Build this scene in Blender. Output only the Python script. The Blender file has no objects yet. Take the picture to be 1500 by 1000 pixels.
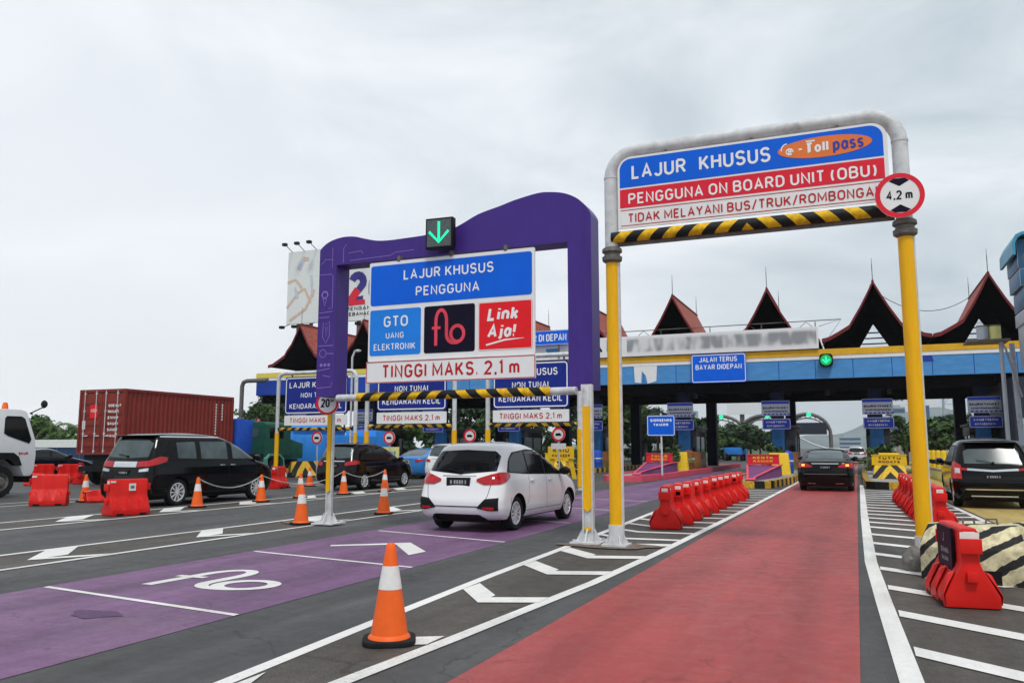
import bpy, bmesh, math, random
import numpy as np
from mathutils import Vector, Matrix
random.seed(7)
rad = math.radians
S = bpy.context.scene
COL = S.collection

# ------------------------------------------------------------ camera, world, sun, exposure
FOC, TH, PIT, CH = 1200.0, rad(22.8), math.atan(155/1200.0), 1.5
cd = bpy.data.cameras.new('camera'); cam = bpy.data.objects.new('camera', cd); COL.objects.link(cam)
cam.location = (0, 0, CH); cam.rotation_euler = (math.pi/2+PIT, 0, TH)
cd.sensor_fit = 'HORIZONTAL'; cd.sensor_width = 36; cd.lens = 36*FOC/1500; cd.clip_start = 0.05; cd.clip_end = 9000
S.camera = cam

SUN_EL, SUN_AZ = rad(58), rad(152)
w = bpy.data.worlds.new('World'); S.world = w; w.use_nodes = True
nt = w.node_tree; nt.nodes.clear()
N = nt.nodes.new; LK = nt.links.new
out = N('ShaderNodeOutputWorld'); bg = N('ShaderNodeBackground'); LK(bg.outputs[0], out.inputs[0])
sky = N('ShaderNodeTexSky'); sky.sky_type = 'NISHITA'; sky.sun_disc = False
sky.sun_elevation = SUN_EL; sky.sun_rotation = SUN_AZ; sky.dust_density = 4
skm = N('ShaderNodeVectorMath'); skm.operation = 'SCALE'; skm.inputs['Scale'].default_value = 1.0
LK(sky.outputs[0], skm.inputs[0])
tc = N('ShaderNodeTexCoord'); mp = N('ShaderNodeMapping'); mp.inputs['Scale'].default_value = (1.0, 1.0, 2.6)
LK(tc.outputs['Generated'], mp.inputs[0])
n1 = N('ShaderNodeTexNoise'); n1.inputs['Scale'].default_value = 2.3; n1.inputs['Detail'].default_value = 7; n1.inputs['Roughness'].default_value = .55; n1.inputs['Distortion'].default_value = .5
LK(mp.outputs[0], n1.inputs[0])
cr = N('ShaderNodeValToRGB')
cr.color_ramp.elements[0].position = .40; cr.color_ramp.elements[0].color = (4.3, 5.0, 5.5, 1)
cr.color_ramp.elements[1].position = .62; cr.color_ramp.elements[1].color = (7.1, 7.55, 7.9, 1)
LK(n1.outputs[0], cr.inputs[0])
# brighter towards the horizon on the left side of the view (thin cloud there)
dp = N('ShaderNodeVectorMath'); dp.operation = 'DOT_PRODUCT'; dp.inputs[1].default_value = (-.86, .50, -.10)
LK(tc.outputs['Generated'], dp.inputs[0])
mr = N('ShaderNodeMapRange'); mr.inputs[1].default_value = .45; mr.inputs[2].default_value = 1.0; mr.inputs[3].default_value = 0; mr.inputs[4].default_value = .85
LK(dp.outputs['Value'], mr.inputs[0])
mb_ = N('ShaderNodeMix'); mb_.data_type = 'RGBA'; LK(mr.outputs[0], mb_.inputs[0]); LK(cr.outputs[0], mb_.inputs[6]); mb_.inputs[7].default_value = (8.4, 8.6, 8.9, 1)
mx = N('ShaderNodeMix'); mx.data_type = 'RGBA'; mx.inputs[0].default_value = .93
LK(skm.outputs[0], mx.inputs[6]); LK(mb_.outputs[2], mx.inputs[7])
LK(mx.outputs[2], bg.inputs[0]); bg.inputs[1].default_value = .1

sd = bpy.data.lights.new('sun', 'SUN'); sd.energy = 1.5; sd.angle = rad(12); sd.color = (1, .97, .93)
so = bpy.data.objects.new('sun', sd); COL.objects.link(so)
so.rotation_euler = (math.pi/2-SUN_EL, 0, math.pi-SUN_AZ); so.location = (0, 0, 60)
S.view_settings.view_transform = 'Standard'; S.view_settings.look = 'None'; S.view_settings.exposure = 0.34; S.view_settings.gamma = 1

# ------------------------------------------------------------ from picture measurements to places
_fw = (-math.sin(TH)*math.cos(PIT), math.cos(TH)*math.cos(PIT), math.sin(PIT))
_rt = (math.cos(TH), math.sin(TH), 0)
_up = (math.sin(TH)*math.sin(PIT), -math.cos(TH)*math.sin(PIT), math.cos(PIT))
def _ray(px, py): return [FOC*_fw[i]+(px-750)*_rt[i]-(py-500)*_up[i] for i in range(3)]
def at(px, py, z=0):
    r = _ray(px, py); t = (z-CH)/r[2]; return (r[0]*t, r[1]*t)
def Q(px, py, Y):                      # a point of the vertical plane y = Y: returns x, z
    r = _ray(px, py); t = Y/r[1]; return (r[0]*t, CH+r[2]*t)

# ------------------------------------------------------------ naming helpers
def tag(o, label=None, cat=None, group=None, kind=None):
    if label: o['label'] = label
    if cat: o['category'] = cat
    if group: o['group'] = group
    if kind: o['kind'] = kind
    return o
def thing(name, label, cat, loc=(0, 0, 0), rz=0, group=None):
    o = bpy.data.objects.new(name, None); COL.objects.link(o); o.empty_display_size = .2
    o.location = loc; o.rotation_euler = (0, 0, rz)
    return tag(o, label, cat, group)
def copy_tree(o, parent=None):
    c = o.copy(); COL.objects.link(c)
    if parent: c.parent = parent
    for ch in KIDS.get(o.name, []):
        copy_tree(ch, c)
    return c
KIDS = {}
def dup(root, loc, rz, label, group=None):
    c = copy_tree(root); c.location = loc; c.rotation_euler = (0, 0, rz); c['label'] = label
    if group: c['group'] = group
    return c

# ------------------------------------------------------------ mesh builder
class MB:
    def __init__(s): s.v = []; s.f = []; s.m = []; s.seg = []
    def add(s, v, f, m=0):
        b = len(s.v); s.v += [tuple(p) for p in v]; s.f += [tuple(i+b for i in q) for q in f]; s.m += [m]*len(f); return s
    def box(s, x0, x1, y0, y1, z0, z1, m=0):
        v = [(x, y, z) for z in (z0, z1) for y in (y0, y1) for x in (x0, x1)]
        return s.add(v, [(0, 2, 3, 1), (4, 5, 7, 6), (0, 1, 5, 4), (2, 6, 7, 3), (0, 4, 6, 2), (1, 3, 7, 5)], m)
    def prismY(s, poly, y0, y1, m=0, mside=None):      # polygon in x,z (counter-clockwise seen from -y), extruded along y
        n = len(poly); v = [(x, y0, z) for x, z in poly]+[(x, y1, z) for x, z in poly]
        s.add(v, [tuple(range(n)), tuple(range(2*n-1, n-1, -1))], m)
        return s.add(v, [(i, i+n, (i+1) % n+n, (i+1) % n) for i in range(n)], m if mside is None else mside)
    def prismX(s, poly, x0, x1, m=0):      # polygon in y,z
        n = len(poly); v = [(x0, y, z) for y, z in poly]+[(x1, y, z) for y, z in poly]
        return s.add(v, [tuple(range(n-1, -1, -1)), tuple(range(n, 2*n))]+[(i, (i+1) % n, (i+1) % n+n, i+n) for i in range(n)], m)
    def prismZ(s, poly, z0, z1, m=0, mside=None):      # polygon in x,y counter-clockwise
        n = len(poly); v = [(x, y, z0) for x, y in poly]+[(x, y, z1) for x, y in poly]
        s.add(v, [tuple(range(n-1, -1, -1)), tuple(range(n, 2*n))], m)
        return s.add(v, [(i, (i+1) % n, (i+1) % n+n, i+n) for i in range(n)], m if mside is None else mside)
    def tube(s, pts, r, n=14, m=0):
        P = [Vector(p) for p in pts]; rr = r if isinstance(r, (list, tuple)) else [r]*len(P)
        up = Vector((0, 0, 1)); v = []; f = []
        d0 = (P[1]-P[0]).normalized()
        a = d0.cross(up) if abs(d0.z) < .9 else d0.cross(Vector((0, 1, 0)))
        a.normalize()
        for i, p in enumerate(P):
            if i == 0: d = P[1]-P[0]
            elif i == len(P)-1: d = P[-1]-P[-2]
            else: d = (P[i+1]-P[i]).normalized()+(P[i]-P[i-1]).normalized()
            d.normalize(); a = (a-d*a.dot(d)).normalized(); b = d.cross(a)
            for k in range(n):
                t = 2*math.pi*k/n; v.append(p+(a*math.cos(t)+b*math.sin(t))*rr[i])
        for i in range(len(P)-1):
            for k in range(n):
                f.append((i*n+k, i*n+(k+1) % n, (i+1)*n+(k+1) % n, (i+1)*n+k))
        f.append(tuple(range(n-1, -1, -1))); f.append(tuple((len(P)-1)*n+k for k in range(n)))
        return s.add(v, f, m)
    def lathe(s, prof, n=24, c=(0, 0, 0), axis='Z', m=0, cap=True):     # prof: (radius, height)
        v = []; f = []
        for r, h in prof:
            for k in range(n):
                t = 2*math.pi*k/n; a, b = r*math.cos(t), r*math.sin(t)
                v.append({'Z': (c[0]+a, c[1]+b, c[2]+h), 'X': (c[0]+h, c[1]+a, c[2]+b), 'Y': (c[0]+b, c[1]+h, c[2]+a)}[axis])
        for i in range(len(prof)-1):
            for k in range(n):
                f.append((i*n+k, i*n+(k+1) % n, (i+1)*n+(k+1) % n, (i+1)*n+k))
        if cap: f.append(tuple(range(n-1, -1, -1))); f.append(tuple((len(prof)-1)*n+k for k in range(n)))
        return s.add(v, f, m)
    def xform(s, M, start=0):
        s.v = s.v[:start]+[tuple(M @ Vector(p)) for p in s.v[start:]]; return s
    def cut(s): s.seg.append((len(s.v), len(s.f)))
    def build(s, name, mats, parent=None, smooth=False, bevel=0, loc=None, ang=35):
        if s.seg:                       # one object for each line of writing
            cuts = [c for c in s.seg if c[1] > 0]+[(len(s.v), len(s.f))]; a = (0, 0); first = None
            for c in cuts:
                if c[1] > a[1]:
                    q = MB(); q.v = s.v[a[0]:c[0]]; q.f = [tuple(i-a[0] for i in f) for f in s.f[a[1]:c[1]]]; q.m = s.m[a[1]:c[1]]
                    o = q.build(name, mats, parent, smooth, bevel, loc, ang); first = first or o
                a = c
            return first
        me = bpy.data.meshes.new(name); me.from_pydata(s.v, [], s.f)
        if not isinstance(mats, (list, tuple)): mats = [mats]
        for m in mats: me.materials.append(m)
        me.polygons.foreach_set('material_index', s.m)
        if bevel:
            bm = bmesh.new(); bm.from_mesh(me); bmesh.ops.remove_doubles(bm, verts=bm.verts, dist=1e-5)
            bmesh.ops.recalc_face_normals(bm, faces=bm.faces)
            eds = [e for e in bm.edges if len(e.link_faces) == 2 and e.calc_face_angle(0) > rad(30)]
            bmesh.ops.bevel(bm, geom=eds, offset=bevel, segments=2, affect='EDGES', profile=.6, clamp_overlap=True)
            bm.to_mesh(me); bm.free()
        else:
            bm = bmesh.new(); bm.from_mesh(me); bmesh.ops.recalc_face_normals(bm, faces=bm.faces); bm.to_mesh(me); bm.free()
        if smooth or bevel:
            me.polygons.foreach_set('use_smooth', [True]*len(me.polygons))
            me.set_sharp_from_angle(angle=rad(ang))
        me.update()
        o = bpy.data.objects.new(name, me); COL.objects.link(o)
        if parent is not None:
            o.parent = parent; KIDS.setdefault(parent.name, []).append(o)
        if loc: o.location = loc
        return o

def rrect(x0, x1, z0, z1, r, n=5):
    p = []
    for cx, cz, a0 in ((x1-r, z0+r, -90), (x1-r, z1-r, 0), (x0+r, z1-r, 90), (x0+r, z0+r, 180)):
        for k in range(n+1):
            t = rad(a0+90*k/n); p.append((cx+r*math.cos(t), cz+r*math.sin(t)))
    return p

# ------------------------------------------------------------ lettering
def _A(cx, cy, rx, ry, a0, a1, n=7): return [(cx+rx*math.cos(rad(a0+(a1-a0)*k/n)), cy+ry*math.sin(rad(a0+(a1-a0)*k/n))) for k in range(n+1)]
def _glyphs():
    a = _A; G = {}
    G['A'] = (.64, [[(0, 0), (.32, 1), (.64, 0)], [(.11, .31), (.53, .31)]])
    G['B'] = (.58, [[(0, 0), (0, 1)], [(0, 1), (.32, 1)]+a(.32, .77, .23, .23, 90, -90)+[(0, .54)], [(.30, .54), (.32, .54)]+a(.32, .27, .26, .27, 90, -90)+[(0, 0)]])
    G['C'] = (.58, [a(.30, .69, .30, .31, 15, 180)+a(.30, .31, .30, .31, 180, 345)])
    G['D'] = (.58, [[(0, 0), (0, 1)], [(0, 1), (.24, 1)]+a(.24, .65, .34, .35, 90, 0)+a(.24, .35, .34, .35, 0, -90)+[(0, 0)]])
    G['E'] = (.50, [[(.50, 1), (0, 1), (0, 0), (.50, 0)], [(0, .52), (.42, .52)]])
    G['F'] = (.48, [[(.48, 1), (0, 1), (0, 0)], [(0, .52), (.40, .52)]])
    G['G'] = (.60, [a(.30, .69, .30, .31, 20, 180)+a(.30, .31, .30, .31, 180, 360)+[(.60, .46), (.34, .46)]])
    G['H'] = (.58, [[(0, 0), (0, 1)], [(.58, 0), (.58, 1)], [(0, .52), (.58, .52)]])
    G['I'] = (.0, [[(0, 0), (0, 1)]])
    G['J'] = (.46, [[(.46, 1)]+a(.23, .25, .23, .25, 0, -165)])
    G['K'] = (.58, [[(0, 0), (0, 1)], [(.55, 1), (.02, .36)], [(.20, .56), (.58, 0)]])
    G['L'] = (.46, [[(0, 1), (0, 0), (.46, 0)]])
    G['M'] = (.78, [[(0, 0), (0, 1), (.39, .20), (.78, 1), (.78, 0)]])
    G['N'] = (.58, [[(0, 0), (0, 1), (.58, 0), (.58, 1)]])
    G['O'] = (.62, [a(.31, .68, .31, .32, 0, 180)+a(.31, .32, .31, .32, 180, 360)+[(.62, .68)]])
    G['P'] = (.56, [[(0, 0), (0, 1)], [(0, 1), (.30, 1)]+a(.30, .74, .26, .26, 90, -90)+[(0, .48)]])
    G['R'] = (.58, [[(0, 0), (0, 1)], [(0, 1), (.30, 1)]+a(.30, .75, .25, .25, 90, -90)+[(0, .50)], [(.28, .50), (.58, 0)]])
    G['S'] = (.56, [a(.28, .75, .27, .25, 20, 250, 9)+a(.28, .265, .28, .265, 75, -160, 9)])
    G['T'] = (.54, [[(0, 1), (.54, 1)], [(.27, 1), (.27, 0)]])
    G['U'] = (.58, [[(0, 1)]+a(.29, .29, .29, .29, 180, 360)+[(.58, 1)]])
    G['V'] = (.60, [[(0, 1), (.30, 0), (.60, 1)]])
    G['W'] = (.84, [[(0, 1), (.21, 0), (.42, .9), (.63, 0), (.84, 1)]])
    G['X'] = (.58, [[(0, 0), (.58, 1)], [(0, 1), (.58, 0)]]); G['Y'] = (.60, [[(0, 1), (.30, .46), (.60, 1)], [(.30, .46), (.30, 0)]])
    G['Z'] = (.54, [[(0, 1), (.54, 1), (0, 0), (.54, 0)]])
    G['0'] = (.54, [a(.27, .70, .27, .30, 0, 180)+a(.27, .30, .27, .30, 180, 360)+[(.54, .70)]])
    G['1'] = (.16, [[(0, .84), (.16, 1), (.16, 0)]]); G['2'] = (.54, [a(.27, .73, .27, .27, 165, -25)+[(0, 0), (.54, 0)]])
    G['3'] = (.52, [a(.25, .76, .25, .24, 150, -90)+a(.25, .26, .27, .26, 90, -160)]); G['4'] = (.56, [[(.40, 0), (.40, 1), (0, .28), (.56, .28)]])
    G['6'] = (.54, [[(.42, 1)]+a(.27, .55, .27, .4, 110, 180)+a(.27, .29, .27, .29, 180, 530, 14)])
    G['8'] = (.54, [a(.27, .76, .22, .24, -90, 270, 12), a(.27, .27, .27, .27, 90, 450, 12)])
    G['('] = (.20, [a(.34, .45, .34, .66, 130, 230)]); G[')'] = (.20, [a(-.14, .45, .34, .66, 50, -50)])
    G['/'] = (.40, [[(0, -.08), (.40, 1.08)]]); G['.'] = (.0, [[(-.04, .05), (.05, .05)]]); G[','] = (.05, [[(.05, .10), (0, -.12)]]); G['-'] = (.36, [[(0, .42), (.36, .42)]]); G['!'] = (.0, [[(0, 1), (0, .32)], [(-.05, .05), (.05, .05)]])
    G['m'] = (.70, [[(0, 0), (0, .66)], [(0, .45)]+a(.175, .48, .175, .20, 180, 0)+[(.35, 0)], [(.35, .45)]+a(.525, .48, .175, .20, 180, 0)+[(.70, 0)]])
    G['n'] = (.44, [[(0, 0), (0, .68)], [(0, .44)]+a(.22, .46, .22, .22, 180, 0)+[(.44, 0)]]); G['i'] = (.0, [[(0, 0), (0, .68)], [(0, .86), (0, 1.0)]]); G['k'] = (.42, [[(0, 0), (0, 1)], [(.40, .68), (.02, .26)], [(.16, .42), (.42, 0)]])
    G['j'] = (.14, [[(.14, .68), (.14, -.06), (.0, -.20)], [(.14, .86), (.14, 1.0)]]); G['a'] = (.44, [a(.22, .33, .22, .33, 0, 360, 12), [(.44, .68), (.44, 0)]]); G['e'] = (.46, [[(.02, .35), (.46, .35)]+a(.23, .34, .23, .34, 10, 310, 10)])
    G['o'] = (.46, [a(.23, .34, .23, .34, 0, 360, 12)]); G['l'] = (.0, [[(0, 0), (0, 1)]]); G['p'] = (.44, [a(.22, .33, .22, .33, 0, 360, 12), [(0, .68), (0, -.28)]]); G['s'] = (.38, [a(.19, .505, .18, .165, 25, 250)+a(.19, .17, .19, .17, 75, -160)])
    G['r'] = (.26, [[(0, 0), (0, .68)], [(0, .42)]+a(.2, .46, .2, .2, 180, 70)]); G['d'] = (.44, [a(.22, .33, .22, .33, 0, 360, 12), [(.44, 1), (.44, 0)]])
    return G
GLY = _glyphs()
def stroke_mesh(p, w):
    """mitred flat stroke"""
    P = [Vector(q) for q in p]; Q_ = [P[0]]
    for q in P[1:]:
        if (q-Q_[-1]).length > 1e-5: Q_.append(q)
    P = Q_; n = len(P); closed = n > 3 and (P[0]-P[-1]).length < 1e-4
    if closed: P = P[:-1]; n -= 1
    V = []
    for i in range(n):
        a = P[(i-1) % n] if (closed or i) else None; b = P[(i+1) % n] if (closed or i < n-1) else None; c = P[i]
        d1 = (c-a).normalized() if a is not None else (b-c).normalized(); d2 = (b-c).normalized() if b is not None else d1
        m_ = d1+d2
        if m_.length < .2: m_ = d1.copy()
        m_.normalize(); k = min(1.9, 1/max(.3, m_.dot(d1))); nn = Vector((-m_.y, m_.x))*w/2*k
        V += [tuple(c+nn), tuple(c-nn)]
    m = n if closed else n-1
    return V, [(2*i, 2*i+1, (2*((i+1) % n))+1, 2*((i+1) % n)) for i in range(m)]
def add_text(mb, body, x0, x1, z0, z1, y, m=0, weight=.008, shear=0, sp=1.0, one=False):
    """lettering filling the box x0..x1, z0..z1 (cap height), facing -y"""
    h = z1-z0; wt = (.135+weight*2.2); items = []; x = 0; new = False; gap = .20*sp+wt*.55
    for ch in body:
        if ch == ' ': x += .34*sp; new = True; continue
        g_ = GLY.get(ch) or GLY[ch.upper()]; items.append((x, g_, new)); new = False; x += g_[0]+gap+(wt*.3)
    total = x-gap-wt*.3
    sx_ = ((x1-x0)-wt*h)/max(total, 1e-6); sz_ = (h-wt*h)
    if total < .01: sx_ = h
    k = 0
    if not one: mb.seg.append((len(mb.v), len(mb.f)))
    for x, g_, nw_ in items:
        if nw_ and not one: mb.seg.append((len(mb.v), len(mb.f)))
        for st in g_[1]:
            P = [(x0+wt*h/2+(x+px_)*sx_+shear*pz*h*.35, z0+wt*h/2+pz*sz_) for px_, pz in st]
            v, f = stroke_mesh(P, wt*h*(1 if sx_ > sz_*.6 else .85)); yy = y-.00025*(k % 3); k += 1
            mb.add([(a, yy, b) for a, b in v], f, m)
    return mb
def scribble(mb, x0, x1, z0, z1, y, seed=1):
    """a row of short illegible strokes, where the photograph's writing cannot be read"""
    rnd = random.Random(seed); h = z1-z0; n = max(2, int((x1-x0)/h/.84))
    return add_text(mb, ''.join(rnd.choice('ENRSAIOTUK') for _ in range(n)), x0, x1, z0, z1, y, weight=.065)
def ribbon(pts, w, closed=False):       # a flat stroke of width w along a 2-d line
    P = [Vector(p) for p in pts]; L = []; R = []
    n = len(P)
    for i, p in enumerate(P):
        a = P[(i-1) % n] if (closed or i > 0) else P[i]; b = P[(i+1) % n] if (closed or i < n-1) else P[i]
        d = (b-a).normalized(); nn = Vector((-d.y, d.x)); ww = w[i] if isinstance(w, (list, tuple)) else w
        L.append(tuple(p+nn*ww/2)); R.append(tuple(p-nn*ww/2))
    v = L+R; f = [(i, n+i, n+(i+1) % n, (i+1) % n) for i in range(n if closed else n-1)]
    return v, f
def arc(cx, cy, r, a0, a1, n=12, ry=None):
    ry = ry or r
    return [(cx+r*math.cos(rad(a0+(a1-a0)*k/n)), cy+ry*math.sin(rad(a0+(a1-a0)*k/n))) for k in range(n+1)]

# ------------------------------------------------------------ materials
def new_mat(name):
    m = bpy.data.materials.new(name); m.use_nodes = True
    return m, m.node_tree, m.node_tree.nodes['Principled BSDF']
def pm(name, col, rough=.5, metal=0, var=.12, scale=4, bump=0, coat=0, col2=None, c2amt=(.55, .72), c2scale=3, spec=.22, bscale=None, emit=0, stretch=(1, 1, 1)):
    m, t, b = new_mat(name); N = t.nodes.new; L = t.links.new
    b.inputs['Roughness'].default_value = rough; b.inputs['Metallic'].default_value = metal
    b.inputs['Specular IOR Level'].default_value = spec; b.inputs['Coat Weight'].default_value = coat; b.inputs['Coat Roughness'].default_value = .06
    tc = N('ShaderNodeTexCoord'); mp = N('ShaderNodeMapping'); mp.inputs['Scale'].default_value = stretch; L(tc.outputs['Object'], mp.inputs[0])
    n = N('ShaderNodeTexNoise'); n.inputs['Scale'].default_value = scale; n.inputs['Detail'].default_value = 6; n.inputs['Roughness'].default_value = .6; L(mp.outputs[0], n.inputs[0])
    r = N('ShaderNodeValToRGB'); r.color_ramp.elements[0].position = .3; r.color_ramp.elements[1].position = .7
    r.color_ramp.elements[0].color = tuple(c*(1-var) for c in col)+(1,); r.color_ramp.elements[1].color = tuple(min(1, c*(1+var)) for c in col)+(1,)
    L(n.outputs[0], r.inputs[0]); last = r.outputs[0]
    if col2:
        n2 = N('ShaderNodeTexNoise'); n2.inputs['Scale'].default_value = c2scale; n2.inputs['Detail'].default_value = 8; n2.inputs['Roughness'].default_value = .65; L(mp.outputs[0], n2.inputs[0])
        q = N('ShaderNodeMapRange'); q.inputs[1].default_value, q.inputs[2].default_value = c2amt; L(n2.outputs[0], q.inputs[0])
        x = N('ShaderNodeMix'); x.data_type = 'RGBA'; L(q.outputs[0], x.inputs[0]); L(last, x.inputs[6]); x.inputs[7].default_value = tuple(col2)+(1,); last = x.outputs[2]
    L(last, b.inputs['Base Color'])
    if bump:
        n3 = N('ShaderNodeTexNoise'); n3.inputs['Scale'].default_value = bscale or scale*6; n3.inputs['Detail'].default_value = 4; L(tc.outputs['Object'], n3.inputs[0])
        bu = N('ShaderNodeBump'); bu.inputs['Strength'].default_value = bump; bu.inputs['Distance'].default_value = .01; L(n3.outputs[0], bu.inputs['Height']); L(bu.outputs[0], b.inputs['Normal'])
    if emit:
        b.inputs['Emission Color'].default_value = tuple(col)+(1,); b.inputs['Emission Strength'].default_value = emit
    return m
def road_mat(name, col, worn, wear=.35, rough=.7, speck=.35, streak=.25, patch=.25, gravel=.4, tracks=(), cracks=0, drips=0):
    """asphalt or painted asphalt: speckle, long tyre streaks along y, large patches, cracks"""
    m, t, b = new_mat(name); N = t.nodes.new; L = t.links.new
    tc = N('ShaderNodeTexCoord')
    def noise(scale, det=4, st=(1, 1, 1), dist=0):
        mp = N('ShaderNodeMapping'); mp.inputs['Scale'].default_value = st; L(tc.outputs['Object'], mp.inputs[0])
        n = N('ShaderNodeTexNoise'); n.inputs['Scale'].default_value = scale; n.inputs['Detail'].default_value = det; n.inputs['Distortion'].default_value = dist; n.inputs['Roughness'].default_value = .65
        L(mp.outputs[0], n.inputs[0]); return n.outputs[0]
    def rng(src, a, b_, c, d):
        q = N('ShaderNodeMapRange'); L(src, q.inputs[0]); q.inputs[1].default_value = a; q.inputs[2].default_value = b_; q.inputs[3].default_value = c; q.inputs[4].default_value = d; return q.outputs[0]
    def mul(a, b_):
        q = N('ShaderNodeMath'); q.operation = 'MULTIPLY'; L(a, q.inputs[0]); L(b_, q.inputs[1]); return q.outputs[0]
    g = mul(mul(rng(noise(120, 2), .3, .7, 1-speck, 1+speck), rng(noise(3.2, 5, (1, .08, 1)), .3, .7, 1-streak, 1+streak*.5)), rng(noise(.45, 6, dist=.6), .3, .7, 1-patch, 1+patch))
    g = mul(g, rng(noise(14, 6), .3, .7, 1-patch*.5, 1+patch*.5))
    wm = rng(mul(noise(.9, 8, (1, .35, 1)), rng(noise(60, 3), .3, .7, .8, 1.2)), .5, .72, 0, wear)
    x = N('ShaderNodeMix'); x.data_type = 'RGBA'; L(wm, x.inputs[0]); x.inputs[6].default_value = tuple(col)+(1,); x.inputs[7].default_value = tuple(worn)+(1,)
    if tracks:
        sp = N('ShaderNodeSeparateXYZ'); L(tc.outputs['Object'], sp.inputs[0]); nw = rng(noise(.5, 3, (1, .2, 1)), .3, .7, -.12, .12)
        ax = N('ShaderNodeMath'); ax.operation = 'ADD'; L(sp.outputs[0], ax.inputs[0]); L(nw, ax.inputs[1])
        for tx in tracks:
            d = N('ShaderNodeMath'); d.operation = 'SUBTRACT'; L(ax.outputs[0], d.inputs[0]); d.inputs[1].default_value = tx
            e = N('ShaderNodeMath'); e.operation = 'ABSOLUTE'; L(d.outputs[0], e.inputs[0])
            g = mul(g, rng(mul(rng(e.outputs[0], .10, .34, 1, 0), rng(noise(2.5, 6, (1, .12, 1)), .3, .65, .2, 1)), 0, 1, 1, .76))
    if cracks:
        vt = N('ShaderNodeTexVoronoi'); vt.feature = 'DISTANCE_TO_EDGE'; vt.inputs['Scale'].default_value = .28
        nd = N('ShaderNodeTexNoise'); nd.inputs['Scale'].default_value = 1.6; nd.inputs['Detail'].default_value = 6; L(tc.outputs['Object'], nd.inputs[0])
        va = N('ShaderNodeVectorMath'); va.operation = 'MULTIPLY_ADD'; L(nd.outputs['Color'], va.inputs[0]); va.inputs[1].default_value = (1.3, 1.3, 0); L(tc.outputs['Object'], va.inputs[2]); L(va.outputs[0], vt.inputs[0])
        g = mul(g, rng(vt.outputs['Distance'], .0015, .006, 1-cracks, 1))
    if drips:
        g = mul(g, rng(noise(3.8, 3), .66, .74, 1, 1-drips)); g = mul(g, rng(noise(9, 2), .70, .78, 1, 1-drips))
    v = N('ShaderNodeVectorMath'); v.operation = 'SCALE'; L(x.outputs[2], v.inputs[0]); L(g, v.inputs['Scale'])
    L(v.outputs[0], b.inputs['Base Color'])
    L(rng(noise(5, 4), .3, .7, rough-.08, rough+.1), b.inputs['Roughness'])
    b.inputs['Specular IOR Level'].default_value = .35
    bu = N('ShaderNodeBump'); bu.inputs['Strength'].default_value = gravel; bu.inputs['Distance'].default_value = .004; L(noise(170, 2), bu.inputs['Height']); L(bu.outputs[0], b.inputs['Normal'])
    return m
def stripe_mat(name, ca, cb, period, vec=(1, 0, 1), mirror=None, rough=.5, duty=.5, grime=.2, off=0, edge=0):
    m, t, b = new_mat(name); N = t.nodes.new; L = t.links.new
    tc = N('ShaderNodeTexCoord'); sp = N('ShaderNodeSeparateXYZ'); L(tc.outputs['Object'], sp.inputs[0])
    def math_(op, a, c):
        q = N('ShaderNodeMath'); q.operation = op
        for i, z in enumerate((a, c)):
            if z is None: continue
            if isinstance(z, (int, float)): q.inputs[i].default_value = z
            else: L(z, q.inputs[i])
        return q.outputs[0]
    xx = sp.outputs[0]
    if mirror is not None: xx = math_('ABSOLUTE', math_('SUBTRACT', xx, mirror), None)
    s = math_('ADD', math_('ADD', math_('MULTIPLY', xx, vec[0]), math_('MULTIPLY', sp.outputs[1], vec[1])), math_('MULTIPLY', sp.outputs[2], vec[2]))
    nz = N('ShaderNodeTexNoise'); nz.inputs['Scale'].default_value = 14; nz.inputs['Detail'].default_value = 5; L(tc.outputs['Object'], nz.inputs[0])
    if edge: s = math_('ADD', s, math_('MULTIPLY', math_('SUBTRACT', nz.outputs[0], .5), edge))
    fr = math_('FRACT', math_('ADD', math_('DIVIDE', s, period), 100.0+off), None)
    g = math_('GREATER_THAN', fr, duty)
    x = N('ShaderNodeMix'); x.data_type = 'RGBA'; L(g, x.inputs[0]); x.inputs[6].default_value = tuple(ca)+(1,); x.inputs[7].default_value = tuple(cb)+(1,)
    q = N('ShaderNodeMapRange'); L(nz.outputs[0], q.inputs[0]); q.inputs[1].default_value = .35; q.inputs[2].default_value = .65; q.inputs[3].default_value = 1-grime; q.inputs[4].default_value = 1+grime*.4
    v = N('ShaderNodeVectorMath'); v.operation = 'SCALE'; L(x.outputs[2], v.inputs[0]); L(q.outputs[0], v.inputs['Scale'])
    L(v.outputs[0], b.inputs['Base Color']); b.inputs['Roughness'].default_value = rough; b.inputs['Specular IOR Level'].default_value = .2
    return m

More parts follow.
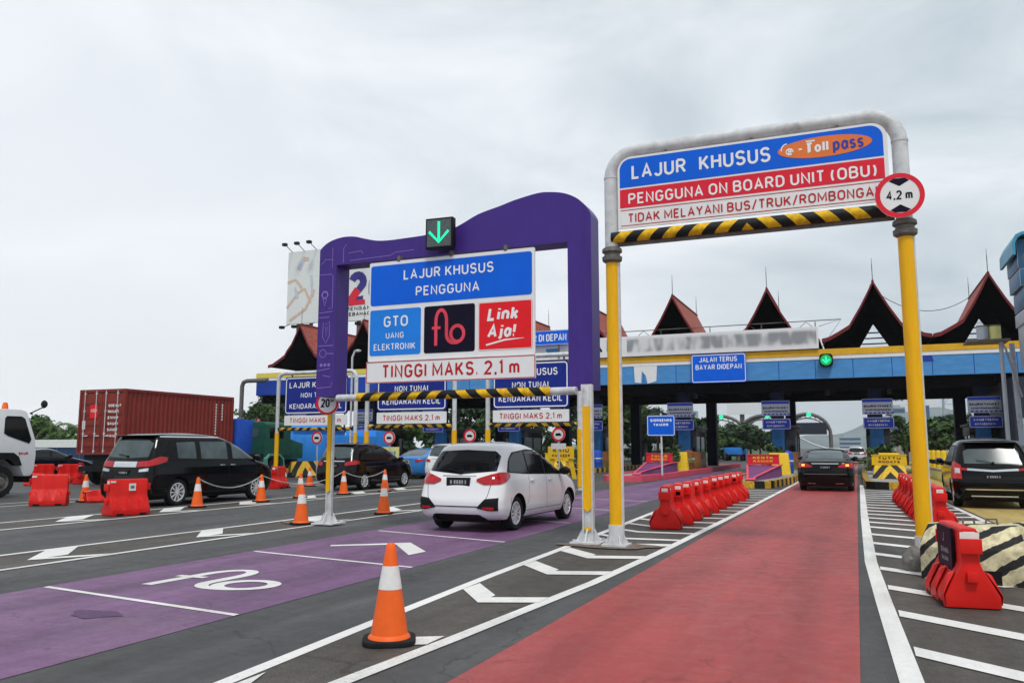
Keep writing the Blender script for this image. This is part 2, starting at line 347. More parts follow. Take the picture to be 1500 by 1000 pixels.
M = dict(
 asphalt=road_mat('asphalt', (.068, .069, .069), (.10, .098, .094), speck=.5, patch=.22, streak=.25, tracks=(-11.9, -13.4, -17.0, -18.2, -8.8, -4.9, .2), cracks=.35, drips=.35, wear=.7),
 asphalt_worn=road_mat('asphalt_worn', (.070, .062, .053), (.12, .105, .088), wear=.6, speck=.5, patch=.28, cracks=.45, drips=.35),
 red_road=road_mat('red_road', (.35, .050, .047), (.40, .12, .11), wear=.4, rough=.52, speck=.16, streak=.16, patch=.14, gravel=.3, tracks=(-2.0, -.62), cracks=.25, drips=.35),
 purple_road=road_mat('purple_road', (.165, .075, .175), (.25, .165, .225), wear=.5, rough=.58, speck=.18, streak=.28, patch=.2, gravel=.3, tracks=(-7.45, -6.0), cracks=.3, drips=.35),
 yellow_road=road_mat('yellow_road', (.45, .33, .10), (.32, .26, .15), wear=.5, rough=.65, speck=.12, patch=.15),
 line=road_mat('line', (.74, .73, .70), (.30, .28, .25), wear=.6, rough=.6, speck=.12, streak=.12, patch=.1, gravel=.2),
 stain=road_mat('stain', (.095, .045, .115), (.13, .07, .15), wear=.8, speck=.3),
 concrete=pm('concrete', (.30, .29, .27), .85, bump=.4, var=.2, col2=(.16, .15, .14)),
 dirt=pm('dirt', (.17, .13, .10), .9, var=.35, scale=9, bump=.6),
 galv=pm('galv', (.60, .61, .62), .5, .05, var=.16, scale=7, col2=(.30, .29, .28), c2amt=(.56, .8), bump=.08),
 galv_dark=pm('galv_dark', (.16, .15, .14), .6, .3, var=.3, scale=12, col2=(.11, .07, .05)),
 ypole=pm('ypole', (.84, .44, .006), .42, var=.07, scale=5, col2=(.55, .30, .02), c2amt=(.6, .85), stretch=(3, 3, .5)),
 purple=pm('purple', (.060, .028, .23), .38, var=.1, scale=3, bump=.05, stretch=(2, 2, .6)),
 purple_side=pm('purple_side', (.15, .075, .36), .35, var=.12, scale=3),
 lilac=pm('lilac', (.25, .17, .50), .4, var=.08),
 white=pm('white', (.78, .78, .78), .4, var=.05, col2=(.55, .55, .53), c2amt=(.6, .9)),
 signwhite=pm('signwhite', (.80, .80, .80), .35, var=.04),
 letter=pm('letter', (.85, .85, .85), .35, var=.02),
 blue=pm('blue', (.0, .12, .72), .45, var=.06, scale=2),
 sky_blue=pm('sky_blue', (.012, .22, .78), .32, var=.06, scale=2),
 navy=pm('navy', (.008, .022, .24), .35, var=.1),
 ink=pm('ink', (.008, .006, .02), .5, var=.1, spec=.1),
 black=pm('black', (.010, .010, .011), .55, var=.2, spec=.15),
 rubber=pm('rubber', (.014, .014, .015), .85, var=.3, bump=.15),
 signred=pm('signred', (.74, .020, .045), .35, var=.05),
 redtext=pm('redtext', (.50, .012, .018), .4, var=.05),
 linkred=pm('linkred', (.80, .012, .02), .35, var=.04),
 flored=pm('flored', (.75, .06, .10), .35, var=.2, scale=2),
 orange_oval=pm('orange_oval', (.80, .20, .05), .35, var=.05),
 oval_blue=pm('oval_blue', (.04, .06, .38), .35, var=.05),
 green_lamp=pm('green_lamp', (.02, .80, .40), .4, var=.25, scale=40, emit=.55),
 lamp_face=pm('lamp_face', (.10, .12, .13), .5, var=.35, scale=30),
 cone=pm('cone', (.85, .13, .018), .45, var=.08, scale=8, col2=(.45, .09, .03), c2amt=(.62, .85), bump=.05),
 cone_white=pm('cone_white', (.72, .72, .70), .4, var=.08, scale=12, col2=(.4, .39, .36), c2amt=(.6, .85)),
 plastic_red=pm('plastic_red', (.66, .014, .010), .45, var=.14, scale=3, col2=(.26, .03, .022), c2amt=(.56, .82), bump=.1),
 pink=pm('pink', (.72, .09, .15), .6, var=.12, scale=3, col2=(.45, .12, .14), bump=.15),
 mauve=pm('mauve', (.17, .05, .16), .6, var=.15, scale=3),
 yellow=pm('yellow', (.75, .48, .02), .5, var=.1, scale=4, col2=(.45, .30, .05), c2amt=(.6, .85)),
 pale_yellow=pm('pale_yellow', (.75, .72, .28), .5, var=.1),
 fascia_blue=pm('fascia_blue', (.075, .27, .58), .5, var=.12, scale=1.2, col2=(.16, .36, .62), c2amt=(.6, .8), stretch=(1, 1, 3)),
 fascia_royal=pm('fascia_royal', (.015, .055, .36), .5, var=.1, scale=1.2),
 fascia_yellow=pm('fascia_yellow', (.72, .40, .02), .5, var=.12, scale=2),
 fascia_lemon=pm('fascia_lemon', (.75, .60, .10), .5, var=.1, scale=2),
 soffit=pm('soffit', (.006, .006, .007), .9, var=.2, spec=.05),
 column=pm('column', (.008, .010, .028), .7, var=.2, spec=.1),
 column_blue=pm('column_blue', (.02, .11, .30), .5, var=.2),
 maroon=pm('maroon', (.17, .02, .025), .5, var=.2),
 booth=pm('booth', (.03, .035, .05), .45, var=.2), booth_brown=pm('booth_brown', (.20, .075, .02), .6, var=.25),
 glass=pm('glass', (.006, .008, .010), .05, var=.1, spec=.38),
 glass_grey=pm('glass_grey', (.075, .10, .105), .17, var=.35, scale=1.5, spec=.3),  # grey base stands in for sky light seen through the opaque panes
 chrome=pm('chrome', (.72, .73, .75), .15, .9, var=.05),
 rim=pm('rim', (.72, .73, .75), .3, .25, var=.05),
 tail=pm('tail', (.42, .006, .012), .12, var=.25, scale=14, coat=.6),
 tail_lit=pm('tail_lit', (.95, .02, .01), .2, var=.05, emit=.9), lamp_amber=pm('lamp_amber', (1, .35, .05), .3, var=.05, emit=2.0),
 lens=pm('lens', (.55, .55, .56), .15, var=.1),
 car_white=pm('car_white', (.80, .80, .81), .22, var=.01, coat=.5),
 car_black=pm('car_black', (.002, .002, .0025), .07, var=.05, coat=.0, spec=.26),
 car_plum=pm('car_plum', (.006, .002, .003), .07, var=.05, spec=.28),
 car_blue=pm('car_blue', (.03, .19, .50), .25, var=.03, coat=.5),
 car_silver=pm('car_silver', (.45, .46, .47), .3, .4, var=.03, coat=.5),
 truck_white=pm('truck_white', (.76, .77, .78), .35, var=.03), truck_green=pm('truck_green', (.014, .085, .055), .5, var=.2, scale=3),
 fender_green=pm('fender_green', (.10, .30, .24), .5, var=.15),
 container=pm('container', (.215, .030, .022), .6, var=.14, scale=2, col2=(.10, .02, .015), c2amt=(.6, .8), bump=.08),
 tarp_blue=pm('tarp_blue', (.02, .09, .50), .6, var=.15), box_blue=pm('box_blue', (.04, .26, .75), .45, var=.08),
 leaf=pm('leaf', (.052, .10, .026), .6, var=.55, scale=1.1), leaf2=pm('leaf2', (.075, .14, .025), .6, var=.5, scale=1.3), leaf_dark=pm('leaf_dark', (.03, .062, .024), .6, var=.55, scale=.8),
 bark=pm('bark', (.12, .09, .07), .9, var=.3, bump=.4),
 hill=pm('hill', (.14, .18, .18), .9, var=.3, scale=.01),  # paled base colour: part of the distance haze is painted in
 build_far=pm('build_far', (.35, .40, .45), .7, var=.1), glass_far=pm('glass_far', (.06, .12, .20), .3, var=.2),
 wall_navy=pm('wall_navy', (.02, .05, .13), .7, var=.25, scale=1), grass=pm('grass', (.05, .11, .03), .9, var=.4, scale=8),
 steel_blue=pm('steel_blue', (.045, .14, .26), .4, .2, var=.2, scale=2), teal_roof=pm('teal_roof', (.06, .30, .45), .4, var=.15, scale=3),
 steel_pale=pm('steel_pale', (.42, .47, .53), .45, .2, var=.15, scale=2, col2=(.25, .25, .25)),
 grey_letter=pm('grey_letter', (.30, .31, .33), .6, var=.3),
 hazard=stripe_mat('hazard', (.016, .016, .017), (.80, .47, .015), .40, vec=(1, 0, 1), mirror=0, grime=.3),
 hazard_fine=stripe_mat('hazard_fine', (.02, .02, .02), (.72, .42, .03), .42, vec=(1, 0, 1), mirror=0, grime=.35),
 hazard_kerb=stripe_mat('hazard_kerb', (.02, .02, .02), (.70, .42, .04), 1.0, vec=(1, 1, 0), grime=.35),
 hazard_block=stripe_mat('hazard_block', (.02, .02, .02), (.72, .45, .04), .62, vec=(1, 0, .6), mirror=0, grime=.3),
 cream_block=stripe_mat('cream_block', (.66, .60, .38), (.03, .03, .03), .24, vec=(-.6, .5, .9), rough=.8, duty=.62, grime=.35, edge=.05),
 cream_block_b=stripe_mat('cream_block_b', (.66, .60, .38), (.03, .03, .03), .26, vec=(.75, .5, .9), rough=.8, duty=.62, grime=.35, edge=.05),
)
# roof tiles: rows of rounded courses with per-tile colour change
def tile_mat():
    m, t, b = new_mat('roof_tile'); N = t.nodes.new; L = t.links.new
    tc = N('ShaderNodeTexCoord'); sp = N('ShaderNodeSeparateXYZ'); L(tc.outputs['Object'], sp.inputs[0])
    cb = N('ShaderNodeCombineXYZ'); L(sp.outputs[1], cb.inputs[0]); L(sp.outputs[2], cb.inputs[1])
    br = N('ShaderNodeTexBrick'); br.inputs['Scale'].default_value = 2.2; br.inputs['Color1'].default_value = (.46, .11, .065, 1); br.inputs['Color2'].default_value = (.34, .07, .045, 1); br.inputs['Mortar'].default_value = (.06, .015, .012, 1)
    br.inputs['Mortar Size'].default_value = .03; br.inputs['Brick Width'].default_value = .6; br.inputs['Row Height'].default_value = .45; L(cb.outputs[0], br.inputs[0])
    L(br.outputs['Color'], b.inputs['Base Color']); b.inputs['Roughness'].default_value = .75
    bu = N('ShaderNodeBump'); bu.inputs['Strength'].default_value = .8; bu.inputs['Distance'].default_value = .05; L(br.outputs['Fac'], bu.inputs['Height']); bu.invert = True; L(bu.outputs[0], b.inputs['Normal'])
    return m
M['tile'] = tile_mat()
# ================================================================= the ground and what is painted on it
def sheet(name, polys, z, m, kind='structure'):
    mb = MB()
    for p in polys:
        p = [(q[0], q[1]) for q in p]
        a = sum(p[i][0]*p[(i+1) % len(p)][1]-p[(i+1) % len(p)][0]*p[i][1] for i in range(len(p)))
        if a < 0: p = p[::-1]
        mb.add([(x, y, z) for x, y in p], [tuple(range(len(p)))])
    o = mb.build(name, m); tag(o, kind=kind); return o
def band(xl, xr, ys):      # a strip between two lines x = xl(y), xr(y)
    return [[(xl(a), a), (xr(a), a), (xr(b), b), (xl(b), b)] for a, b in zip(ys[:-1], ys[1:])]
def lin(*p): return lambda y: float(np.interp(y, [a for a, _ in p], [b for _, b in p]))
YS = [-6, 0, 4, 6, 9, 12, 16, 20, 25, 30, 36, 44, 52, 64, 80, 110]
g = MB(); g.add([(-2500, -300, 0), (2500, -300, 0), (2500, 4500, 0), (-2500, 4500, 0)], [(0, 1, 2, 3)]); o = g.build('ground', M['asphalt']); tag(o, kind='structure')
sheet('verge', [[(-400, 36), (-41, 36), (-41, 400), (-400, 400)], [(14, 60), (300, 60), (300, 700), (14, 700)], [(-400, 110), (-12, 110), (-60, 700), (-400, 700)]], .004, M['grass'])
# worn gore surfaces
gl_l = lin((0, -3.60), (4.4, -3.83), (8.3, -4.05), (12.2, -4.17), (18, -4.42), (30, -5.0), (44, -5.15)); gl_r = lin((0, -3.45), (4.6, -3.16), (7.3, -2.90), (10.4, -2.74), (20, -2.62), (38.9, -2.50), (44, -2.6))
gb_l = lin((0, -11.25), (12, -11.05), (30, -10.9)); gb_r = lin((0, -9.75), (14, -9.85), (30, -9.3), (36, -8.6))
gc_l = lin((0, -15.9), (30, -15.9)); gc_r = lin((0, -14.45), (12, -14.55), (30, -14.6))
gd_l = lin((0, .40), (6, .24), (11.6, .07), (20, .03), (33, .02)); gd_r = lin((0, 2.7), (15, 2.45), (26, 2.05), (34, 1.95))
sheet('gore_pavement', band(gl_l, gl_r, YS[:12])+band(gb_l, gb_r, YS[:11])+band(gc_l, gc_r, YS[:10])+band(gd_l, gd_r, YS[:11]), .004, M['asphalt_worn'])
sheet('purple_lane', band(lin((0, -8.2), (30, -8.35), (110, -8.4)), lin((0, -5.22), (12.8, -5.26), (22, -5.5), (110, -5.6)), YS), .004, M['purple_road'])
sheet('red_lane', band(lin((0, -2.53), (26, -2.47), (110, -2.4)), lin((0, -.05), (31, -.14), (110, -.2)), YS), .004, M['red_road'])
sheet('yellow_lane', band(lin((0, 2.75), (15.4, 2.55), (26, 2.2), (110, 2.6)), lin((0, 5.6), (110, 5.6)), YS), .004, M['yellow_road'])
# lines
def wline(f, wd, ys, dx=0): return band(lambda y: f(y)-wd/2+dx, lambda y: f(y)+wd/2+dx, ys)
def stroke(pts, dy): return [[a, b, (b[0], b[1]+dy), (a[0], a[1]+dy)] for a, b in zip(pts[:-1], pts[1:])]
W_ = []
W_ += wline(gl_l, .12, YS[:11])+wline(gl_r, .13, YS[:12])
W_ += wline(gb_l, .11, YS[:10])+wline(gb_r, .11, YS[:10])
W_ += wline(gc_l, .11, YS[:10])+wline(gc_r, .11, YS[:10])
W_ += wline(gd_l, .15, YS[:11])+wline(gd_r, .12, YS[:10])
W_ += wline(lin((0, -21.2), (60, -21.2)), .1, YS[:12])+wline(lin((0, -20.2), (60, -20.2)), .1, YS[:12])+wline(lin((0, 5.8), (110, 5.8)), .12, YS)
zC = []
y = 3.6
while y < 12.6:            # large chevrons before the portal
    l, r = gl_l(y)+.05, gl_r(y)-.05; mid = l+(r-l)*.46
    zC += stroke([(l, y+.62), (mid, y)], .42)+stroke([(mid, y), (r, y+.22)], .30)
    y += 1.92 if y < 9 else 1.55
y = 13.4
while y < 31:              # closer bars between the barrier rows
    l, r = gl_l(y)+.05, gl_r(y)-.05
    zC += stroke([(l, y+.42), (l+(r-l)*.35, y)], .20)+stroke([(l+(r-l)*.35, y), (r, y+.05)], .20)
    y += 1.12
for y0 in (-1.0, 2.0, 5.0, 7.95, 11.0, 14.0, 17.0, 20.0, 23.0, 26.0):
    l, r = gb_l(y0)+.05, gb_r(y0)-.05; mid = l+(r-l)*.62
    zC += [[(l, y0+.75), (mid, y0-.12), (mid, y0+.50), (l, y0+1.30)]]+stroke([(mid, y0-.12), (r, y0+.55)], .30)
for y0 in (9, 12, 14.7, 17.4, 20.1, 22.8, 25.5, 28.0):
    l, r = gc_l(y0)+.05, gc_r(y0)-.05; mid = l+(r-l)*.62
    zC += [[(l, y0+.9), (mid, y0), (mid, y0+.65), (l, y0+1.6)]]+stroke([(mid, y0), (r, y0+.6)], .32)
for y0 in np.arange(3.2, 29.5, 1.0):
    pass
y = 2.9
while y < 32:
    l, r = gd_l(y)+.06, gd_r(y)-.06; mid = l+(r-l)*.52; k = .92 if y < 12 else max(.25, .92-(y-12)*.05)
    zC += stroke([(l, y+k*.98), (mid, y)], .30)+stroke([(mid, y), (r, y+k*.8)], .30)
    y += 1.5 if y < 15 else 1.15
P_ = []
for (a, b) in (((-8.19, 2.95), (-5.24, 2.75)), ((-8.19, 6.43), (-5.24, 6.03)), ((-8.17, 9.75), (-5.26, 9.23)), ((-8.10, 13.0), (-5.28, 12.23)), ((-8.2, 16.6), (-5.4, 15.8)), ((-8.2, 20.2), (-5.5, 19.3)), ((-8.25, 23.7), (-5.5, 22.8))):
    P_ += stroke([a, b], .075)
# the arrow head on the purple lane
P_ += [[(-7.52, 10.72), (-6.70, 11.32), (-6.63, 11.62), (-7.60, 10.86)], [(-6.70, 11.30), (-5.89, 10.28), (-5.86, 10.72), (-6.63, 11.62)]]
sheet('lane_markings', W_+P_, .008, M['line'])
sheet('chevron_markings', zC, .0115, M['line'])
# the lettering painted on the purple lane (a long looped stroke and a ring)
mb = MB()
def flo(s, ox, oy, sx, sy, wd):
    T = lambda p: (ox+p[0]*sx, oy+p[1]*sy)
    st = [(0.06, -.02), (.06, .62)]+arc(.22, .62, .16, 180, 0, 12, .30)+[(.38, .35)]+arc(.58, .28, .20, 180, 270, 8, .24)+arc(.66, .28, .20, 270, 300, 3, .24)
    ring = arc(.70, .27, .19, 0, 360, 24, .21)[:-1]
    v, f = stroke_mesh([T(p) for p in st], wd); r = [(v, f)]
    v, f = stroke_mesh([T(p) for p in ring+ring[:1]], wd); r.append((v, f))
    v, f = stroke_mesh([T(p) for p in ((-.06, .45), (.20, .45))], wd*.8); r.append((v, f))
    return r
for k, (v, f) in enumerate(flo(None, 0, 0, 1.0, 1.0, .095)):
    mb.add([(-7.40+a*1.58+(b*.08), 7.02+b*1.32+a*.03, .008+.0008*k) for a, b in v], f)
tag(mb.build('lane_logo', M['line']), kind='structure')
sheet('oil_stain', [[(-6.45+.26*math.cos(t)*(1+.25*math.sin(3*t)), 5.60+.16*math.sin(t)*(1+.2*math.cos(5*t))) for t in np.linspace(0, 2*math.pi, 22)[:-1]]], .008, M['stain'])
sheet('tar_patch', [[(.62, 9.9), (1.25, 9.8), (1.3, 10.2), (.7, 10.3)]], .008, M['stain'])
sheet('dirt_patch', [[(-10.35+.5*math.cos(t)*(1+.25*math.sin(3*t)), 13.75+.30*math.sin(t)) for t in np.linspace(0, 2*math.pi, 22)[:-1]], [(-3.6+.75*math.cos(t)*(1+.2*math.sin(4*t)), 12.40+.40*math.sin(t)) for t in np.linspace(0, 2*math.pi, 22)[:-1]]], .020, M['dirt'])
# hills far off, beyond the second plaza
mb = MB(); n = 60
for row in range(2):
    pass
pts = []
for i in range(n+1):
    x = -700+1300*i/n
    h = 18+46*math.exp(-((x-120)/110)**2)+14*math.exp(-((x+80)/120)**2)+12*math.sin(x*.013)+4*math.sin(x*.05)
    pts.append((x, max(6, h)))
V = []; F = []
for j, (dy, k) in enumerate(((0, 0.0), (60, .55), (150, .92), (240, 1.0), (420, .6), (600, 0.0))):
    for x, h in pts: V.append((x, 1500+dy, h*k))
for j in range(5):
    for i in range(n): F.append((j*(n+1)+i, j*(n+1)+i+1, (j+1)*(n+1)+i+1, (j+1)*(n+1)+i))
mb.add(V, F); tag(mb.build('hills', M['hill'], smooth=True, ang=60), kind='structure')

# ================================================================= portal with the big blue and red board
OY = 12.4
ob = thing('lane_portal', 'grey and yellow pipe portal over the red lane carrying the LAJUR KHUSUS board', 'portal', (-1.37, OY, 0))
xl, xr, zt, R_ = -2.11, 2.11, 6.21, .42
pp = [(xl, 0, 4.55), (xl, 0, zt-R_)]+[(xl+R_-R_*math.cos(rad(a)), 0, zt-R_+R_*math.sin(rad(a))) for a in range(15, 91, 15)]+[(xr-R_+R_*math.sin(rad(a)), 0, zt-R_+R_*math.cos(rad(a))) for a in range(0, 91, 15)]+[(xr, 0, 4.55)]
mb = MB(); mb.tube(pp, .108, 20)
for x in (xl+.75, -.1, xr-.9): mb.tube([(x-.012, 0, zt), (x+.012, 0, zt)], .114, 20)
for x in (xl, xr): mb.tube([(x, 0, zt-R_-.01), (x, 0, zt-R_+.02)], .114, 20)
mb.build('top_pipe', M['galv'], ob, smooth=True)
for x in (xl, xr):
    mb = MB(); mb.tube([(x, 0, .30), (x, 0, 4.45)], .102, 20); p = mb.build('pole', M['ypole'], ob, smooth=True)
    mb = MB(); mb.tube([(x+.012, .03, .28), (x+.012, .03, 4.44)], .106, 20); mb.build('pole_back', M['galv'], p, smooth=True)
    mb = MB(); mb.lathe([(.10, 4.40), (.155, 4.44), (.16, 4.50), (.125, 4.52), (.125, 4.56), (.16, 4.58), (.155, 4.63), (.115, 4.66)], 20, (x, 0, 0)); mb.build('flange', M['galv_dark'], ob, smooth=True)
    mb = MB(); mb.tube([(x, 0, .03), (x, 0, .33)], .12, 20); mb.box(x-.19, x+.19, -.19, .19, .02, .05)
    for a in range(0, 360, 60):
        c, s_ = math.cos(rad(a)), math.sin(rad(a)); mb.add([(x+c*.11, s_*.11, .05), (x+c*.19, s_*.19, .05), (x+c*.11, s_*.11, .20), (x+c*.11-s_*.012, s_*.11+c*.012, .05), (x+c*.19-s_*.012, s_*.19+c*.012, .05), (x+c*.11-s_*.012, s_*.11+c*.012, .20)], [(0, 1, 2), (5, 4, 3), (0, 3, 4, 1), (1, 4, 5, 2), (2, 5, 3, 0)])
        mb.lathe([(.02, .05), (.02, .075)], 6, (x+math.cos(rad(a+30))*.16, math.sin(rad(a+30))*.16, 0))
    mb.build('base', M['galv'], ob)
zb = 4.80
mb = MB(); mb.tube([(xl+.02, -.06, zb), (xr-.1, -.06, zb)], .088, 18); mb.build('height_bar', M['hazard'], ob, smooth=True)
mb = MB(); mb.box(xl+.06, xr-.12, -.03, .03, zb-.135, zb-.075)
mb.build('bar_rail', M['galv_dark'], ob)
# board on the portal
def PB(px, py): a = Q(px, py, OY-.10); return a[0]+1.37, a[1]
bx0, bx1 = -1.97, 1.95
ZT, Z1, Z2, Z3 = 6.08, 5.58, 5.24, 4.94
bd = thing('lane_board', 'blue and red board reading PENGGUNA ON BOARD UNIT over the red lane', 'road sign', (-1.37, OY-.02, 0))
mb = MB(); poly = [(bx0, Z3-.02), (bx1, Z3-.02)]+[(bx1-.22+.22*math.cos(rad(a)), ZT-.22+.22*math.sin(rad(a))) for a in range(0, 91, 15)]+[(bx0+.22+.22*math.cos(rad(a)), ZT-.22+.22*math.sin(rad(a))) for a in range(90, 181, 15)]
mb.prismY(poly, -.09, -.06); mb.build('panel', M['signwhite'], bd)
mb = MB(); e = .035; poly = [(bx0+e, Z1), (bx1-e-.02, Z1)]+[(bx1-e-.02-.18+.18*math.cos(rad(a)), ZT-e-.18+.18*math.sin(rad(a))) for a in range(0, 91, 15)]+[(bx0+e+.18+.18*math.cos(rad(a)), ZT-e-.18+.18*math.sin(rad(a))) for a in range(90, 181, 15)]
mb.prismY(poly, -.094, -.089); mb.build('blue_field', M['blue'], bd)
mb = MB(); mb.prismY(rrect(bx0+e, bx1-e-.02, Z2+.01, Z1-.03, .01), -.094, -.089); mb.build('red_field', M['signred'], bd)
mb = MB(); v, f = ribbon([(bx0+e+.01, Z3+.02), (bx1-e-.03, Z3+.02), (bx1-e-.03, Z2-.03), (bx0+e+.01, Z2-.03)], .012, closed=True); mb.add([(a, -.093, b) for a, b in v], f); mb.build('red_border', M['redtext'], bd)
mb = MB()
add_text(mb, 'LAJUR', -1.74, -.88, 5.70, 5.935, -.098, weight=.012); add_text(mb, 'KHUSUS', -.68, .37, 5.70, 5.935, -.098, weight=.012)
add_text(mb, 'PENGGUNA ON BOARD UNIT (OBU)', -1.80, 1.79, 5.295, 5.475, -.098, weight=.012)
mb.build('lettering', M['letter'], bd)
mb = MB(); add_text(mb, 'TIDAK MELAYANI BUS/TRUK/ROMBONGAN', -1.81, 1.86, 5.005, 5.15, -.097, weight=.004); mb.build('red_lettering', M['redtext'], bd)
mb = MB(); cx, cz = 1.115, 5.825; mb.prismY([(cx+.64*math.cos(t), cz+.155*math.sin(t)) for t in np.linspace(0, 2*math.pi, 49)[:-1]], -.099, -.093); ov = mb.build('oval_emblem', M['orange_oval'], bd)
mb = MB(); add_text(mb, 'e', cx-.53, cx-.42, cz-.07, cz+.075, -.102, weight=.03); mb.seg = []; add_text(mb, '-', cx-.36, cx-.29, cz-.06, cz+.08, -.102, weight=.02, one=True); add_text(mb, 'Toll', cx-.25, cx+.06, cz-.075, cz+.085, -.102, weight=.03, one=True)
for a_, b_ in (((cx-.245, cz+.105), (cx-.12, cz+.105)), ((cx-.215, cz+.08), (cx-.215, cz-.07))):
    v, f = stroke_mesh([a_, b_], .02); mb.add([(a, -.1028, b) for a, b in v], f)
v, f = stroke_mesh(arc(cx-.50, cz+.02, .09, 95, 190, 8), .018); mb.add([(a, -.102, b) for a, b in v], f)
mb.build('white_lettering', M['letter'], ov)
mb = MB(); add_text(mb, 'pass', cx+.12, cx+.53, cz-.085, cz+.115, -.102, weight=.012); mb.build('blue_lettering', M['oval_blue'], ov)
mb = MB()
for x in (-1.2, .1, 1.3): mb.cut(); mb.box(x-.02, x+.02, -.075, .0, ZT-.06, ZT+.04)
mb.build('bracket', M['galv_dark'], bd)
# the round height sign
hx, hz = Q(1318, 286, OY-.25)
hs = thing('height_limit_sign', 'round red-rimmed 4,2 m height sign on the pipe portal', 'road sign', (hx, OY-.25, hz), rad(6))
mb = MB(); mb.lathe([(.315, 0), (.315, .02)], 48, (0, 0, 0), 'Y'); mb.build('disc', M['signwhite'], hs)
def ringmesh(r0, r1, y, n=48, c=(0, 0)):
    v = [(c[0]+r*math.cos(2*math.pi*k/n), y, c[1]+r*math.sin(2*math.pi*k/n)) for r in (r0, r1) for k in range(n)]
    return v, [(k, (k+1) % n, n+(k+1) % n, n+k) for k in range(n)]
mb = MB(); v, f = ringmesh(.250, .315, -.004); mb.add(v, f); mb.build('red_rim', M['signred'], hs)
mb = MB(); add_text(mb, '4,2 m', -.17, .16, -.06, .07, -.004, weight=.014); mb.seg = []; mb.add([(-.13, -.003, .205), (.13, -.003, .205), (0, -.003, .13)], [(0, 2, 1)]); mb.add([(-.13, -.003, -.205), (.13, -.003, -.205), (0, -.003, -.13)], [(0, 1, 2)])
mb.add([(-.13, -.003, .205), (.13, -.003, .205), (.07, -.003, .24), (-.07, -.003, .24)], [(0, 1, 2, 3)]); mb.add([(-.13, -.003, -.205), (.13, -.003, -.205), (.07, -.003, -.24), (-.07, -.003, -.24)], [(3, 2, 1, 0)])
mb.build('lettering', M['ink'], hs)

# ================================================================= purple portal
PYy = 13.0
px0 = -6.75
pg = thing('purple_portal', 'purple wave-topped portal frame over the purple lane on grey and yellow posts', 'portal', (px0, PYy, 0))
def PP(px, py, Y=PYy-.02): a = Q(px, py, Y); return (a[0]-px0, a[1])
top = [(465, 383), (467, 372), (472, 363), (484, 353.6), (501, 347.6), (518, 346.4), (532, 349), (551.6, 352.4), (571, 351.7), (595, 348.5), (619, 345), (645, 339.5), (669, 332), (700, 314), (732, 301.8), (754, 293), (787, 283), (806.7, 281.3), (826.5, 283), (844, 289.7), (856, 299.6), (864, 310.6), (866.5, 321.6), (867, 345)]
def smooth_line(p, n=4):
    P = [Vector(q) for q in p]; o_ = []
    for i in range(len(P)-1):
        a = P[max(0, i-1)]; b = P[i]; c = P[i+1]; d = P[min(len(P)-1, i+2)]
        for k in range(n):
            t = k/n; o_.append(tuple(.5*((2*b)+(-a+c)*t+(2*a-5*b+4*c-d)*t*t+(-a+3*b-3*c+d)*t**3)))
    o_.append(tuple(P[-1])); return o_
tp = [PP(*p) for p in top]
cl0, cl1 = PP(465.5, 480)[0], PP(490.5, 480)[0]; cr0, cr1 = PP(832, 450)[0], PP(867, 450)[0]
tp = [(max(x, cl0), z) for x, z in smooth_line(tp)]
zl, zr_ = PP(500, 391)[1], PP(845, 349)[1]; zbeam = (zl+zr_)/2; zbot = 2.46
D0, D1 = -.02, .42
outline = [(cl0, zbot), (cl1, zbot), (cl1, zbeam), (cr0, zbeam), (cr0, zbot), (cr1, zbot)]+[(min(x, cr1), z) for x, z in tp[::-1]]
tx_ = [p[0] for p in tp if True]; kmax = max(range(len(tp)), key=lambda k: tp[k][0])
def topz(x): return float(np.interp(x, [p[0] for p in tp[3:kmax+1]], [p[1] for p in tp[3:kmax+1]]))
mid_ = [(x, z) for x, z in tp[::-1] if cl1+.01 < x < cr0-.01]
mb = MB(); mb.prismY([(cl1, zbeam), (cr0, zbeam), (cr0, topz(cr0))]+mid_+[(cl1, topz(cl1))], D0, D1)
mb.build('beam', M['purple'], pg)
lft = [p for p in tp if p[0] < cl1-.005 and p[1] > 4][::-1]; rgt = [p for p in tp if p[0] > cr0+.005][::-1]
mb = MB(); mb.prismY([(cl0, zbot), (cl1, zbot), (cl1, topz(cl1))]+lft, D0, D1); mb.build('column', M['purple'], pg)
mb = MB(); mb.prismY([(cr0, zbot), (cr1, zbot)]+[(min(x, cr1), z) for x, z in rgt]+[(cr0, topz(cr0))], D0, D1); mb.build('column', M['purple'], pg)
# printed line pattern on the left column and beam
mb = MB()
def ln(pts, wd=.014, closed=False):
    v, f = ribbon(pts, wd, closed); mb.add([(a, D0-.004, b) for a, b in v], f)
cx = (cl0+cl1)/2
ln([(cl0+.02, 4.82), (cl1-.12, 4.82), (cl1-.07, 4.78), (cl1-.07, 4.15), (cl1-.16, 4.15)]); ln(arc(cx-.05, 4.42, .065, 0, 360, 18)[:-1], .03, True)
ln([(cx-.10, 4.38), (cx-.05, 4.20), (cx, 4.38)], .02); ln([(cl0+.03, 4.07), (cl1-.06, 4.09)]); ln([(cl0+.03, 3.98), (cl1-.13, 3.98)])
ln([(cx-.07, 3.88), (cx-.08, 3.60), (cx, 3.48), (cx+.08, 3.62), (cx+.07, 3.90), (cx, 3.84)], .014, True); ln([(cx-.02, 3.80), (cx, 3.60), (cx+.03, 3.80)], .012)
ln(arc(cx-.06, 3.28, .075, 0, 360, 16)[:-1], .013, True); ln([(cx+.02, 3.28), (cl1-.01, 3.27)]); ln([(cl0+.03, 3.43), (cl1-.03, 3.43)]); ln([(cx-.05, 2.86), (cx+.12, 2.83)]); ln([(cl0+.02, 2.95), (cl1-.09, 2.99)])
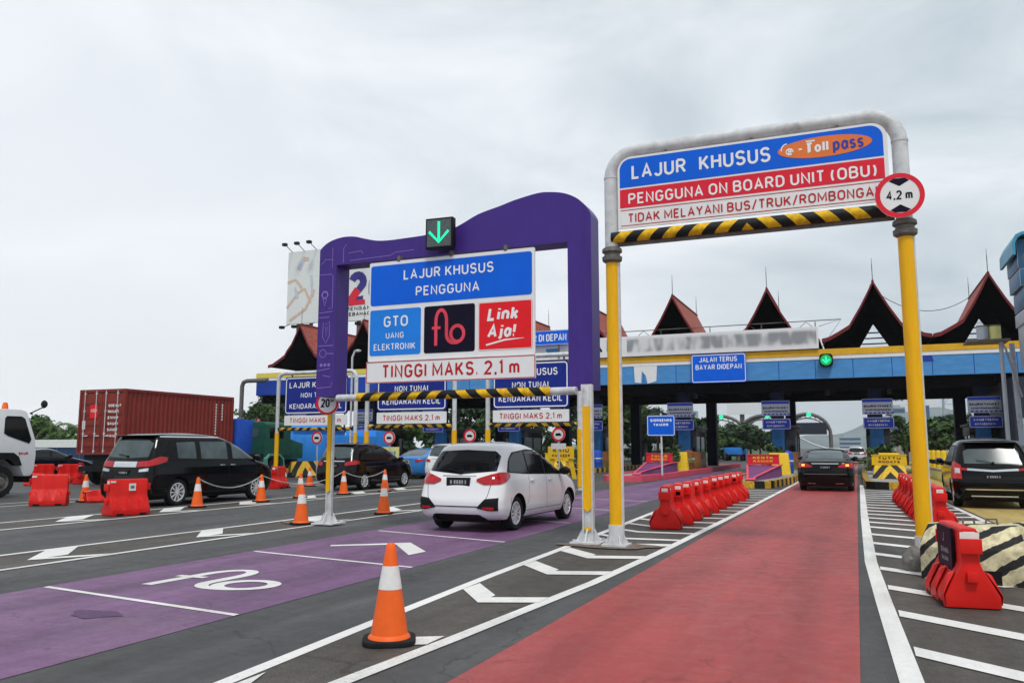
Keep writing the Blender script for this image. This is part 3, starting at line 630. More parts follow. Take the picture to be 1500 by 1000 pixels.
for k in range(3): v, f = ribbon(arc(cx-.09+k*.085, 3.06, .016, 0, 360, 12)[:-1], .032, True); mb.add([(a, D0-.004, b) for a, b in v], f)
ln([(cl0+.55, 5.02), (cl0+.55, 5.30), (cl0+.62, 5.38)], .012); ln([(cl0+.30, 4.95), (cl0+.30, 5.34)], .012); ln([(cl0+.7, 5.05), (cl0+1.6, 5.07), (cl0+1.7, 5.12), (cl0+2.1, 5.13)], .012); ln([(cl0+.05, 5.02), (cl0+.14, 5.12), (cl0+.32, 5.10)], .012); ln([(cl0+.02, 2.62), (cl1-.05, 2.64), (cl1-.03, 2.72)], .012); ln([(cl0+.66, 5.2), (cl0+.95, 5.22), (cl0+1.0, 5.16)], .012)
mb.build('line_pattern', M['lilac'], pg)
# posts below
for (x, kind) in ((at(482.5, 768)[0]+.03-px0, 0), (at(859, 798)[0]-px0, 1)):
    yo = .65 if kind == 0 else -.45
    a_, c_ = ((.066, .035) if kind == 0 else (.088, .055))
    po = MB(); po.box(x-a_, x-a_+.03, yo-c_, yo+c_, .14, 2.5); po.box(x+a_-.03, x+a_, yo-c_, yo+c_, .14, 2.5); po.box(x-a_+.03, x+a_-.03, yo-c_+.02, yo+c_, .14, 2.5)
    q = po.build('post', M['galv'], pg, bevel=.004)
    if kind == 0: rects = [(x-a_, x+a_*.45, .62, 2.32)]
    else: rects = [(x-.065, x+.065, .50, 2.15), (x-.05, x+.055, .19, .27)]
    mb = MB()
    for a, b, c, d in rects:
        mb.cut(); mb.prismY([(a, c+.05), ((a+b)/2, c), (b, c+.05), (b, d), (a, d)], yo-c_-.006, yo-c_-.001)
    mb.build('yellow_paint', M['ypole'], q)
    mb = MB(); mb.box(x-.24, x+.24, yo-.24, yo+.24, .024, .05)
    for a in range(4):
        c, s_ = (1, 0, -1, 0)[a], (0, 1, 0, -1)[a]; mb.add([(x+c*.10-s_*.01, yo+s_*.08+c*.01, .05), (x+c*.21-s_*.01, yo+s_*.21+c*.01, .05), (x+c*.10-s_*.01, yo+s_*.08+c*.01, .24), (x+c*.10+s_*.01, yo+s_*.08-c*.01, .05), (x+c*.21+s_*.01, yo+s_*.21-c*.01, .05), (x+c*.10+s_*.01, yo+s_*.08-c*.01, .24)], [(0, 1, 2), (5, 4, 3), (0, 3, 4, 1), (1, 4, 5, 2), (2, 5, 3, 0)])
        for b in (-.14, .14): mb.lathe([(.022, .05), (.022, .085)], 6, (x+(c or b*1.2)*(.19 if c else 1), yo+(s_ or b*1.2)*(.19 if s_ else 1), 0))
    mb.box(x-.10, x+.10, yo-.08, yo+.08, .05, .16)
    mb.build('base', M['galv'], pg)
xa, xb = PP(497, 580)[0]-.12, PP(843, 575)[0]+.05; zc = 2.43
mb = MB(); mb.tube([(xa, .1, zc), (xb, -.12, zc)], .066, 16); bar = mb.build('cross_pipe', M['galv'], pg, smooth=True)
x1, x2 = PP(517, 580)[0], PP(802, 577)[0]
hz_ = thing('height_bar', 'yellow and black striped height bar slung under the purple portal', 'height bar', (px0+(x1+x2)/2+.1, PYy-.02, zc))
h = (x2-x1)/2
mb = MB(); mb.tube([(-h, .03, 0), (h, -.085, 0)], .078, 18); mb.build('striped_pipe', M['hazard'], hz_, smooth=True)
mb = MB()
for x in (-1.55, 1.3):
    mb.cut(); mb.box(x-.03, x+.03, -.05, .05, .07, .10); mb.tube([(x-.05, 0, .09), (x+.02, 0, .15)], .012, 6)
mb.build('clamp', M['galv_dark'], hz_)
# board on the purple portal
BY = PYy-.16
def PQ(px, py): a = Q(px, py, BY); return a[0]-px0, a[1]
fb = thing('payment_board', 'white board with blue, black and red panels inside the purple portal', 'road sign', (px0, BY, 0))
L0 = PQ(540.5, 450)[0]; L1 = PQ(783.5, 450)[0]
zt = (PQ(541, 387)[1]+PQ(782, 361)[1])/2; zb2 = (PQ(541, 531)[1]+PQ(784, 517)[1])/2
mb = MB(); mb.prismY(rrect(L0, L1, zb2, zt, .03), 0, .03); mb.build('panel', M['signwhite'], fb)
z1 = (PQ(543, 449.5)[1]+PQ(778, 430.4)[1])/2; z2 = (PQ(543, 455.6)[1]+PQ(779, 437)[1])/2; z3 = (PQ(543, 523)[1]+PQ(779, 508.5)[1])/2; zt1 = (PQ(543.7, 389.6)[1]+PQ(778.6, 365.6)[1])/2
mb = MB(); mb.prismY(rrect(L0+.035, L1-.05, z1, zt1-.02, .05), -.004, -.0005); mb.build('blue_field', M['blue'], fb)
e1, e2, e3, e4 = PQ(616.5, 480)[0], PQ(621.3, 480)[0], PQ(695.7, 480)[0], PQ(700.7, 480)[0]
mb = MB(); mb.prismY(rrect(L0+.035, e1, z3, z2, .045), -.004, -.0005); mb.build('light_blue_field', M['sky_blue'], fb)
mb = MB(); mb.prismY(rrect(e2, e3, z3, z2, .045), -.004, -.0005); fl = mb.build('black_field', M['ink'], fb)
mb = MB(); mb.prismY(rrect(e4, L1-.045, z3, z2, .04), -.004, -.0005); lk = mb.build('red_field', M['linkred'], fb)
mb = MB(); v, f = ribbon(rrect(e4+.01, L1-.055, z3+.01, z2-.01, .04), .012, True); mb.add([(a, -.006, b) for a, b in v], f); mb.build('red_field_border', M['signwhite'], lk)
mb = MB()
T_ = lambda s, xa, xb, ya, yb, **k: add_text(mb, s, PQ(xa, 450)[0], PQ(xb, 450)[0], ya, yb, -.007, **k)
def zz(p, q): return (PQ(*p)[1]+PQ(*q)[1])/2
T_('LAJUR KHUSUS', 590.8, 723, zz((591, 411), (722, 397)), zz((591, 395.6), (722, 382)), weight=.008, sp=1.08)
T_('PENGGUNA', 609, 702.3, zz((609, 434), (702, 425.8)), zz((609, 419.6), (702, 411.7)), weight=.008, sp=1.08)
T_('GTO', 563, 598, zz((563, 480), (598, 476.5)), zz((563, 463.5), (598, 461)), weight=.01, sp=1.1)
T_('UANG', 566.3, 592.3, zz((566, 496), (592, 494.5)), zz((566, 487.5), (592, 485.5)), weight=.006, sp=1.1)
T_('ELEKTRONIK', 549, 609.5, zz((549, 514), (609, 510)), zz((549, 504.5), (609, 500.5)), weight=.006, sp=1.08)
mb.build('lettering', M['letter'], fb)
# the looped red mark on the black field
mb = MB(); fw_, fh = e3-e2, z2-z3; rx, rz_ = e2+fw_*.20, z3+fh*.17
for k, (v, f) in enumerate(flo(None, rx, rz_, fw_*.66, fh*.80, .062)): mb.add([(a, -.0075-.0006*k, b) for a, b in v], f)
mb.build('looped_mark', M['flored'], fl)
mb = MB(); fw_ = L1-.045-e4
add_text(mb, 'Link', e4+fw_*.17, e4+fw_*.74, z3+fh*.60, z3+fh*.88, -.008, weight=.035, shear=.4, sp=.95)
add_text(mb, 'Aja!', e4+fw_*.17, e4+fw_*.68, z3+fh*.25, z3+fh*.53, -.008, weight=.03, shear=.4, sp=.95)
mb.cut(); v, f = ribbon([(e4+fw_*.15, z3+fh*.11), (e4+fw_*.5, z3+fh*.20), (e4+fw_*.85, z3+fh*.22)], [.028, .03, .006]); mb.add([(a, -.008, b) for a, b in v], f)
mb.build('white_lettering', M['letter'], lk)
mb = MB()
for x in (L0+.62, L0+1.7, L1-.55): mb.cut(); mb.box(x-.03, x+.03, .0, .10, zt-.02, zbeam+.02)
mb.build('bracket', M['galv_dark'], fb)
tb = thing('height_board', 'large white TINGGI MAKS. 2,1 m board inside the purple portal', 'road sign', (px0, BY-.03, 0))
za = (PQ(541, 562.5)[1]+PQ(786, 552.6)[1])/2; zb3 = (PQ(541, 532)[1]+PQ(786, 517.5)[1])/2
mb = MB(); mb.prismY(rrect(L0-.01, L1+.02, za, zb3, .012), 0, .025); mb.build('panel', M['signwhite'], tb)
mb = MB(); v, f = ribbon(rrect(L0+.002, L1+.008, za+.012, zb3-.012, .012), .014, True); mb.add([(a, -.004, b) for a, b in v], f); add_text(mb, 'TINGGI MAKS. 2,1 m', PQ(561, 540)[0], PQ(762, 540)[0], za+.085, zb3-.065, -.004, weight=.012, sp=1.12); mb.build('red_lettering', M['redtext'], tb)
# lane signal with the arrow
ax, az = Q(643, 341, PYy-.32)
sg = thing('lane_signal', 'square lane signal with lit green arrow on the purple beam', 'signal', (ax, PYy-.32, az), rad(3))
hw = .265
mb = MB(); mb.box(-hw, hw, .0, .14, -hw*1.05, hw*1.05); mb.box(-.06, .2, .14, .30, -.12, .0); mb.build('housing', M['black'], sg, bevel=.008)
mb = MB(); mb.box(-hw+.03, hw-.03, -.006, -.001, -hw+.02, hw-.02); mb.build('lamp_face', M['lamp_face'], sg)
mb = MB()
for pts in ([(0, .21), (0, -.13)], [(-.19, .03), (0, -.17), (.19, .03)]):
    v, f = ribbon(pts, .05); mb.add([(a, -.010, b) for a, b in v], f)
mb.build('green_arrow', M['green_lamp'], sg)
# 20 km sign
sx, sz = Q(479.5, 590, PYy+.40)
rs = thing('speed_limit_sign', 'round red-rimmed 20 km speed sign on the left post of the purple portal', 'road sign', (sx, PYy+.40, sz), rad(14))
mb = MB(); mb.lathe([(.232, 0), (.232, .02)], 40, (0, 0, 0), 'Y'); mb.build('disc', M['signwhite'], rs)
mb = MB(); v, f = ringmesh(.185, .232, -.004, 40); mb.add(v, f); mb.build('red_rim', M['signred'], rs)
mb = MB(); add_text(mb, '20', -.13, .05, -.085, .085, -.004, weight=.02); add_text(mb, 'km', .065, .13, .02, .08, -.004, weight=.01); mb.build('lettering', M['ink'], rs)
# ================================================================= toll canopy
FY = 50.0; SP = 5.66; XR0 = 1.16
ORD = ['first', 'second', 'third', 'fourth', 'fifth', 'sixth', 'seventh', 'eighth', 'ninth', 'tenth']
plaza = thing('toll_canopy', 'long toll plaza canopy with blue and yellow fascia and steep tiled gables', 'toll plaza', (0, FY, 0))
XL, XE, XM = -42.1, 12.5, -28.6
ZB, ZT_ = 5.40, 7.08
mb = MB()
for a, b, mi in ((XL, XM, 0), (XM, XE, 1)):
    mb.box(a, b, -.10, .10, ZB, 6.50, mi)
fas = mb.build('fascia', [M['fascia_royal'], M['fascia_blue']], plaza)
mb = MB(); mb.box(XL, XE, -.13, .10, 6.50, 6.72); mb.build('white_band', M['white'], plaza)
mb = MB(); mb.box(XL, XM, -.16, .10, 6.72, ZT_, 0); mb.box(XM, XE, -.16, .10, 6.72, ZT_, 1); mb.build('yellow_band', [M['fascia_lemon'], M['fascia_yellow']], plaza)
mb = MB()
for x in np.arange(XL+2, XE, 2.0): mb.cut(); mb.box(x-.02, x+.02, -.104, -.10, ZB+.02, 6.48)
mb.build('panel_joint', M['fascia_royal'], fas)
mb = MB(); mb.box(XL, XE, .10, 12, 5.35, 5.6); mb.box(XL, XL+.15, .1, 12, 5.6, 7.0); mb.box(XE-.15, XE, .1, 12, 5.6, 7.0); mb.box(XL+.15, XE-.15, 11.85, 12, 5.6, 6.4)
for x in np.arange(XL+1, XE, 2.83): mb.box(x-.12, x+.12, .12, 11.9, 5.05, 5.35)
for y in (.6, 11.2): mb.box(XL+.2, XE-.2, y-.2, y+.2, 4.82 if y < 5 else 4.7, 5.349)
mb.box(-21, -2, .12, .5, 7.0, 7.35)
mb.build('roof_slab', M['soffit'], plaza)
ISL = [XR0-.2+0 if k == 0 else None for k in range(1)]
icx = {1: 6.2, 0: .95, -1: -4.35, -2: -9.85, -3: -15.5, -4: -21.1, -5: -26.7, -6: -32.3, -7: -38.0}
for k, x in icx.items():
    for y, wd in ((.9, .34), (11.2, .34)):
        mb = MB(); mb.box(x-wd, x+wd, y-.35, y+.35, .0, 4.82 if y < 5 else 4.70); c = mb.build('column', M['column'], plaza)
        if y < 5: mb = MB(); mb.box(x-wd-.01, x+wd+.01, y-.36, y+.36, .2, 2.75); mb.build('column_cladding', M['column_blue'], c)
def gable(xc, zp, mats, zk=8.55, ze=7.62, louvre=True):
    """one steep flared gable: tiled skin, maroon bargeboards, dark louvred wall behind"""
    half = [(0, zp), (.35, zp-.72), (.75, zp-1.48), (1.15, zk+.12), (1.35, zk-.22), (1.9, zk-.55), (2.45, ze+.08), (2.83, ze)]
    L = [(xc-x, z) for x, z in half[::-1]]+[(xc+x, z) for x, z in half[1:]]
    n = len(L); v = []; f = []
    for y in (-.15, 8.4):
        v += [(x, y, z) for x, z in L]
    for y in (-.15, 8.4):
        v += [(x, y, z-.10) for x, z in L]
    for i in range(n-1):
        f.append((i, i+1, n+i+1, n+i))
    mb = MB(); mb.add(v, f)
    r = mb.build('gable_roof', M['tile'], plaza)
    mb = MB(); mb.add(v, [(2*n+i, 3*n+i, 3*n+i+1, 2*n+i+1) for i in range(n-1)])
    mb.build('roof_lining', M['soffit'], r)
    mb = MB()
    for i in range(n-1):
        a, b = L[i], L[i+1]
        mb.add([(a[0], -.22, a[1]+.05), (b[0], -.22, b[1]+.05), (b[0], -.22, b[1]-.17), (a[0], -.22, a[1]-.17), (a[0], -.14, a[1]+.05), (b[0], -.14, b[1]+.05), (b[0], -.14, b[1]-.17), (a[0], -.14, a[1]-.17)], [(0, 3, 2, 1), (4, 5, 6, 7), (0, 1, 5, 4), (3, 7, 6, 2)])
    mb.tube([(xc, -.1, zp+.03), (xc, 8.4, zp+.03)], .07, 8)
    mb.build('bargeboard', M['maroon'], r)
    # dark gable wall with a triangular louvred opening
    y = 4.6; hw, z0, zp2 = 1.12, 7.1, 9.0
    mb = MB()
    left = [p for p in L if p[0] <= xc+1e-6]; right = [p for p in L if p[0] >= xc-1e-6]
    mb.add([(left[0][0], y, 7.05)]+[(p[0], y, p[1]-.1) for p in left]+[(xc, y, zp2), (xc-hw, y, z0), (xc-hw, y, 7.05)], [tuple(range(len(left)+4))])
    mb.add([(right[-1][0], y, 7.05)]+[(p[0], y, p[1]-.1) for p in right[::-1]]+[(xc, y, zp2), (xc+hw, y, z0), (xc+hw, y, 7.05)], [tuple(range(len(right)+4))])
    for k in range(5):
        z = z0+.02+k*.34; h = hw*(zp2-z)/(zp2-z0); mb.box(xc-h, xc+h, y-.05, y+.05, z-.035, z+.035)
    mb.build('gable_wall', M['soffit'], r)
    for yy in (0, 8.2):
        mb = MB(); mb.tube([(xc, yy, zp), (xc, yy, zp+1.0)], .022, 6); mb.tube([(xc, yy, zp+1.0), (xc, yy, zp+1.35)], .012, 6); mb.build('lightning_rod', M['galv_dark'], r)
for k in range(9):
    x = {0: 6.87, 1: 1.16, 2: -4.61, 3: -10.22}.get(k, -10.22-5.6*(k-3))
    if k == 8: x = -38.15
    gable(x, 10.82 if k < 4 else 10.62, None)
# the plaza's name board
nb = thing('name_board', 'long white name board with smudged grey letters standing on the canopy edge', 'sign board', (-9.0, FY-.25, 0))
mb = MB(); mb.prismY(rrect(-20.8+9, -1.85+9, 7.12, 8.38, .02), -.06, .06); mb.build('panel', M['white'], nb)
mb = MB()
def X9(px): return Q(px, 500, FY-.31)[0]+9.0
add_text(mb, 'AN', X9(864), X9(906), 7.42, 8.16, -.064, weight=.02)
mb.build('black_lettering', M['ink'], nb)
def blur_mat():
    m, t, b = new_mat('blurred_letter'); N = t.nodes.new; L = t.links.new
    tc = N('ShaderNodeTexCoord'); mp = N('ShaderNodeMapping'); mp.inputs['Scale'].default_value = (1.25, 1, .55); L(tc.outputs['Object'], mp.inputs[0])
    n = N('ShaderNodeTexNoise'); n.inputs['Scale'].default_value = 1.25; n.inputs['Detail'].default_value = 1; L(mp.outputs[0], n.inputs[0])
    sp = N('ShaderNodeSeparateXYZ'); L(tc.outputs['Object'], sp.inputs[0])
    e = N('ShaderNodeMath'); e.operation = 'SUBTRACT'; L(sp.outputs[2], e.inputs[0]); e.inputs[1].default_value = 7.78
    a = N('ShaderNodeMath'); a.operation = 'ABSOLUTE'; L(e.outputs[0], a.inputs[0])
    q = N('ShaderNodeMapRange'); q.interpolation_type = 'SMOOTHSTEP'; L(a.outputs[0], q.inputs[0]); q.inputs[1].default_value = .28; q.inputs[2].default_value = .52; q.inputs[3].default_value = 1; q.inputs[4].default_value = 0
    r = N('ShaderNodeMapRange'); r.interpolation_type = 'SMOOTHSTEP'; L(n.outputs[0], r.inputs[0]); r.inputs[1].default_value = .36; r.inputs[2].default_value = .62; r.inputs[3].default_value = .15; r.inputs[4].default_value = 1
    k = N('ShaderNodeMath'); k.operation = 'MULTIPLY'; L(q.outputs[0], k.inputs[0]); L(r.outputs[0], k.inputs[1])
    x = N('ShaderNodeMix'); x.data_type = 'RGBA'; L(k.outputs[0], x.inputs[0]); x.inputs[6].default_value = (.74, .74, .75, 1); x.inputs[7].default_value = (.27, .28, .30, 1); L(x.outputs[2], b.inputs['Base Color'])
    return m
M['blur'] = blur_mat()
mb = MB(); mb.prismY([(X9(918), 7.22), (-1.95+9, 7.22), (-1.95+9, 8.33), (X9(918), 8.33)], -.063, -.061); mb.build('smudged_lettering', M['blur'], nb)
mb = MB(); c0, c1 = X9(810), 7.95
mb.prismY([(c0+.50*math.cos(t), c1-.10+.45*math.sin(t)) for t in np.linspace(math.pi, 2*math.pi, 16)], -.066, -.061); mb.build('half_round_emblem', M['fascia_blue'], nb)
mb = MB()
for x in np.arange(-11, 7.3, 3): mb.tube([(x, .3, 7.1), (x, .3, 8.7)], .03, 6)
mb.tube([(-11.8, .3, 8.72), (8.4, .3, 8.78)], .03, 6); mb.tube([(7.2, .1, 8.4), (8.4, .3, 8.78), (7.3, .3, 7.2)], .02, 6)
for x in np.arange(-10, 7, 3.2): mb.tube([(x, .3, 8.3), (x+.5, .3, 8.72), (x+1.0, .3, 8.3)], .02, 6)
mb.build('support_frame', M['galv_dark'], nb)
def plain_sign(name, label, x0, x1, z0, z1, Y, lines, mat='blue', group=None, border=True, tmat='letter', rise=0):
    s = thing(name, label, 'road sign', ((x0+x1)/2, Y, (z0+z1)/2), 0, group)
    hw, hh = (x1-x0)/2, (z1-z0)/2
    mb = MB(); mb.prismY(rrect(-hw, hw, -hh, hh, min(hw, hh)*.12), 0, .04); mb.build('panel', M[mat], s)
    if border: mb = MB(); b = min(hw, hh)*.07; v, f = ribbon(rrect(-hw+b, hw-b, -hh+b, hh-b, min(hw, hh)*.12), b*.7, True); mb.add([(a, -.004, c) for a, c in v], f); mb.build('border', M[tmat], s)
    mb = MB()
    for (tx, a, b, c, d) in lines: add_text(mb, tx, -hw+2*hw*a, -hw+2*hw*b, -hh+2*hh*c, -hh+2*hh*d, -.006, weight=.012, sp=1.08)
    if lines: mb.build('lettering', M[tmat], s)
    return s
xa, z1 = Q(1012, 518, FY-.3); xb, z0 = Q(1094, 560, FY-.3)
plain_sign('canopy_sign', 'blue board reading JALAN TERUS BAYAR DIDEPAN on the canopy fascia', xa, xb, 5.33, 7.05, FY-.3, [('JALAN TERUS', .15, .84, .72, .90), ('BAYAR DIDEPAN', .08, .92, .46, .64)])
xa, z1 = Q(752, 495, FY-.7); xb, _ = Q(834, 490, FY-.7)
s = plain_sign('canopy_sign', 'narrow blue board ending in DI DEPAN raised above the canopy beside the purple column', xa, xb, 8.05, 9.0, FY-.7, [('BAYAR DI DEPAN', .05, .95, .25, .75)])
mb = MB(); 
for x in (-1.2, 1.2): mb.cut(); mb.box(x-.04, x+.04, .041, .10, -1.4, .45)
mb.build('bracket', M['galv_dark'], s)
gx, gz = Q(1210, 527, FY-.5)
gs = thing('lane_signal', 'small round lane signal with lit green arrow hung on the canopy fascia', 'signal', (gx, FY-.5, gz))
mb = MB(); mb.prismY(rrect(-.36, .36, -.36, .36, .2), 0, .3); mb.build('housing', M['black'], gs)
mb = MB(); mb.lathe([(.30, -.01), (.30, -.002)], 24, (0, 0, 0), 'Y'); mb.build('lens_glow', pm('dim_green', (.01, .35, .08), .4, emit=.5), gs)
mb = MB()
for pts in ([(0, .2), (0, -.1)], [(-.19, .04), (0, -.16), (.19, .04)]):
    v, f = ribbon(pts, .10); mb.add([(a, -.014, b) for a, b in v], f)
mb.build('green_arrow', M['green_lamp'], gs)
# faded poster patches on the fascia
xa, _ = Q(930, 545, FY-.12); xb, _ = Q(962, 545, FY-.12)
po = thing('torn_poster', 'torn white poster peeling off the blue canopy fascia', 'poster', ((xa+xb)/2, FY-.12, 6.1))
mb = MB(); mb.add([(-.75, 0, .55), (-.7, 0, -.6), (-.3, 0, -.65), (-.25, 0, .1), (0, 0, -.2), (.1, 0, -.7), (.65, 0, -.55), (.72, 0, .5), (.3, 0, .62), (-.2, 0, .5)], [tuple(range(10))]); mb.build('paper', M['white'], po)
xa, _ = Q(1310, 545, FY-.12); mb = MB(); mb.add([(xa+.9, -.106, 6.15), (xa+2.0, -.106, 6.15), (xa+1.9, -.106, 6.5), (xa+1.0, -.106, 6.48)], [(0, 1, 2, 3)])
mb.build('stain', M['fascia_royal'], fas)

# ================================================================= the plaza's islands
def kerb_poly(xl, xr, yn, y1, wn):
    xm = (xl+xr)/2
    return [(xm-wn, yn+.15), (xm, yn), (xm+wn, yn+.15), (xm+wn*1.5, yn+.6), (xr, yn+5.5), (xr, y1), (xl, y1), (xl, yn+5.5), (xm-wn*1.5, yn+.6)]
NAMES = {1: 'right of the yellow lane', 0: 'left of the yellow lane', -1: 'between purple and red lanes', -2: 'left of the purple lane', -3: 'third left of the red lane', -4: 'fourth left of the red lane', -5: 'fifth left of the red lane', -6: 'sixth left of the red lane', -7: 'farthest left of all'}
leafy = []
def lane_board(x, y, z, where):
    s = thing('lane_notice', 'grey and blue notice boards on the column %s' % where, 'notice board', (x, y, z), 0, 'notice boards on the toll columns')
    mb = MB(); mb.prismY(rrect(-.78, .78, .16, 1.02, .03), 0, .05); p = mb.build('upper_panel', M['grey_panel'], s)
    mb = MB(); mb.box(-.76, .76, -.004, -.001, .84, 1.0); 
    for xx in np.arange(-.66, .7, .22): mb.box(xx, xx+.15, -.005, -.001, .20, .28)
    mb.build('header', M['navy'], p)
    mb = MB(); scribble(mb, -.7, .7, .55, .68, -.005, 3); scribble(mb, -.62, .66, .36, .46, -.005, 4); mb.build('lettering', M['ink'], p)
    mb = MB(); mb.prismY(rrect(-.76, .80, -.62, 0, .06), 0, .05); q = mb.build('lower_panel', M['navy'], s)
    mb = MB(); v, f = ribbon(rrect(-.73, .77, -.59, -.03, .06), .03, True); mb.add([(a, -.004, b) for a, b in v], f); scribble(mb, -.55, .58, -.26, -.14, -.005, 5); scribble(mb, -.5, .45, -.48, -.37, -.005, 6); mb.build('lettering', M['grey_letter'], q)
    return s
M['grey_panel'] = pm('grey_panel', (.22, .24, .30), .5, var=.1)
for k, x in icx.items():
    w_ = NAMES[k]
    yn = {0: 32.6, -1: 31.6, -2: 35.3, 1: 36}.get(k, 37.0)
    xl_, xr_ = {0: (.12, 1.95), -1: (-5.15, -2.62), -2: (-11.0, -8.55)}.get(k, (x-.95, x+.95))
    isl = thing('toll_island', 'raised kerbed toll island %s' % w_, 'toll island', (0, 0, 0), 0, 'toll islands')
    P = kerb_poly(xl_, xr_, yn, 66, .55)
    mb = MB(); mb.prismZ(P, 0, .20); mb.build('island_top', M['concrete'], isl)
    # painted kerb ring around the island
    n = len(P); cxm, cym = (xl_+xr_)/2, 50
    km = {-2: 'pink', -1: 'hazard_kerb'}.get(k, 'hazard_kerb')
    mb = MB(); out_ = []; inn = []
    for i, p in enumerate(P):
        a = Vector(P[i-1]); b = Vector(p); c = Vector(P[(i+1) % n]); d = ((b-a).normalized()+(c-b).normalized()).normalized(); nn = Vector((d.y, -d.x))
        out_.append(tuple(b+nn*.05)); inn.append(tuple(b-nn*.16))
    V = [(a, b, .005) for a, b in out_]+[(a, b, .27) for a, b in out_]+[(a, b, .27) for a, b in inn]+[(a, b, .19) for a, b in inn]
    F = []
    for i in range(n):
        j = (i+1) % n
        for q in range(3): F.append((q*n+i, q*n+j, (q+1)*n+j, (q+1)*n+i))
    mb.add(V, F); mb.build('kerb', M[km], isl)
    # ramped crash nose
    xm = (xl_+xr_)/2; yb = yn+3.2
    if k in (-1, -2):
        nm = 'pink crash nose with red board on the island %s' % w_
        mats = ('pink', 'mauve', 'pink')
    else:
        nm = 'striped crash nose with yellow board on the island %s' % w_; mats = ('yellow', 'hazard_block', 'yellow')
    cn = thing('crash_nose', nm, 'barrier', (xm, yb, .20))
    wn = .82
    if k in (-1, -2):
        mb = MB(); mb.add([(-.18, -2.6, .0), (.18, -2.6, 0), (.80, -.2, 0), (-.80, -.2, 0), (-.14, -2.5, .22), (.14, -2.5, .22), (.78, 0, .85), (-.78, 0, .85), (-.80, .9, 0), (.80, .9, 0), (.78, .9, .85), (-.78, .9, .85)],
               [(0, 1, 5, 4), (4, 5, 6, 7), (0, 4, 7, 3), (1, 2, 6, 5), (3, 7, 11, 8), (2, 9, 10, 6), (7, 6, 10, 11), (8, 11, 10, 9)]); mb.build('block', M['mauve'], cn, bevel=.02)
        mb = MB()
        for s_ in (-1, 1): mb.tube([(s_*.17, -2.62, .02), (s_*.16, -2.5, .24), (s_*.80, 0, .90), (s_*.80, .9, .90)], .06, 8)
        mb.tube([(-.22, -2.63, .1), (.22, -2.63, .1)], .10, 8)
        mb.build('edge_rim', M['pink'], cn)
    else:
        mb = MB(); mb.add([(-.80, -.5, 0), (.80, -.5, 0), (.70, -.1, .95), (-.70, -.1, .95), (-.80, .9, 0), (.80, .9, 0), (.70, .9, .95), (-.70, .9, .95)], [(0, 1, 2, 3), (3, 2, 6, 7), (0, 3, 7, 4), (1, 5, 6, 2), (4, 7, 6, 5)]); mb.build('block', M['hazard_block'], cn, bevel=.015)
        mb = MB(); mb.add([(-.45, -1.0, 0), (.45, -1.0, 0), (.30, -.7, .55), (-.30, -.7, .55), (-.45, -.45, 0), (.45, -.45, 0), (.30, -.35, .6), (-.30, -.35, .6)], [(0, 1, 2, 3), (3, 2, 6, 7), (0, 3, 7, 4), (1, 5, 6, 2)]); mb.build('front_block', M['hazard_block'], cn, bevel=.015)
    mb = MB(); mb.prismY([(-.82, .98), (.82, .98), (.80, 1.72), (-.80, 1.72)], .05, .16); bd_ = mb.build('board', M['signred'] if k in (-1, -2) else M['yellow'], cn)
    mb = MB(); mb.prismY([(-.84, 1.72), (.84, 1.72), (.84, 1.78), (-.84, 1.78)], .03, .18); mb.build('board_rail', M[mats[0]], bd_)
    mb = MB(); scribble(mb, -.52, .54, 1.40, 1.62, .045, 11+k); scribble(mb, -.50, .50, 1.14, 1.32, .045, 21+k); mb.build('lettering', M['yellow'] if k in (-1, -2) else M['booth_brown'], bd_)
    cn.scale = (.84, 1.8 if k in (-1, -2) else 1.0, .56); cn.location.y += {-2: 4.6, -1: 3.6}.get(k, 3.0); cn.location.x = {-2: -9.75, -1: -4.0, 0: 1.15}.get(k, xm)
    # toll booth
    bt = thing('toll_booth', 'dark toll booth cabin on the island %s' % w_, 'toll booth', (xm if k != -1 else -4.0, 52.6, .20), 0, 'toll booths')
    mb = MB(); mb.box(-.62, .62, -1.6, 1.6, 0, 1.05, 1); mb.box(-.62, .62, -1.6, 1.6, 1.95, 2.45, 0)
    for sx_ in (-.62, .54):
        for sy_ in (-1.6, -.1, 1.52): mb.box(sx_, sx_+.08, sy_, sy_+.08, 1.05, 1.95, 0)
    mb.box(-.72, .72, -1.75, 1.75, 2.45, 2.58, 0); mb.build('cabin', [M['booth'], M['booth_brown']], bt, bevel=.01)
    mb = MB(); mb.box(-.58, .58, -1.56, 1.56, 1.05, 1.95); mb.build('window', M['glass'], bt)
    # yellow guard and barrel in front of the booth
    yg = thing('guard_panel', 'leaning %s guard panel before the booth %s' % ('yellow', w_), 'barrier', (xm+.1, yb+(8.8 if k == -2 else 7.4), .2), 0, 'yellow guard panels')
    mb = MB(); mb.add([(-.1, -.2, 0), (.75, -.2, 0), (.65, .0, 1.45), (-.35, .0, 1.45), (-.1, .3, 0), (.75, .3, 0), (.65, .2, 1.45), (-.35, .2, 1.45)], [(0, 1, 2, 3), (3, 2, 6, 7), (0, 3, 7, 4), (1, 5, 6, 2), (4, 7, 6, 5)]); mb.build('panel', M['yellow'], yg, bevel=.02)
    mb = MB(); mb.box(-.05, .7, -.06, .02, .02, .12); mb.build('foot_bar', M['galv_dark'], yg); yg.scale = (.9, 1, .72)
    bl = thing('barrel', '%s round-topped barrel beside the booth %s' % ('blue' if k in (-1, -3) else 'brown', w_), 'barrel', (xm+.45, yb+(10.6 if k == -2 else 9.2), .2))
    mb = MB(); mb.lathe([(.36, 0), (.38, .1), (.38, .5), (.40, .55), (.38, .6), (.38, 1.2), (.30, 1.42), (.12, 1.50), (.01, 1.52)], 20); mb.build('drum', M['tarp_blue'] if k in (-1, -3) else M['booth_brown'], bl, smooth=True)
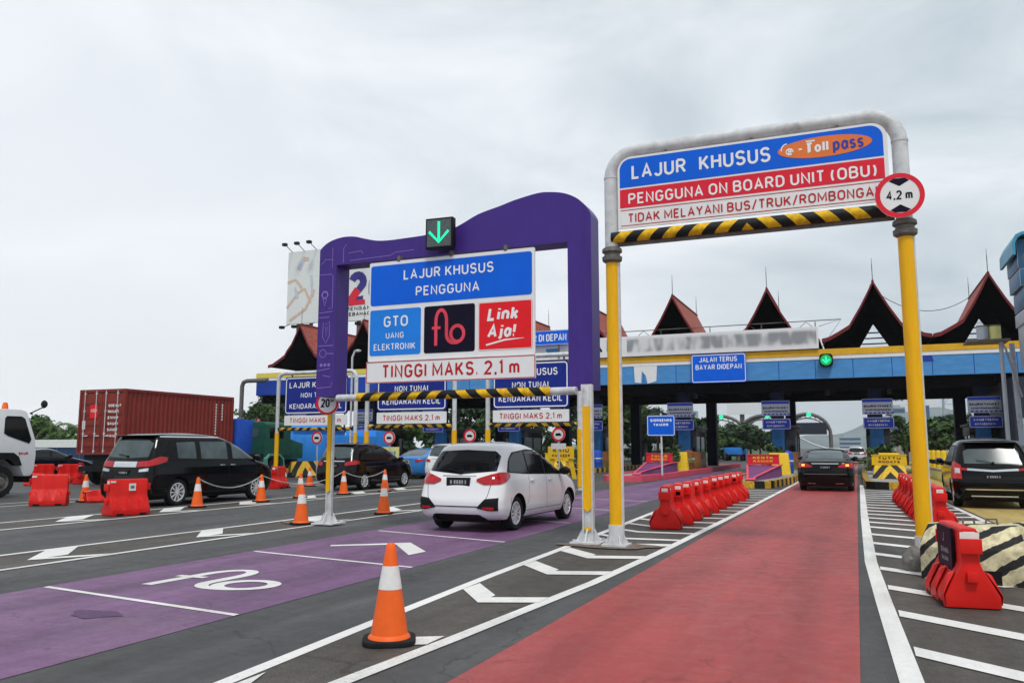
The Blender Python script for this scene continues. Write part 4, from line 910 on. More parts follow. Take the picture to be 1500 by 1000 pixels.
    mb = MB(); mb.lathe([(.385, .75), (.405, .78), (.405, .84), (.385, .87)], 20, cap=False); mb.build('band', M['galv'], bl, smooth=True); bl.scale = (.9, .9, .76)
    lane_board(xm if k not in (-1, -2) else icx[k], 49.6, 3.15, w_)
    leafy.append((xm-.1, yb+9.5, k))
# small pole sign on the pink island
sx, sz = Q(968, 623, 38.5)
ps = thing('pole_sign', 'blue pole sign with two lines of white writing on the pink island', 'road sign', (sx, 38.5, 0))
mb = MB(); mb.tube([(0, .06, .2), (0, .06, 3.1)], .045, 10); mb.build('pole', M['galv'], ps, smooth=True)
hw = .66
mb = MB(); mb.prismY(rrect(-hw, hw, sz-.48, sz+.48, .06), 0, .03); p = mb.build('panel', M['blue'], ps)
mb = MB(); v, f = ribbon(rrect(-hw+.03, hw-.03, sz-.45, sz+.45, .06), .03, True); mb.add([(a, -.004, b) for a, b in v], f); scribble(mb, -.50, .52, sz+.18, sz+.31, -.006, 8); scribble(mb, -.36, .36, sz-.03, sz+.10, -.006, 9); mb.build('lettering', M['letter'], p)

# ================================================================= three smaller portals on the left
def small_portal(xa, xb, Y, zs0, zs1, zt, label, wide=True, k=0, xs=None):
    xm = (xa+xb)/2; hw = (xb-xa)/2
    g_ = thing('lane_portal', label, 'portal', (xm, Y, 0), 0, 'smaller portals on the left')
    r = .3; pts = [(-hw, 0, 0), (-hw, 0, zt-r)]+[(-hw+r-r*math.cos(rad(a)), 0, zt-r+r*math.sin(rad(a))) for a in (30, 60, 90)]+[(hw-r+r*math.sin(rad(a)), 0, zt-r+r*math.cos(rad(a))) for a in (0, 30, 60, 90)]+[(hw, 0, 0)]
    mb = MB(); mb.tube(pts, .085, 12); mb.build('frame_pipe', M['galv'], g_, smooth=True)
    for s_ in (-1, 1): mb = MB(); mb.tube([(s_*hw, 0, .12), (s_*hw, 0, 2.15)], .10, 12); mb.build('yellow_sleeve', M['ypole'], g_, smooth=True)
    mb = MB(); mb.tube([(-hw+.1, -.02, 2.32), (hw-.1, -.02, 2.32)], .075, 10); mb.build('striped_bar', M['hazard_fine'], g_, smooth=True)
    a, b = xs
    mb = MB(); mb.box(a-xm+.2, a-xm+.26, .0, .05, 2.3, zt); mb.cut(); mb.box(b-xm-.26, b-xm-.2, .0, .05, 2.3, zt); mb.build('sign_rail', M['galv_dark'], g_)
    return g_
small_portal(-24.45, -20.25, 30.5, 0, 0, 4.86, 'small pipe portal with blue NON TUNAI board behind the 20 km sign', xs=(-23.95, -20.6))
small_portal(-18.05, -14.15, 28.0, 0, 0, 4.80, 'small pipe portal with blue NON TUNAI board behind the long striped height bar', xs=(-17.5, -14.4))
small_portal(-12.75, -9.15, 28.0, 0, 0, 4.85, 'small pipe portal with blue NON TUNAI board left of the purple right column', xs=(-12.5, -9.5))
for (a, b, Y, z0, z1, w_) in ((-23.95, -20.6, 30.35, 2.98, 4.66, 'behind the 20 km sign'), (-17.5, -14.42, 27.85, 2.92, 4.62, 'middle one of the three'), (-12.48, -9.5, 27.85, 2.92, 4.62, 'just left of the purple right column')):
    plain_sign('lane_board', 'dark blue LAJUR KHUSUS NON TUNAI board %s' % w_, a, b, z0, z1, Y, [('LAJUR KHUSUS', .07, .86, .70, .86), ('NON TUNAI', .26, .74, .44, .57), ('KENDARAAN KECIL', .08, .92, .14, .28)], mat='navy', group='blue lane boards on the small portals')
    plain_sign('height_board', 'small white TINGGI MAKS 2,1 m board %s' % w_, a, b, z0-.50, z0-.06, Y, [('TINGGI MAKS 2,1 m', .09, .91, .25, .75)], mat='signwhite', group='white height boards on the small portals', border=False, tmat='redtext')
def round_sign(px, py, Y, r, label, base=True):
    x, z = Q(px, py, Y)
    s = thing('prohibition_sign', label, 'road sign', (x, Y, z), 0, 'round signs before the toll lanes')
    mb = MB(); mb.lathe([(r, 0), (r, .02)], 28, (0, 0, 0), 'Y'); mb.build('disc', M['signwhite'], s)
    mb = MB(); v, f = ringmesh(r*.72, r, -.004, 28); mb.add(v, f); mb.build('red_rim', M['signred'], s)
    mb = MB(); mb.prismY([(-r*.42, -r*.18), (r*.42, -r*.18), (r*.42, r*.06), (r*.30, r*.06), (r*.22, r*.20), (-r*.42, r*.14)], -.007, -.004); mb.build('vehicle_symbol', M['ink'], s)
    mb = MB(); mb.tube([(0, .06, r*.9), (0, .06, -z)], .03, 8); mb.build('pole', M['galv'], s)
    return s
round_sign(464, 641, 32.5, .30, 'round red-rimmed no-truck sign right of the 20 km post')
round_sign(570, 641, 30.0, .28, 'round red-rimmed no-truck sign above the dark plum MPV')
round_sign(688, 638, 30.0, .27, 'round red-rimmed no-truck sign above the roof of the white MPV, its left end')
s = round_sign(818, 636, 30.0, .27, 'round red-rimmed no-truck sign with a white plate under it above the yellow barrier')
mb = MB(); mb.box(-.30, .30, -.01, .01, -.56, -.34); mb.build('plate', M['signwhite'], s)
# ================================================================= traffic cones
def make_cone(label, loc, rz=0, collar=False):
    c = thing('traffic_cone', label, 'traffic cone', loc, rz, 'orange traffic cones')
    mb = MB(); n = 28; s = .205
    mb.prismZ([(s*math.copysign(abs(math.cos(t))**.55, math.cos(t)), s*math.copysign(abs(math.sin(t))**.55, math.sin(t))) for t in np.linspace(0, 2*math.pi, 33)[:-1]], .006, .045); mb.build('base', M['rubber'], c, bevel=.008)
    def R(z): return .148-(z-.045)/.705*.113
    prof = [(.165, .045), (.160, .058), (R(.08), .075)]+[(R(z), z) for z in (.16, .26, .36, .427)]
    mb = MB(); mb.lathe(prof+[(R(.43), .43), (R(.60), .60), (R(.70), .70), (.034, .745), (.026, .755), (.016, .756)], n); mb.build('cone_body', M['cone'], c, smooth=True)
    mb = MB(); mb.lathe([(R(.41)+.002, .41), (R(.585)+.002, .585)], n, cap=False); mb.build('reflective_band', M['cone_white'], c, smooth=True)
    return c
c0 = make_cone('near orange and white traffic cone standing on the white chevrons in the foreground', at(570, 941)+(0,), rad(30))
for px, py, lb in ((441, 771, 'traffic cone at the foot of the left post of the purple portal'), (439.5, 732, 'traffic cone just behind the cone by the left portal post'), (562, 756, 'traffic cone left of the white MPV, the nearer of two in line'), (563.5, 723, 'traffic cone behind another one beside the tail of the plum MPV'),
                   (382, 738, 'traffic cone by the front wheel of the big black van'), (288.5, 746, 'traffic cone by the rear wheel of the big black van'), (503, 727, 'traffic cone right of the left portal post, before the plum MPV'),
                   (416, 717, 'small traffic cone beside the red barrier behind the first small portal'), (453.5, 715, 'small traffic cone left of the 20 km post, before the striped barrier'), (124, 738, 'traffic cone between two red barriers left of the big black van'), (1, 726, 'traffic cone cut off by the left edge under the white truck'), (1374.5, 699, 'far traffic cone beyond the thick yellow post on the right')):
    dup(c0, at(px, py-3)+(0,), random.uniform(0, 3), lb)
# plastic chains slung between the cones
def chain(a, b, za, zb, sag, label):
    A = Vector((a[0], a[1], za)); B = Vector((b[0], b[1], zb)); mid = (A+B)/2
    n = 56; pts = [A.lerp(B, i/n)-Vector((0, 0, sag*4*(i/n)*(1-i/n))) for i in range(n+1)]
    mb = MB(); o = Vector((mid.x, mid.y, 0))
    for i in range(n):
        p, q = pts[i]-o, pts[i+1]-o; d = (q-p); m_ = (p+q)/2; up = Vector((0, 0, 1)) if i % 2 else d.cross(Vector((0, 0, 1))).normalized(); 
        h = d*.56; ww = up*.013
        for e in (-1, 1): mb.tube([m_-h+ww*e*.5, m_-h*.4+ww*e, m_+h*.4+ww*e, m_+h+ww*e*.5], .0034, 5)
    o_ = mb.build('plastic_chain', M['cone_white'], None); o_.location = o; tag(o_, label, 'chain', 'plastic chains between the cones')
chain(at(288.5, 743), at(382, 735), .73, .73, .28, 'white plastic chain sagging between the two cones beside the big black van')
chain(at(382, 735), at(503, 724), .73, .73, .30, 'white plastic chain behind the left post of the purple portal')
chain(at(503, 724), at(563.5, 720), .73, .73, .20, 'white plastic chain hanging across the side of the plum MPV')

# ================================================================= water-filled barriers
def make_barrier(label, group):
    b = thing('plastic_barrier', label, 'barrier', (0, 0, 0), 0, group)
    # body: cross-section along x, wide foot, narrow upper wall with ribs
    xs = [(-.50, .94), (-.47, 1.0), (-.30, 1.0), (-.27, .86), (-.10, .86), (-.07, 1.0), (.07, 1.0), (.10, .86), (.27, .86), (.30, 1.0), (.47, 1.0), (.50, .94)]
    mb = MB(); V = []; F = []
    def sect(x, k, foot):
        u = .085*k
        return [(x, -.25*foot, .015), (x, -.25*foot, .13), (x, -u-.02, .40), (x, -u, .46), (x, -u, .76), (x, -u+.02, .80), (x, u-.02, .80), (x, u, .76), (x, u, .46), (x, u+.02, .40), (x, .25*foot, .13), (x, .25*foot, .015)]
    for x, k in xs: V += sect(x, k, 1 if abs(x) < .49 else .97)
    n = 12
    for i in range(len(xs)-1):
        for j in range(n): F.append((i*n+j, i*n+(j+1) % n, (i+1)*n+(j+1) % n, (i+1)*n+j))
    F.append(tuple(range(n-1, -1, -1))); F.append(tuple((len(xs)-1)*n+j for j in range(n)))
    mb.add(V, F)
    for z in (.20+.12, .62): mb.box(-.56, -.49, -.05, .05, z-.05, z+.05); mb.box(.49, .56, -.05, .05, z-.05, z+.05)
    mb.box(-.56, -.53, -.10, .10, .55, .70); mb.box(.53, .56, -.10, .10, .55, .70)
    # slanting flutes on the foot
    for s_ in (-1, 1):
        for xx in (-.34, 0.02, .34):
            mb.add([(xx-.16, s_*.252, .05), (xx+.10, s_*.252, .05), (xx+.10, s_*.252, .15), (xx-.02, s_*.14, .36), (xx-.10, s_*.14, .36), (xx-.16, s_*.262, .15), (xx-.02, s_*.19, .34), (xx-.10, s_*.19, .34)], [(0, 1, 2, 5), (5, 2, 6, 7), (7, 6, 3, 4), (2, 3, 6), (5, 7, 4)])
    mb.build('barrier_body', M['plastic_red'], b, bevel=.012)
    mb = MB()
    for xx in (-.3, .3):
        for s_ in (-1, 1): mb.cut(); mb.box(xx-.09, xx+.09, s_*.25-.006, s_*.25+.006, .012, .06)
    mb.build('lifting_slot', M['black'], b)
    mb = MB(); mb.box(-.495, -.36, -.092, -.089, .725, .765); mb.box(-.505, -.501, -.05, .05, .70, .765); mb.cut(); mb.box(.501, .505, -.05, .05, .70, .765); mb.build('reflector', M['cone_white'], b)
    return b
G1 = 'red water barriers standing by themselves on the left'
def place_by(px0_, py0, px1, py1):
    a = Vector(at(px0_, py0)); b = Vector(at(px1, py1)); d = b-a; ang = math.atan2(d.y, d.x)
    nrm = Vector((-math.sin(ang), math.cos(ang))); c = (a+b)/2+nrm*.25
    return (c.x, c.y, 0), ang
b0 = make_barrier('red water barrier with a white sticker before the black van', G1)
l, r_ = place_by(162, 757, 222, 753); b0.scale = (.86, 1, 1); b0.location = l; b0.rotation_euler.z = r_
mb = MB(); mb.box(-.01, .17, -.094, -.087, .54, .70, 0); mb.box(.03, .13, -.097, -.094, .59, .65, 1)
st = mb.build('sticker', [M['cone_white'], M['galv_dark']], None); KEEP = st
st.parent = b0
for (p, lb) in (((43, 741.5, 94, 740.5), 'red water barrier at the left, alone before the white truck wheel'), ((86, 708, 120, 707), 'right one of two far red barriers behind the lone one'), ((52, 708, 80, 707), 'left one of two far red barriers behind the lone one'), ((30, 711, 56, 712), 'low red barrier peeking out left of the lone barrier by the truck'), ((118, 712, 135, 705), 'red barrier end just right of the far pair, above a traffic cone'), ((140, 736, 165, 735), 'low red barrier half hidden behind the stickered one'), ((408, 716, 425, 714), 'dark red barrier behind the yellow sleeve of the first small portal')):
    l, r_ = place_by(*p); c = dup(b0, l, r_, lb); c.scale = (.85, 1, {(140, 736, 165, 735): .42, (30, 711, 56, 712): .6}.get(p, 1))
G2 = 'red barriers in the row between the purple and red lanes'
def sc(c, f): c.scale = (f*.98, f*1.15, f); return c
for i in range(5): sc(dup(b0, (-3.42+.01*i, 15.75+1.02*i, 0), rad(98)+random.uniform(-.07, .07), '%s red barrier of the nearer five right of the yellow portal post' % ORD[i], G2), .98)
for i in range(5): sc(dup(b0, (-3.42+.02*i, 21.2+1.0*i, 0), rad(98)+random.uniform(-.07, .07), '%s red barrier of the farther five before the pink island' % ORD[i], G2), .98)
G3 = 'red barriers in the row right of the thick yellow post'
for i in range(9): sc(dup(b0, (1.30-.028*i, 17.3+1.05*i, 0), rad(88)+random.uniform(-.05, .05), '%s red barrier in the row beside the yellow lane' % ORD[i], G3), .98)
nbx = thing('signed_barrier', 'large red barrier with a dark blue notice before the striped blocks', 'barrier', (at(1426, 893)[0]-.05, at(1426, 893)[1]+.47, 0), rad(97)); nbx.scale = (.93, .96, .93)
for o_ in list(KIDS[b0.name]):
    c = o_.copy(); c.data = o_.data; COL.objects.link(c); c.parent = nbx; KIDS.setdefault(nbx.name, []).append(c)
mb = MB(); mb.box(-.30, .34, .100, .125, .34, .78); q = mb.build('notice_panel', M['navy2'] if 'navy2' in M else M['ink'], nbx)
mb = MB(); add_text(mb, 'J', -.06, .0, .62, .72, 0, weight=.02); scribble(mb, -.16, .18, .50, .56, 0, 2); scribble(mb, -.14, .15, .42, .47, 0, 3)
mb.v = [(-x, .128, z) for x, y, z in mb.v]; mb.build('lettering', M['grey_letter'], q)
mb = MB(); mb.box(-.515, -.500, -.085, .085, .67, .76); mb.build('end_reflector', M['cone_white'], nbx)
# striped concrete crash blocks
def crash_block(label, loc, rz, L, W, H, ch=.3, mt='cream_block'):
    t = thing('crash_block', label, 'concrete block', loc, rz, 'striped concrete blocks')
    h = W/2
    V = [(0, -h*.35, 0), (0, h*.35, 0), (ch, h, 0), (L, h, 0), (L, -h, 0), (ch, -h, 0)]
    V2 = [(x, y, H*.60) for x, y, z in V]
    V3 = [(.10, -h*.25, H*.96), (.10, h*.25, H*.96), (ch+.1, h*.55, H), (L-.05, h*.55, H*.98), (L-.05, -h*.55, H*.98), (ch+.1, -h*.55, H)]
    mb = MB(); F = []
    for k in range(2):
        for i in range(6): F.append((k*6+i, (k+1)*6+i, (k+1)*6+(i+1) % 6, k*6+(i+1) % 6))
    F += [tuple(12+i for i in range(6)), tuple(range(5, -1, -1))]
    mb.add(V+V2+V3, F); mb.build('block', M[mt], t, bevel=.012)
    mb = MB()
    for x in (ch+.35, L-.4): mb.cut(); mb.box(x-.14, x+.14, -h-.006, -h+.01, .0, .16)
    mb.build('forklift_recess', M['black'], t)
    mb = MB()
    for x in (ch+.3, L-.3): mb.cut(); mb.tube([(x-.06, 0, H*.97), (x-.05, 0, H+.05), (x+.05, 0, H+.05), (x+.06, 0, H*.97)], .012, 6)
    mb.build('lifting_loop', M['galv_dark'], t)
crash_block('cream and black striped concrete block just right of the thick yellow post', (.60, 10.95, 0), rad(-4), 1.05, .78, .64, .22)
crash_block('cream and black striped concrete block behind the signed red barrier, at the frame edge', (1.45, 11.15, 0), rad(-24), 2.4, .95, .66, .3, 'cream_block_b')
rk = thing('concrete_footing', 'rough grey lump of concrete at the foot of the thick yellow post', 'footing', (.52, 11.35, 0))
bm = bmesh.new(); bmesh.ops.create_icosphere(bm, subdivisions=3, radius=.125)
for v in bm.verts: v.co *= 1+.22*math.sin(v.co.x*19+v.co.y*13)+.08*random.random(); v.co.z = max(-.02, v.co.z*1.35+.12)
me = bpy.data.meshes.new('lump'); bm.to_mesh(me); bm.free(); me.materials.append(M['galv_dark']); o = bpy.data.objects.new('lump', me); COL.objects.link(o); o.parent = rk

# ================================================================= cars
def smooth_tab(pts, lo, hi, step=.004, sig=.012):
    z = np.arange(lo, hi+step, step); v = np.interp(z, [p[0] for p in pts], [p[1] for p in pts])
    k = int(3*sig/step); ker = np.exp(-.5*(np.arange(-k, k+1)*step/sig)**2); ker /= ker.sum()
    vp = np.concatenate([2*v[0]-v[k:0:-1], v, 2*v[-1]-v[-2:-k-2:-1]]); vs = np.convolve(vp, ker, 'valid')
    return lambda q: float(np.interp(q, z, vs))
class Car:
    def __init__(s, R, F, W, rc=.2, rf=.45, bow=.05, sig=.012):
        s.z0, s.z1 = W[0][0], W[-1][0]
        s.R = smooth_tab(R, s.z0, s.z1, sig=sig); s.F = smooth_tab(F, s.z0, s.z1, sig=sig); s.W = smooth_tab(W, s.z0, s.z1, sig=sig)
        s.rc, s.rf, s.bow = rc, rf, bow
    def rr(s, z):
        w = s.W(z); L = s.F(z)-s.R(z); return min(s.rc, w*.85, L*.4), min(s.rf, w*.9, L*.4)
    def rear(s, u, z):                  # point at path distance u from the rear centre, going right (+) or left (-)
        w = s.W(z); r, _ = s.rr(z); a = w-r; sg_ = 1 if u >= 0 else -1; u = abs(u)
        if u <= a: x, y = u, 0
        elif u <= a+r*math.pi/2:
            t = (u-a)/r; x, y = a+r*math.sin(t), r*(1-math.cos(t))
        else: x, y = w, r+(u-a-r*math.pi/2)
        return (sg_*x, s.R(z)+y+s.bow*(x/w)**2*max(0, 1-y/.5), z)
    def side(s, y, z, sg_=1):
        w = s.W(z); r, rf = s.rr(z); d = y-s.R(z)-s.bow; e = s.F(z)-y; x = w
        if d < r: d = max(0, d); x = w-r+math.sqrt(max(0, r*r-(r-d)**2))
        if e < rf: e = max(0, e); x = min(x, w-rf+math.sqrt(max(0, rf*rf-(rf-e)**2)))
        return (sg_*x, y, z)
    def ring(s, z, ns=44, nc=9, nr=14):
        w = s.W(z); r, rf = s.rr(z); R, F = s.R(z), s.F(z); P = []
        a = w-r
        for k in range(nr): P.append((-a+2*a*k/nr, R))
        for k in range(nc): t = (math.pi/2)*k/nc; P.append((a+r*math.sin(t), R+r*(1-math.cos(t))))
        for k in range(ns): P.append((w, R+r+(F-rf-R-r)*k/ns))
        b = w-rf
        for k in range(nc): t = (math.pi/2)*k/nc; P.append((b+rf*math.cos(t), F-rf+rf*math.sin(t)))
        for k in range(nr): P.append((b-2*b*k/nr, F))
        for k in range(nc): t = (math.pi/2)*k/nc; P.append((-b-rf*math.sin(t), F-rf+rf*math.cos(t)))
        for k in range(ns): P.append((-w, F-rf-(F-rf-R-r)*k/ns))
        for k in range(nc): t = (math.pi/2)*k/nc; P.append((-a-r*math.sin(math.pi/2-t), R+r*(1-math.cos(math.pi/2-t))))
        return [(x, y+s.bow*(x/w)**2*max(0, 1-(y-R)/.5), z) for x, y in P]
    def body(s, name, mats, parent, wheels, wr, shoulder=None):
        zs = list(np.arange(s.z0, s.z1-.10, .035))+list(np.linspace(s.z1-.10, s.z1, 11))
        V = []; F = []; n = None
        for z in zs:
            r = s.ring(z); n = len(r); V += r
        for i in range(len(zs)-1):
            for j in range(n): F.append((i*n+j, i*n+(j+1) % n, (i+1)*n+(j+1) % n, (i+1)*n+j))
        F.append(tuple(range(n-1, -1, -1))); F.append(tuple((len(zs)-1)*n+j for j in range(n)))
        mb = MB(); mb.add(V, F); o = mb.build(name, mats, None)
        cut = MB()
        for y in wheels:
            for sg_ in (-1, 1):
                x0 = s.W(.5)-.27; prof = [(wr+.055, x0*sg_), (wr+.055, (x0+.5)*sg_)]
                cut.lathe(prof, 30, (0, y, wr), 'X')
                cut.box(min(x0*sg_, (x0+.5)*sg_), max(x0*sg_, (x0+.5)*sg_), y-wr-.05, y+wr+.05, -.2, wr*.6) if False else None
        cm = cut.build('cut', mats[1] if len(mats) > 1 else mats[0], None)
        cm.data.materials.clear(); [cm.data.materials.append(m) for m in mats]; cm.data.polygons.foreach_set('material_index', [1]*len(cm.data.polygons))
        md = o.modifiers.new('b', 'BOOLEAN'); md.operation = 'DIFFERENCE'; md.solver = 'EXACT'; md.object = cm
        dg = bpy.context.evaluated_depsgraph_get(); me = bpy.data.meshes.new_from_object(o.evaluated_get(dg))
        o.modifiers.clear(); o.data = me; me.name = name; bpy.data.objects.remove(cm)
        me.polygons.foreach_set('use_smooth', [True]*len(me.polygons)); me.set_sharp_from_angle(angle=rad(38))
        o.parent = parent; KIDS.setdefault(parent.name, []).append(o)
        return o
    def patch(s, mb, lo, hi, u0, u1, mode='side', sg_=1, off=.004, nu=24, nz=8, m=0):
        """lo(u), hi(u): heights; builds a thin skin lying on the body"""
        V = []; F = []
        f = (lambda u, z: s.side(u, z, sg_)) if mode == 'side' else (lambda u, z: s.rear(u, z))
        def P(u, z, o_):
            p = Vector(f(u, z)); a = Vector(f(u+.01, z))-Vector(f(u-.01, z)); b = Vector(f(u, z+.01))-Vector(f(u, z-.01)); n_ = a.cross(b)
            if n_.length < 1e-9: n_ = Vector((sg_, 0, 0))
            n_.normalize()
            if mode == 'side':
                if n_.x*sg_ < 0: n_ = -n_
            elif n_.y > .05 or (abs(n_.y) <= .05 and n_.x*(1 if u >= 0 else -1) < 0): n_ = -n_
            return tuple(p+n_*o_)
        us = np.linspace(u0, u1, nu+1)
        for i, u in enumerate(us):
            a, b = lo(u), hi(u)
            for j in range(nz+1): V.append(P(u, a+(b-a)*j/nz, off))
        n0 = len(V)
        for i in range(nu):
            for j in range(nz): F.append((i*(nz+1)+j, (i+1)*(nz+1)+j, (i+1)*(nz+1)+j+1, i*(nz+1)+j+1))
        # rim turned down into the body
        idx = [i*(nz+1) for i in range(nu+1)]+[nu*(nz+1)+j for j in range(1, nz+1)]+[i*(nz+1)+nz for i in range(nu-1, -1, -1)]+[j for j in range(nz-1, 0, -1)]
        par = []
        for q in idx:
            i, j = divmod(q, nz+1); u = us[i]; a, b = lo(u), hi(u); par.append(P(u, a+(b-a)*j/nz, -.012))
        V += par; k = len(idx)
        for q in range(k): F.append((idx[q], n0+q, n0+(q+1) % k, idx[(q+1) % k]))
        mb.add(V, F, m); return mb
def pl(*p): return lambda u: float(np.interp(u, [a for a, _ in p], [b for _, b in p]))
def make_wheel(parent, x, y, r, wd=.20, spokes=10, rimr=.66, rimmat='rim'):
    sg_ = 1 if x > 0 else -1; xo = x
    mb = MB(); mb.lathe([(.05, -.02*sg_), (.05, -.035*sg_), (.001, -.04*sg_)], 14, (xo, y, r), 'X'); w_ = mb.build('wheel', M[rimmat], parent)
    mb = MB(); a = -wd*sg_
    mb.lathe([(r*rimr, a), (r*.93, a), (r, a*.86), (r, a*.14), (r*.95, -.005*sg_), (r*.86, .006*sg_), (r*rimr, -.012*sg_)], 32, (xo, y, r), 'X', cap=False); mb.lathe([(r*rimr-.005, a*.9), (r*rimr-.005, a*.55), (.01, a*.55)], 24, (xo, y, r), 'X', cap=False); mb.build('tyre', M['rubber'], w_, smooth=True)
    mb = MB(); R = r*rimr
    mb.lathe([(R, -.012*sg_), (R*.93, -.006*sg_), (R*.90, -.03*sg_), (R*.90, a*.5)], 32, (xo, y, r), 'X', cap=False)
    for k in range(spokes):
        t = 2*math.pi*k/spokes; c, s_ = math.cos(t), math.sin(t); hw = .011 if spokes > 7 else .020; h2 = hw*1.5
        P = []
        for rr_, hh in ((.04, hw*.9), (R*.93, h2)):
            for e in (-1, 1): P.append((y+c*rr_-s_*hh*e, r+s_*rr_+c*hh*e))
        x0, x1 = xo-.018*sg_, xo-.055*sg_
        V = [(x0, *P[0]), (x0, *P[1]), (x0+.006*sg_, *P[3]), (x0+.006*sg_, *P[2]), (x1, *P[0]), (x1, *P[1]), (x1, *P[3]), (x1, *P[2])]
        mb.add(V, [(0, 1, 2, 3), (4, 7, 6, 5), (0, 3, 7, 4), (1, 5, 6, 2)])
    mb.build('rim', M[rimmat], w_)
    return w_
def plate(parent, y, z, w_=.42, h=.13, light=False):
    mb = MB(); mb.box(-w_/2, w_/2, y-.015, y+.03, z-h/2, z+h/2); p = mb.build('number_plate', M['black'], parent, bevel=.004)
    mb = MB(); y_ = y-.0165
    for a, b in ((-.36, -.28), (-.20, -.12), (-.09, -.01), (.02, .10), (.13, .20), (.27, .33)): mb.box(a*w_+.01, b*w_+.01, y_-.001, y_, z-h*.18, z+h*.22)
    mb.build('plate_marks', M['grey_letter'], p)
def seam(car, mb, pts, w_=.010, mode='side', sg_=1):
    for (u0, z0), (u1, z1) in zip(pts[:-1], pts[1:]):
        if abs(u1-u0) < .004: u1 = u0+.004
        if abs(z1-z0) > abs(u1-u0):      # steep: sample in z
            a, b = ((u0, z0), (u1, z1)) if z0 < z1 else ((u1, z1), (u0, z0))
            n = 10; V = []; F = []
            for i in range(n+1):
                z = a[1]+(b[1]-a[1])*i/n; u = a[0]+(b[0]-a[0])*i/n
                for e in (-.5, .5):
                    p = car.side(u+e*w_, z, sg_) if mode == 'side' else car.rear(u+e*w_, z); p = Vector(p); p.x += .0025*sg_ if mode == 'side' else 0; p.y -= 0 if mode == 'side' else .0025; V.append(tuple(p))
            F = [(2*i, 2*i+1, 2*i+3, 2*i+2) for i in range(n)]
        else:
            n = 14; V = []
            for i in range(n+1):
                z = z0+(z1-z0)*i/n; u = u0+(u1-u0)*i/n
                for e in (-.5, .5):
                    p = car.side(u, z+e*w_, sg_) if mode == 'side' else car.rear(u, z+e*w_); p = Vector(p); p.x += .0025*sg_ if mode == 'side' else 0; p.y -= 0 if mode == 'side' else .0025; V.append(tuple(p))
            F = [(2*i, 2*i+1, 2*i+3, 2*i+2) for i in range(n)]
        mb.add(V, F)
def build_car(name, label, cat, loc, rz, sp):
    t = thing(name, label, cat, loc, rz)
    c = Car(sp['R'], sp['F'], sp['W'], sp.get('rc', .2), sp.get('rf', .5), sp.get('bow', .05))
    wr = sp['wr']; c.body('body', [M[sp['paint']], M['black']], t, sp['wheels'], wr)
    for y in sp['wheels']:
        for sg_ in (-1, 1): make_wheel(t, sg_*(c.W(wr)-.015), y, wr, spokes=sp.get('spokes', 10), rimr=sp.get('rimr', .66))
    # underbody
    mb = MB(); mb.box(-c.W(.3)+.25, c.W(.3)-.25, c.R(.3)+.25, c.F(.3)-.4, .17, c.z0+.05); mb.tube([(-.45, c.R(.3)+.02, .24), (-.45, c.R(.3)+.6, .24)], .03, 8); mb.build('underbody', M['black'], t)
    for sg_ in (-1, 1):
        if 'dlo' in sp:
            lo, hi, u0, u1 = sp['dlo']; mb = MB(); c.patch(mb, lo, hi, u0, u1, 'side', sg_, .003, nu=40); mb.build('window_surround', M['black'], t)
        for (lo, hi, u0, u1) in sp['wins']:
            mb = MB(); c.patch(mb, lo, hi, u0, u1, 'side', sg_, .007, nu=22); mb.build('side_window', M[sp.get('glass', 'glass')], t)
        for (lo, hi, u0, u1, mt, nm) in sp.get('side_trim', []):
            mb = MB(); c.patch(mb, lo, hi, u0, u1, 'side', sg_, .008, nu=24, nz=3); mb.build(nm, M[mt], t)
        for (lo, hi, u0, u1, mt) in sp['tails']:
            mb = MB()
            f1 = (lambda g_: (lambda u: g_(abs(u))))
            a, b = (u0, u1) if sg_ > 0 else (-u1, -u0)
            c.patch(mb, f1(lo), f1(hi), a, b, 'rear', sg_, .016, nu=20, nz=5); mb.build('tail_light', M[mt], t, smooth=True, ang=50)
        for (lo, hi, u0, u1, mt, nm) in sp.get('rear_side', []):
            mb = MB(); f1 = (lambda g_: (lambda u: g_(abs(u)))); a, b = (u0, u1) if sg_ > 0 else (-u1, -u0)
            c.patch(mb, f1(lo), f1(hi), a, b, 'rear', sg_, .010, nu=12, nz=4); mb.build(nm, M[mt], t)
        for y, z in sp['handles']:
            x = c.side(y, z, 1)[0]*sg_; mb = MB(); mb.box(min(x, x+.03*sg_), max(x, x+.03*sg_), y-.09, y+.09, z-.014, z+.014); mb.build('door_handle', M[sp.get('handle', sp['paint'])], t, bevel=.006)
        y, z = sp['mirror']; x = c.side(y, z, 1)[0]*sg_
        mb = MB(); mb.lathe([(.001, -.10), (.06, -.085), (.085, -.02), (.085, .03), (.05, .07), (.001, .08)], 12, (x+.13*sg_, y, z+.05), 'Y'); mb.v = [(x+.13*sg_+(p[0]-x-.13*sg_)*1.35, p[1], p[2]) for p in mb.v]; mb.box(min(x-.02*sg_, x+.1*sg_), max(x-.02*sg_, x+.1*sg_), y-.02, y+.03, z-.01, z+.05); mb.build('door_mirror', M[sp.get('mirror_mat', sp['paint'])], t, smooth=True)
    sm = MB()
    for pts in sp['seams']:
        for sg_ in (-1, 1): sm.cut(); seam(c, sm, pts, .009, 'side', sg_)
    for pts in sp.get('rear_seams', []): sm.cut(); seam(c, sm, pts, .010, 'rear')
    sm.build('door_seam', M['black'], t)
    lo, hi, h = sp['rwin']; mb = MB(); c.patch(mb, lo, hi, -h, h, 'rear', 1, .006, nu=30, nz=10); rw = mb.build('rear_window', M[sp.get('rglass', sp.get('glass', 'glass'))], t)
    for (lo, hi, h, mt, nm) in sp.get('rear_mid', []):
        mb = MB(); c.patch(mb, lo, hi, -h, h, 'rear', 1, .012, nu=26, nz=3); mb.build(nm, M[mt], t)
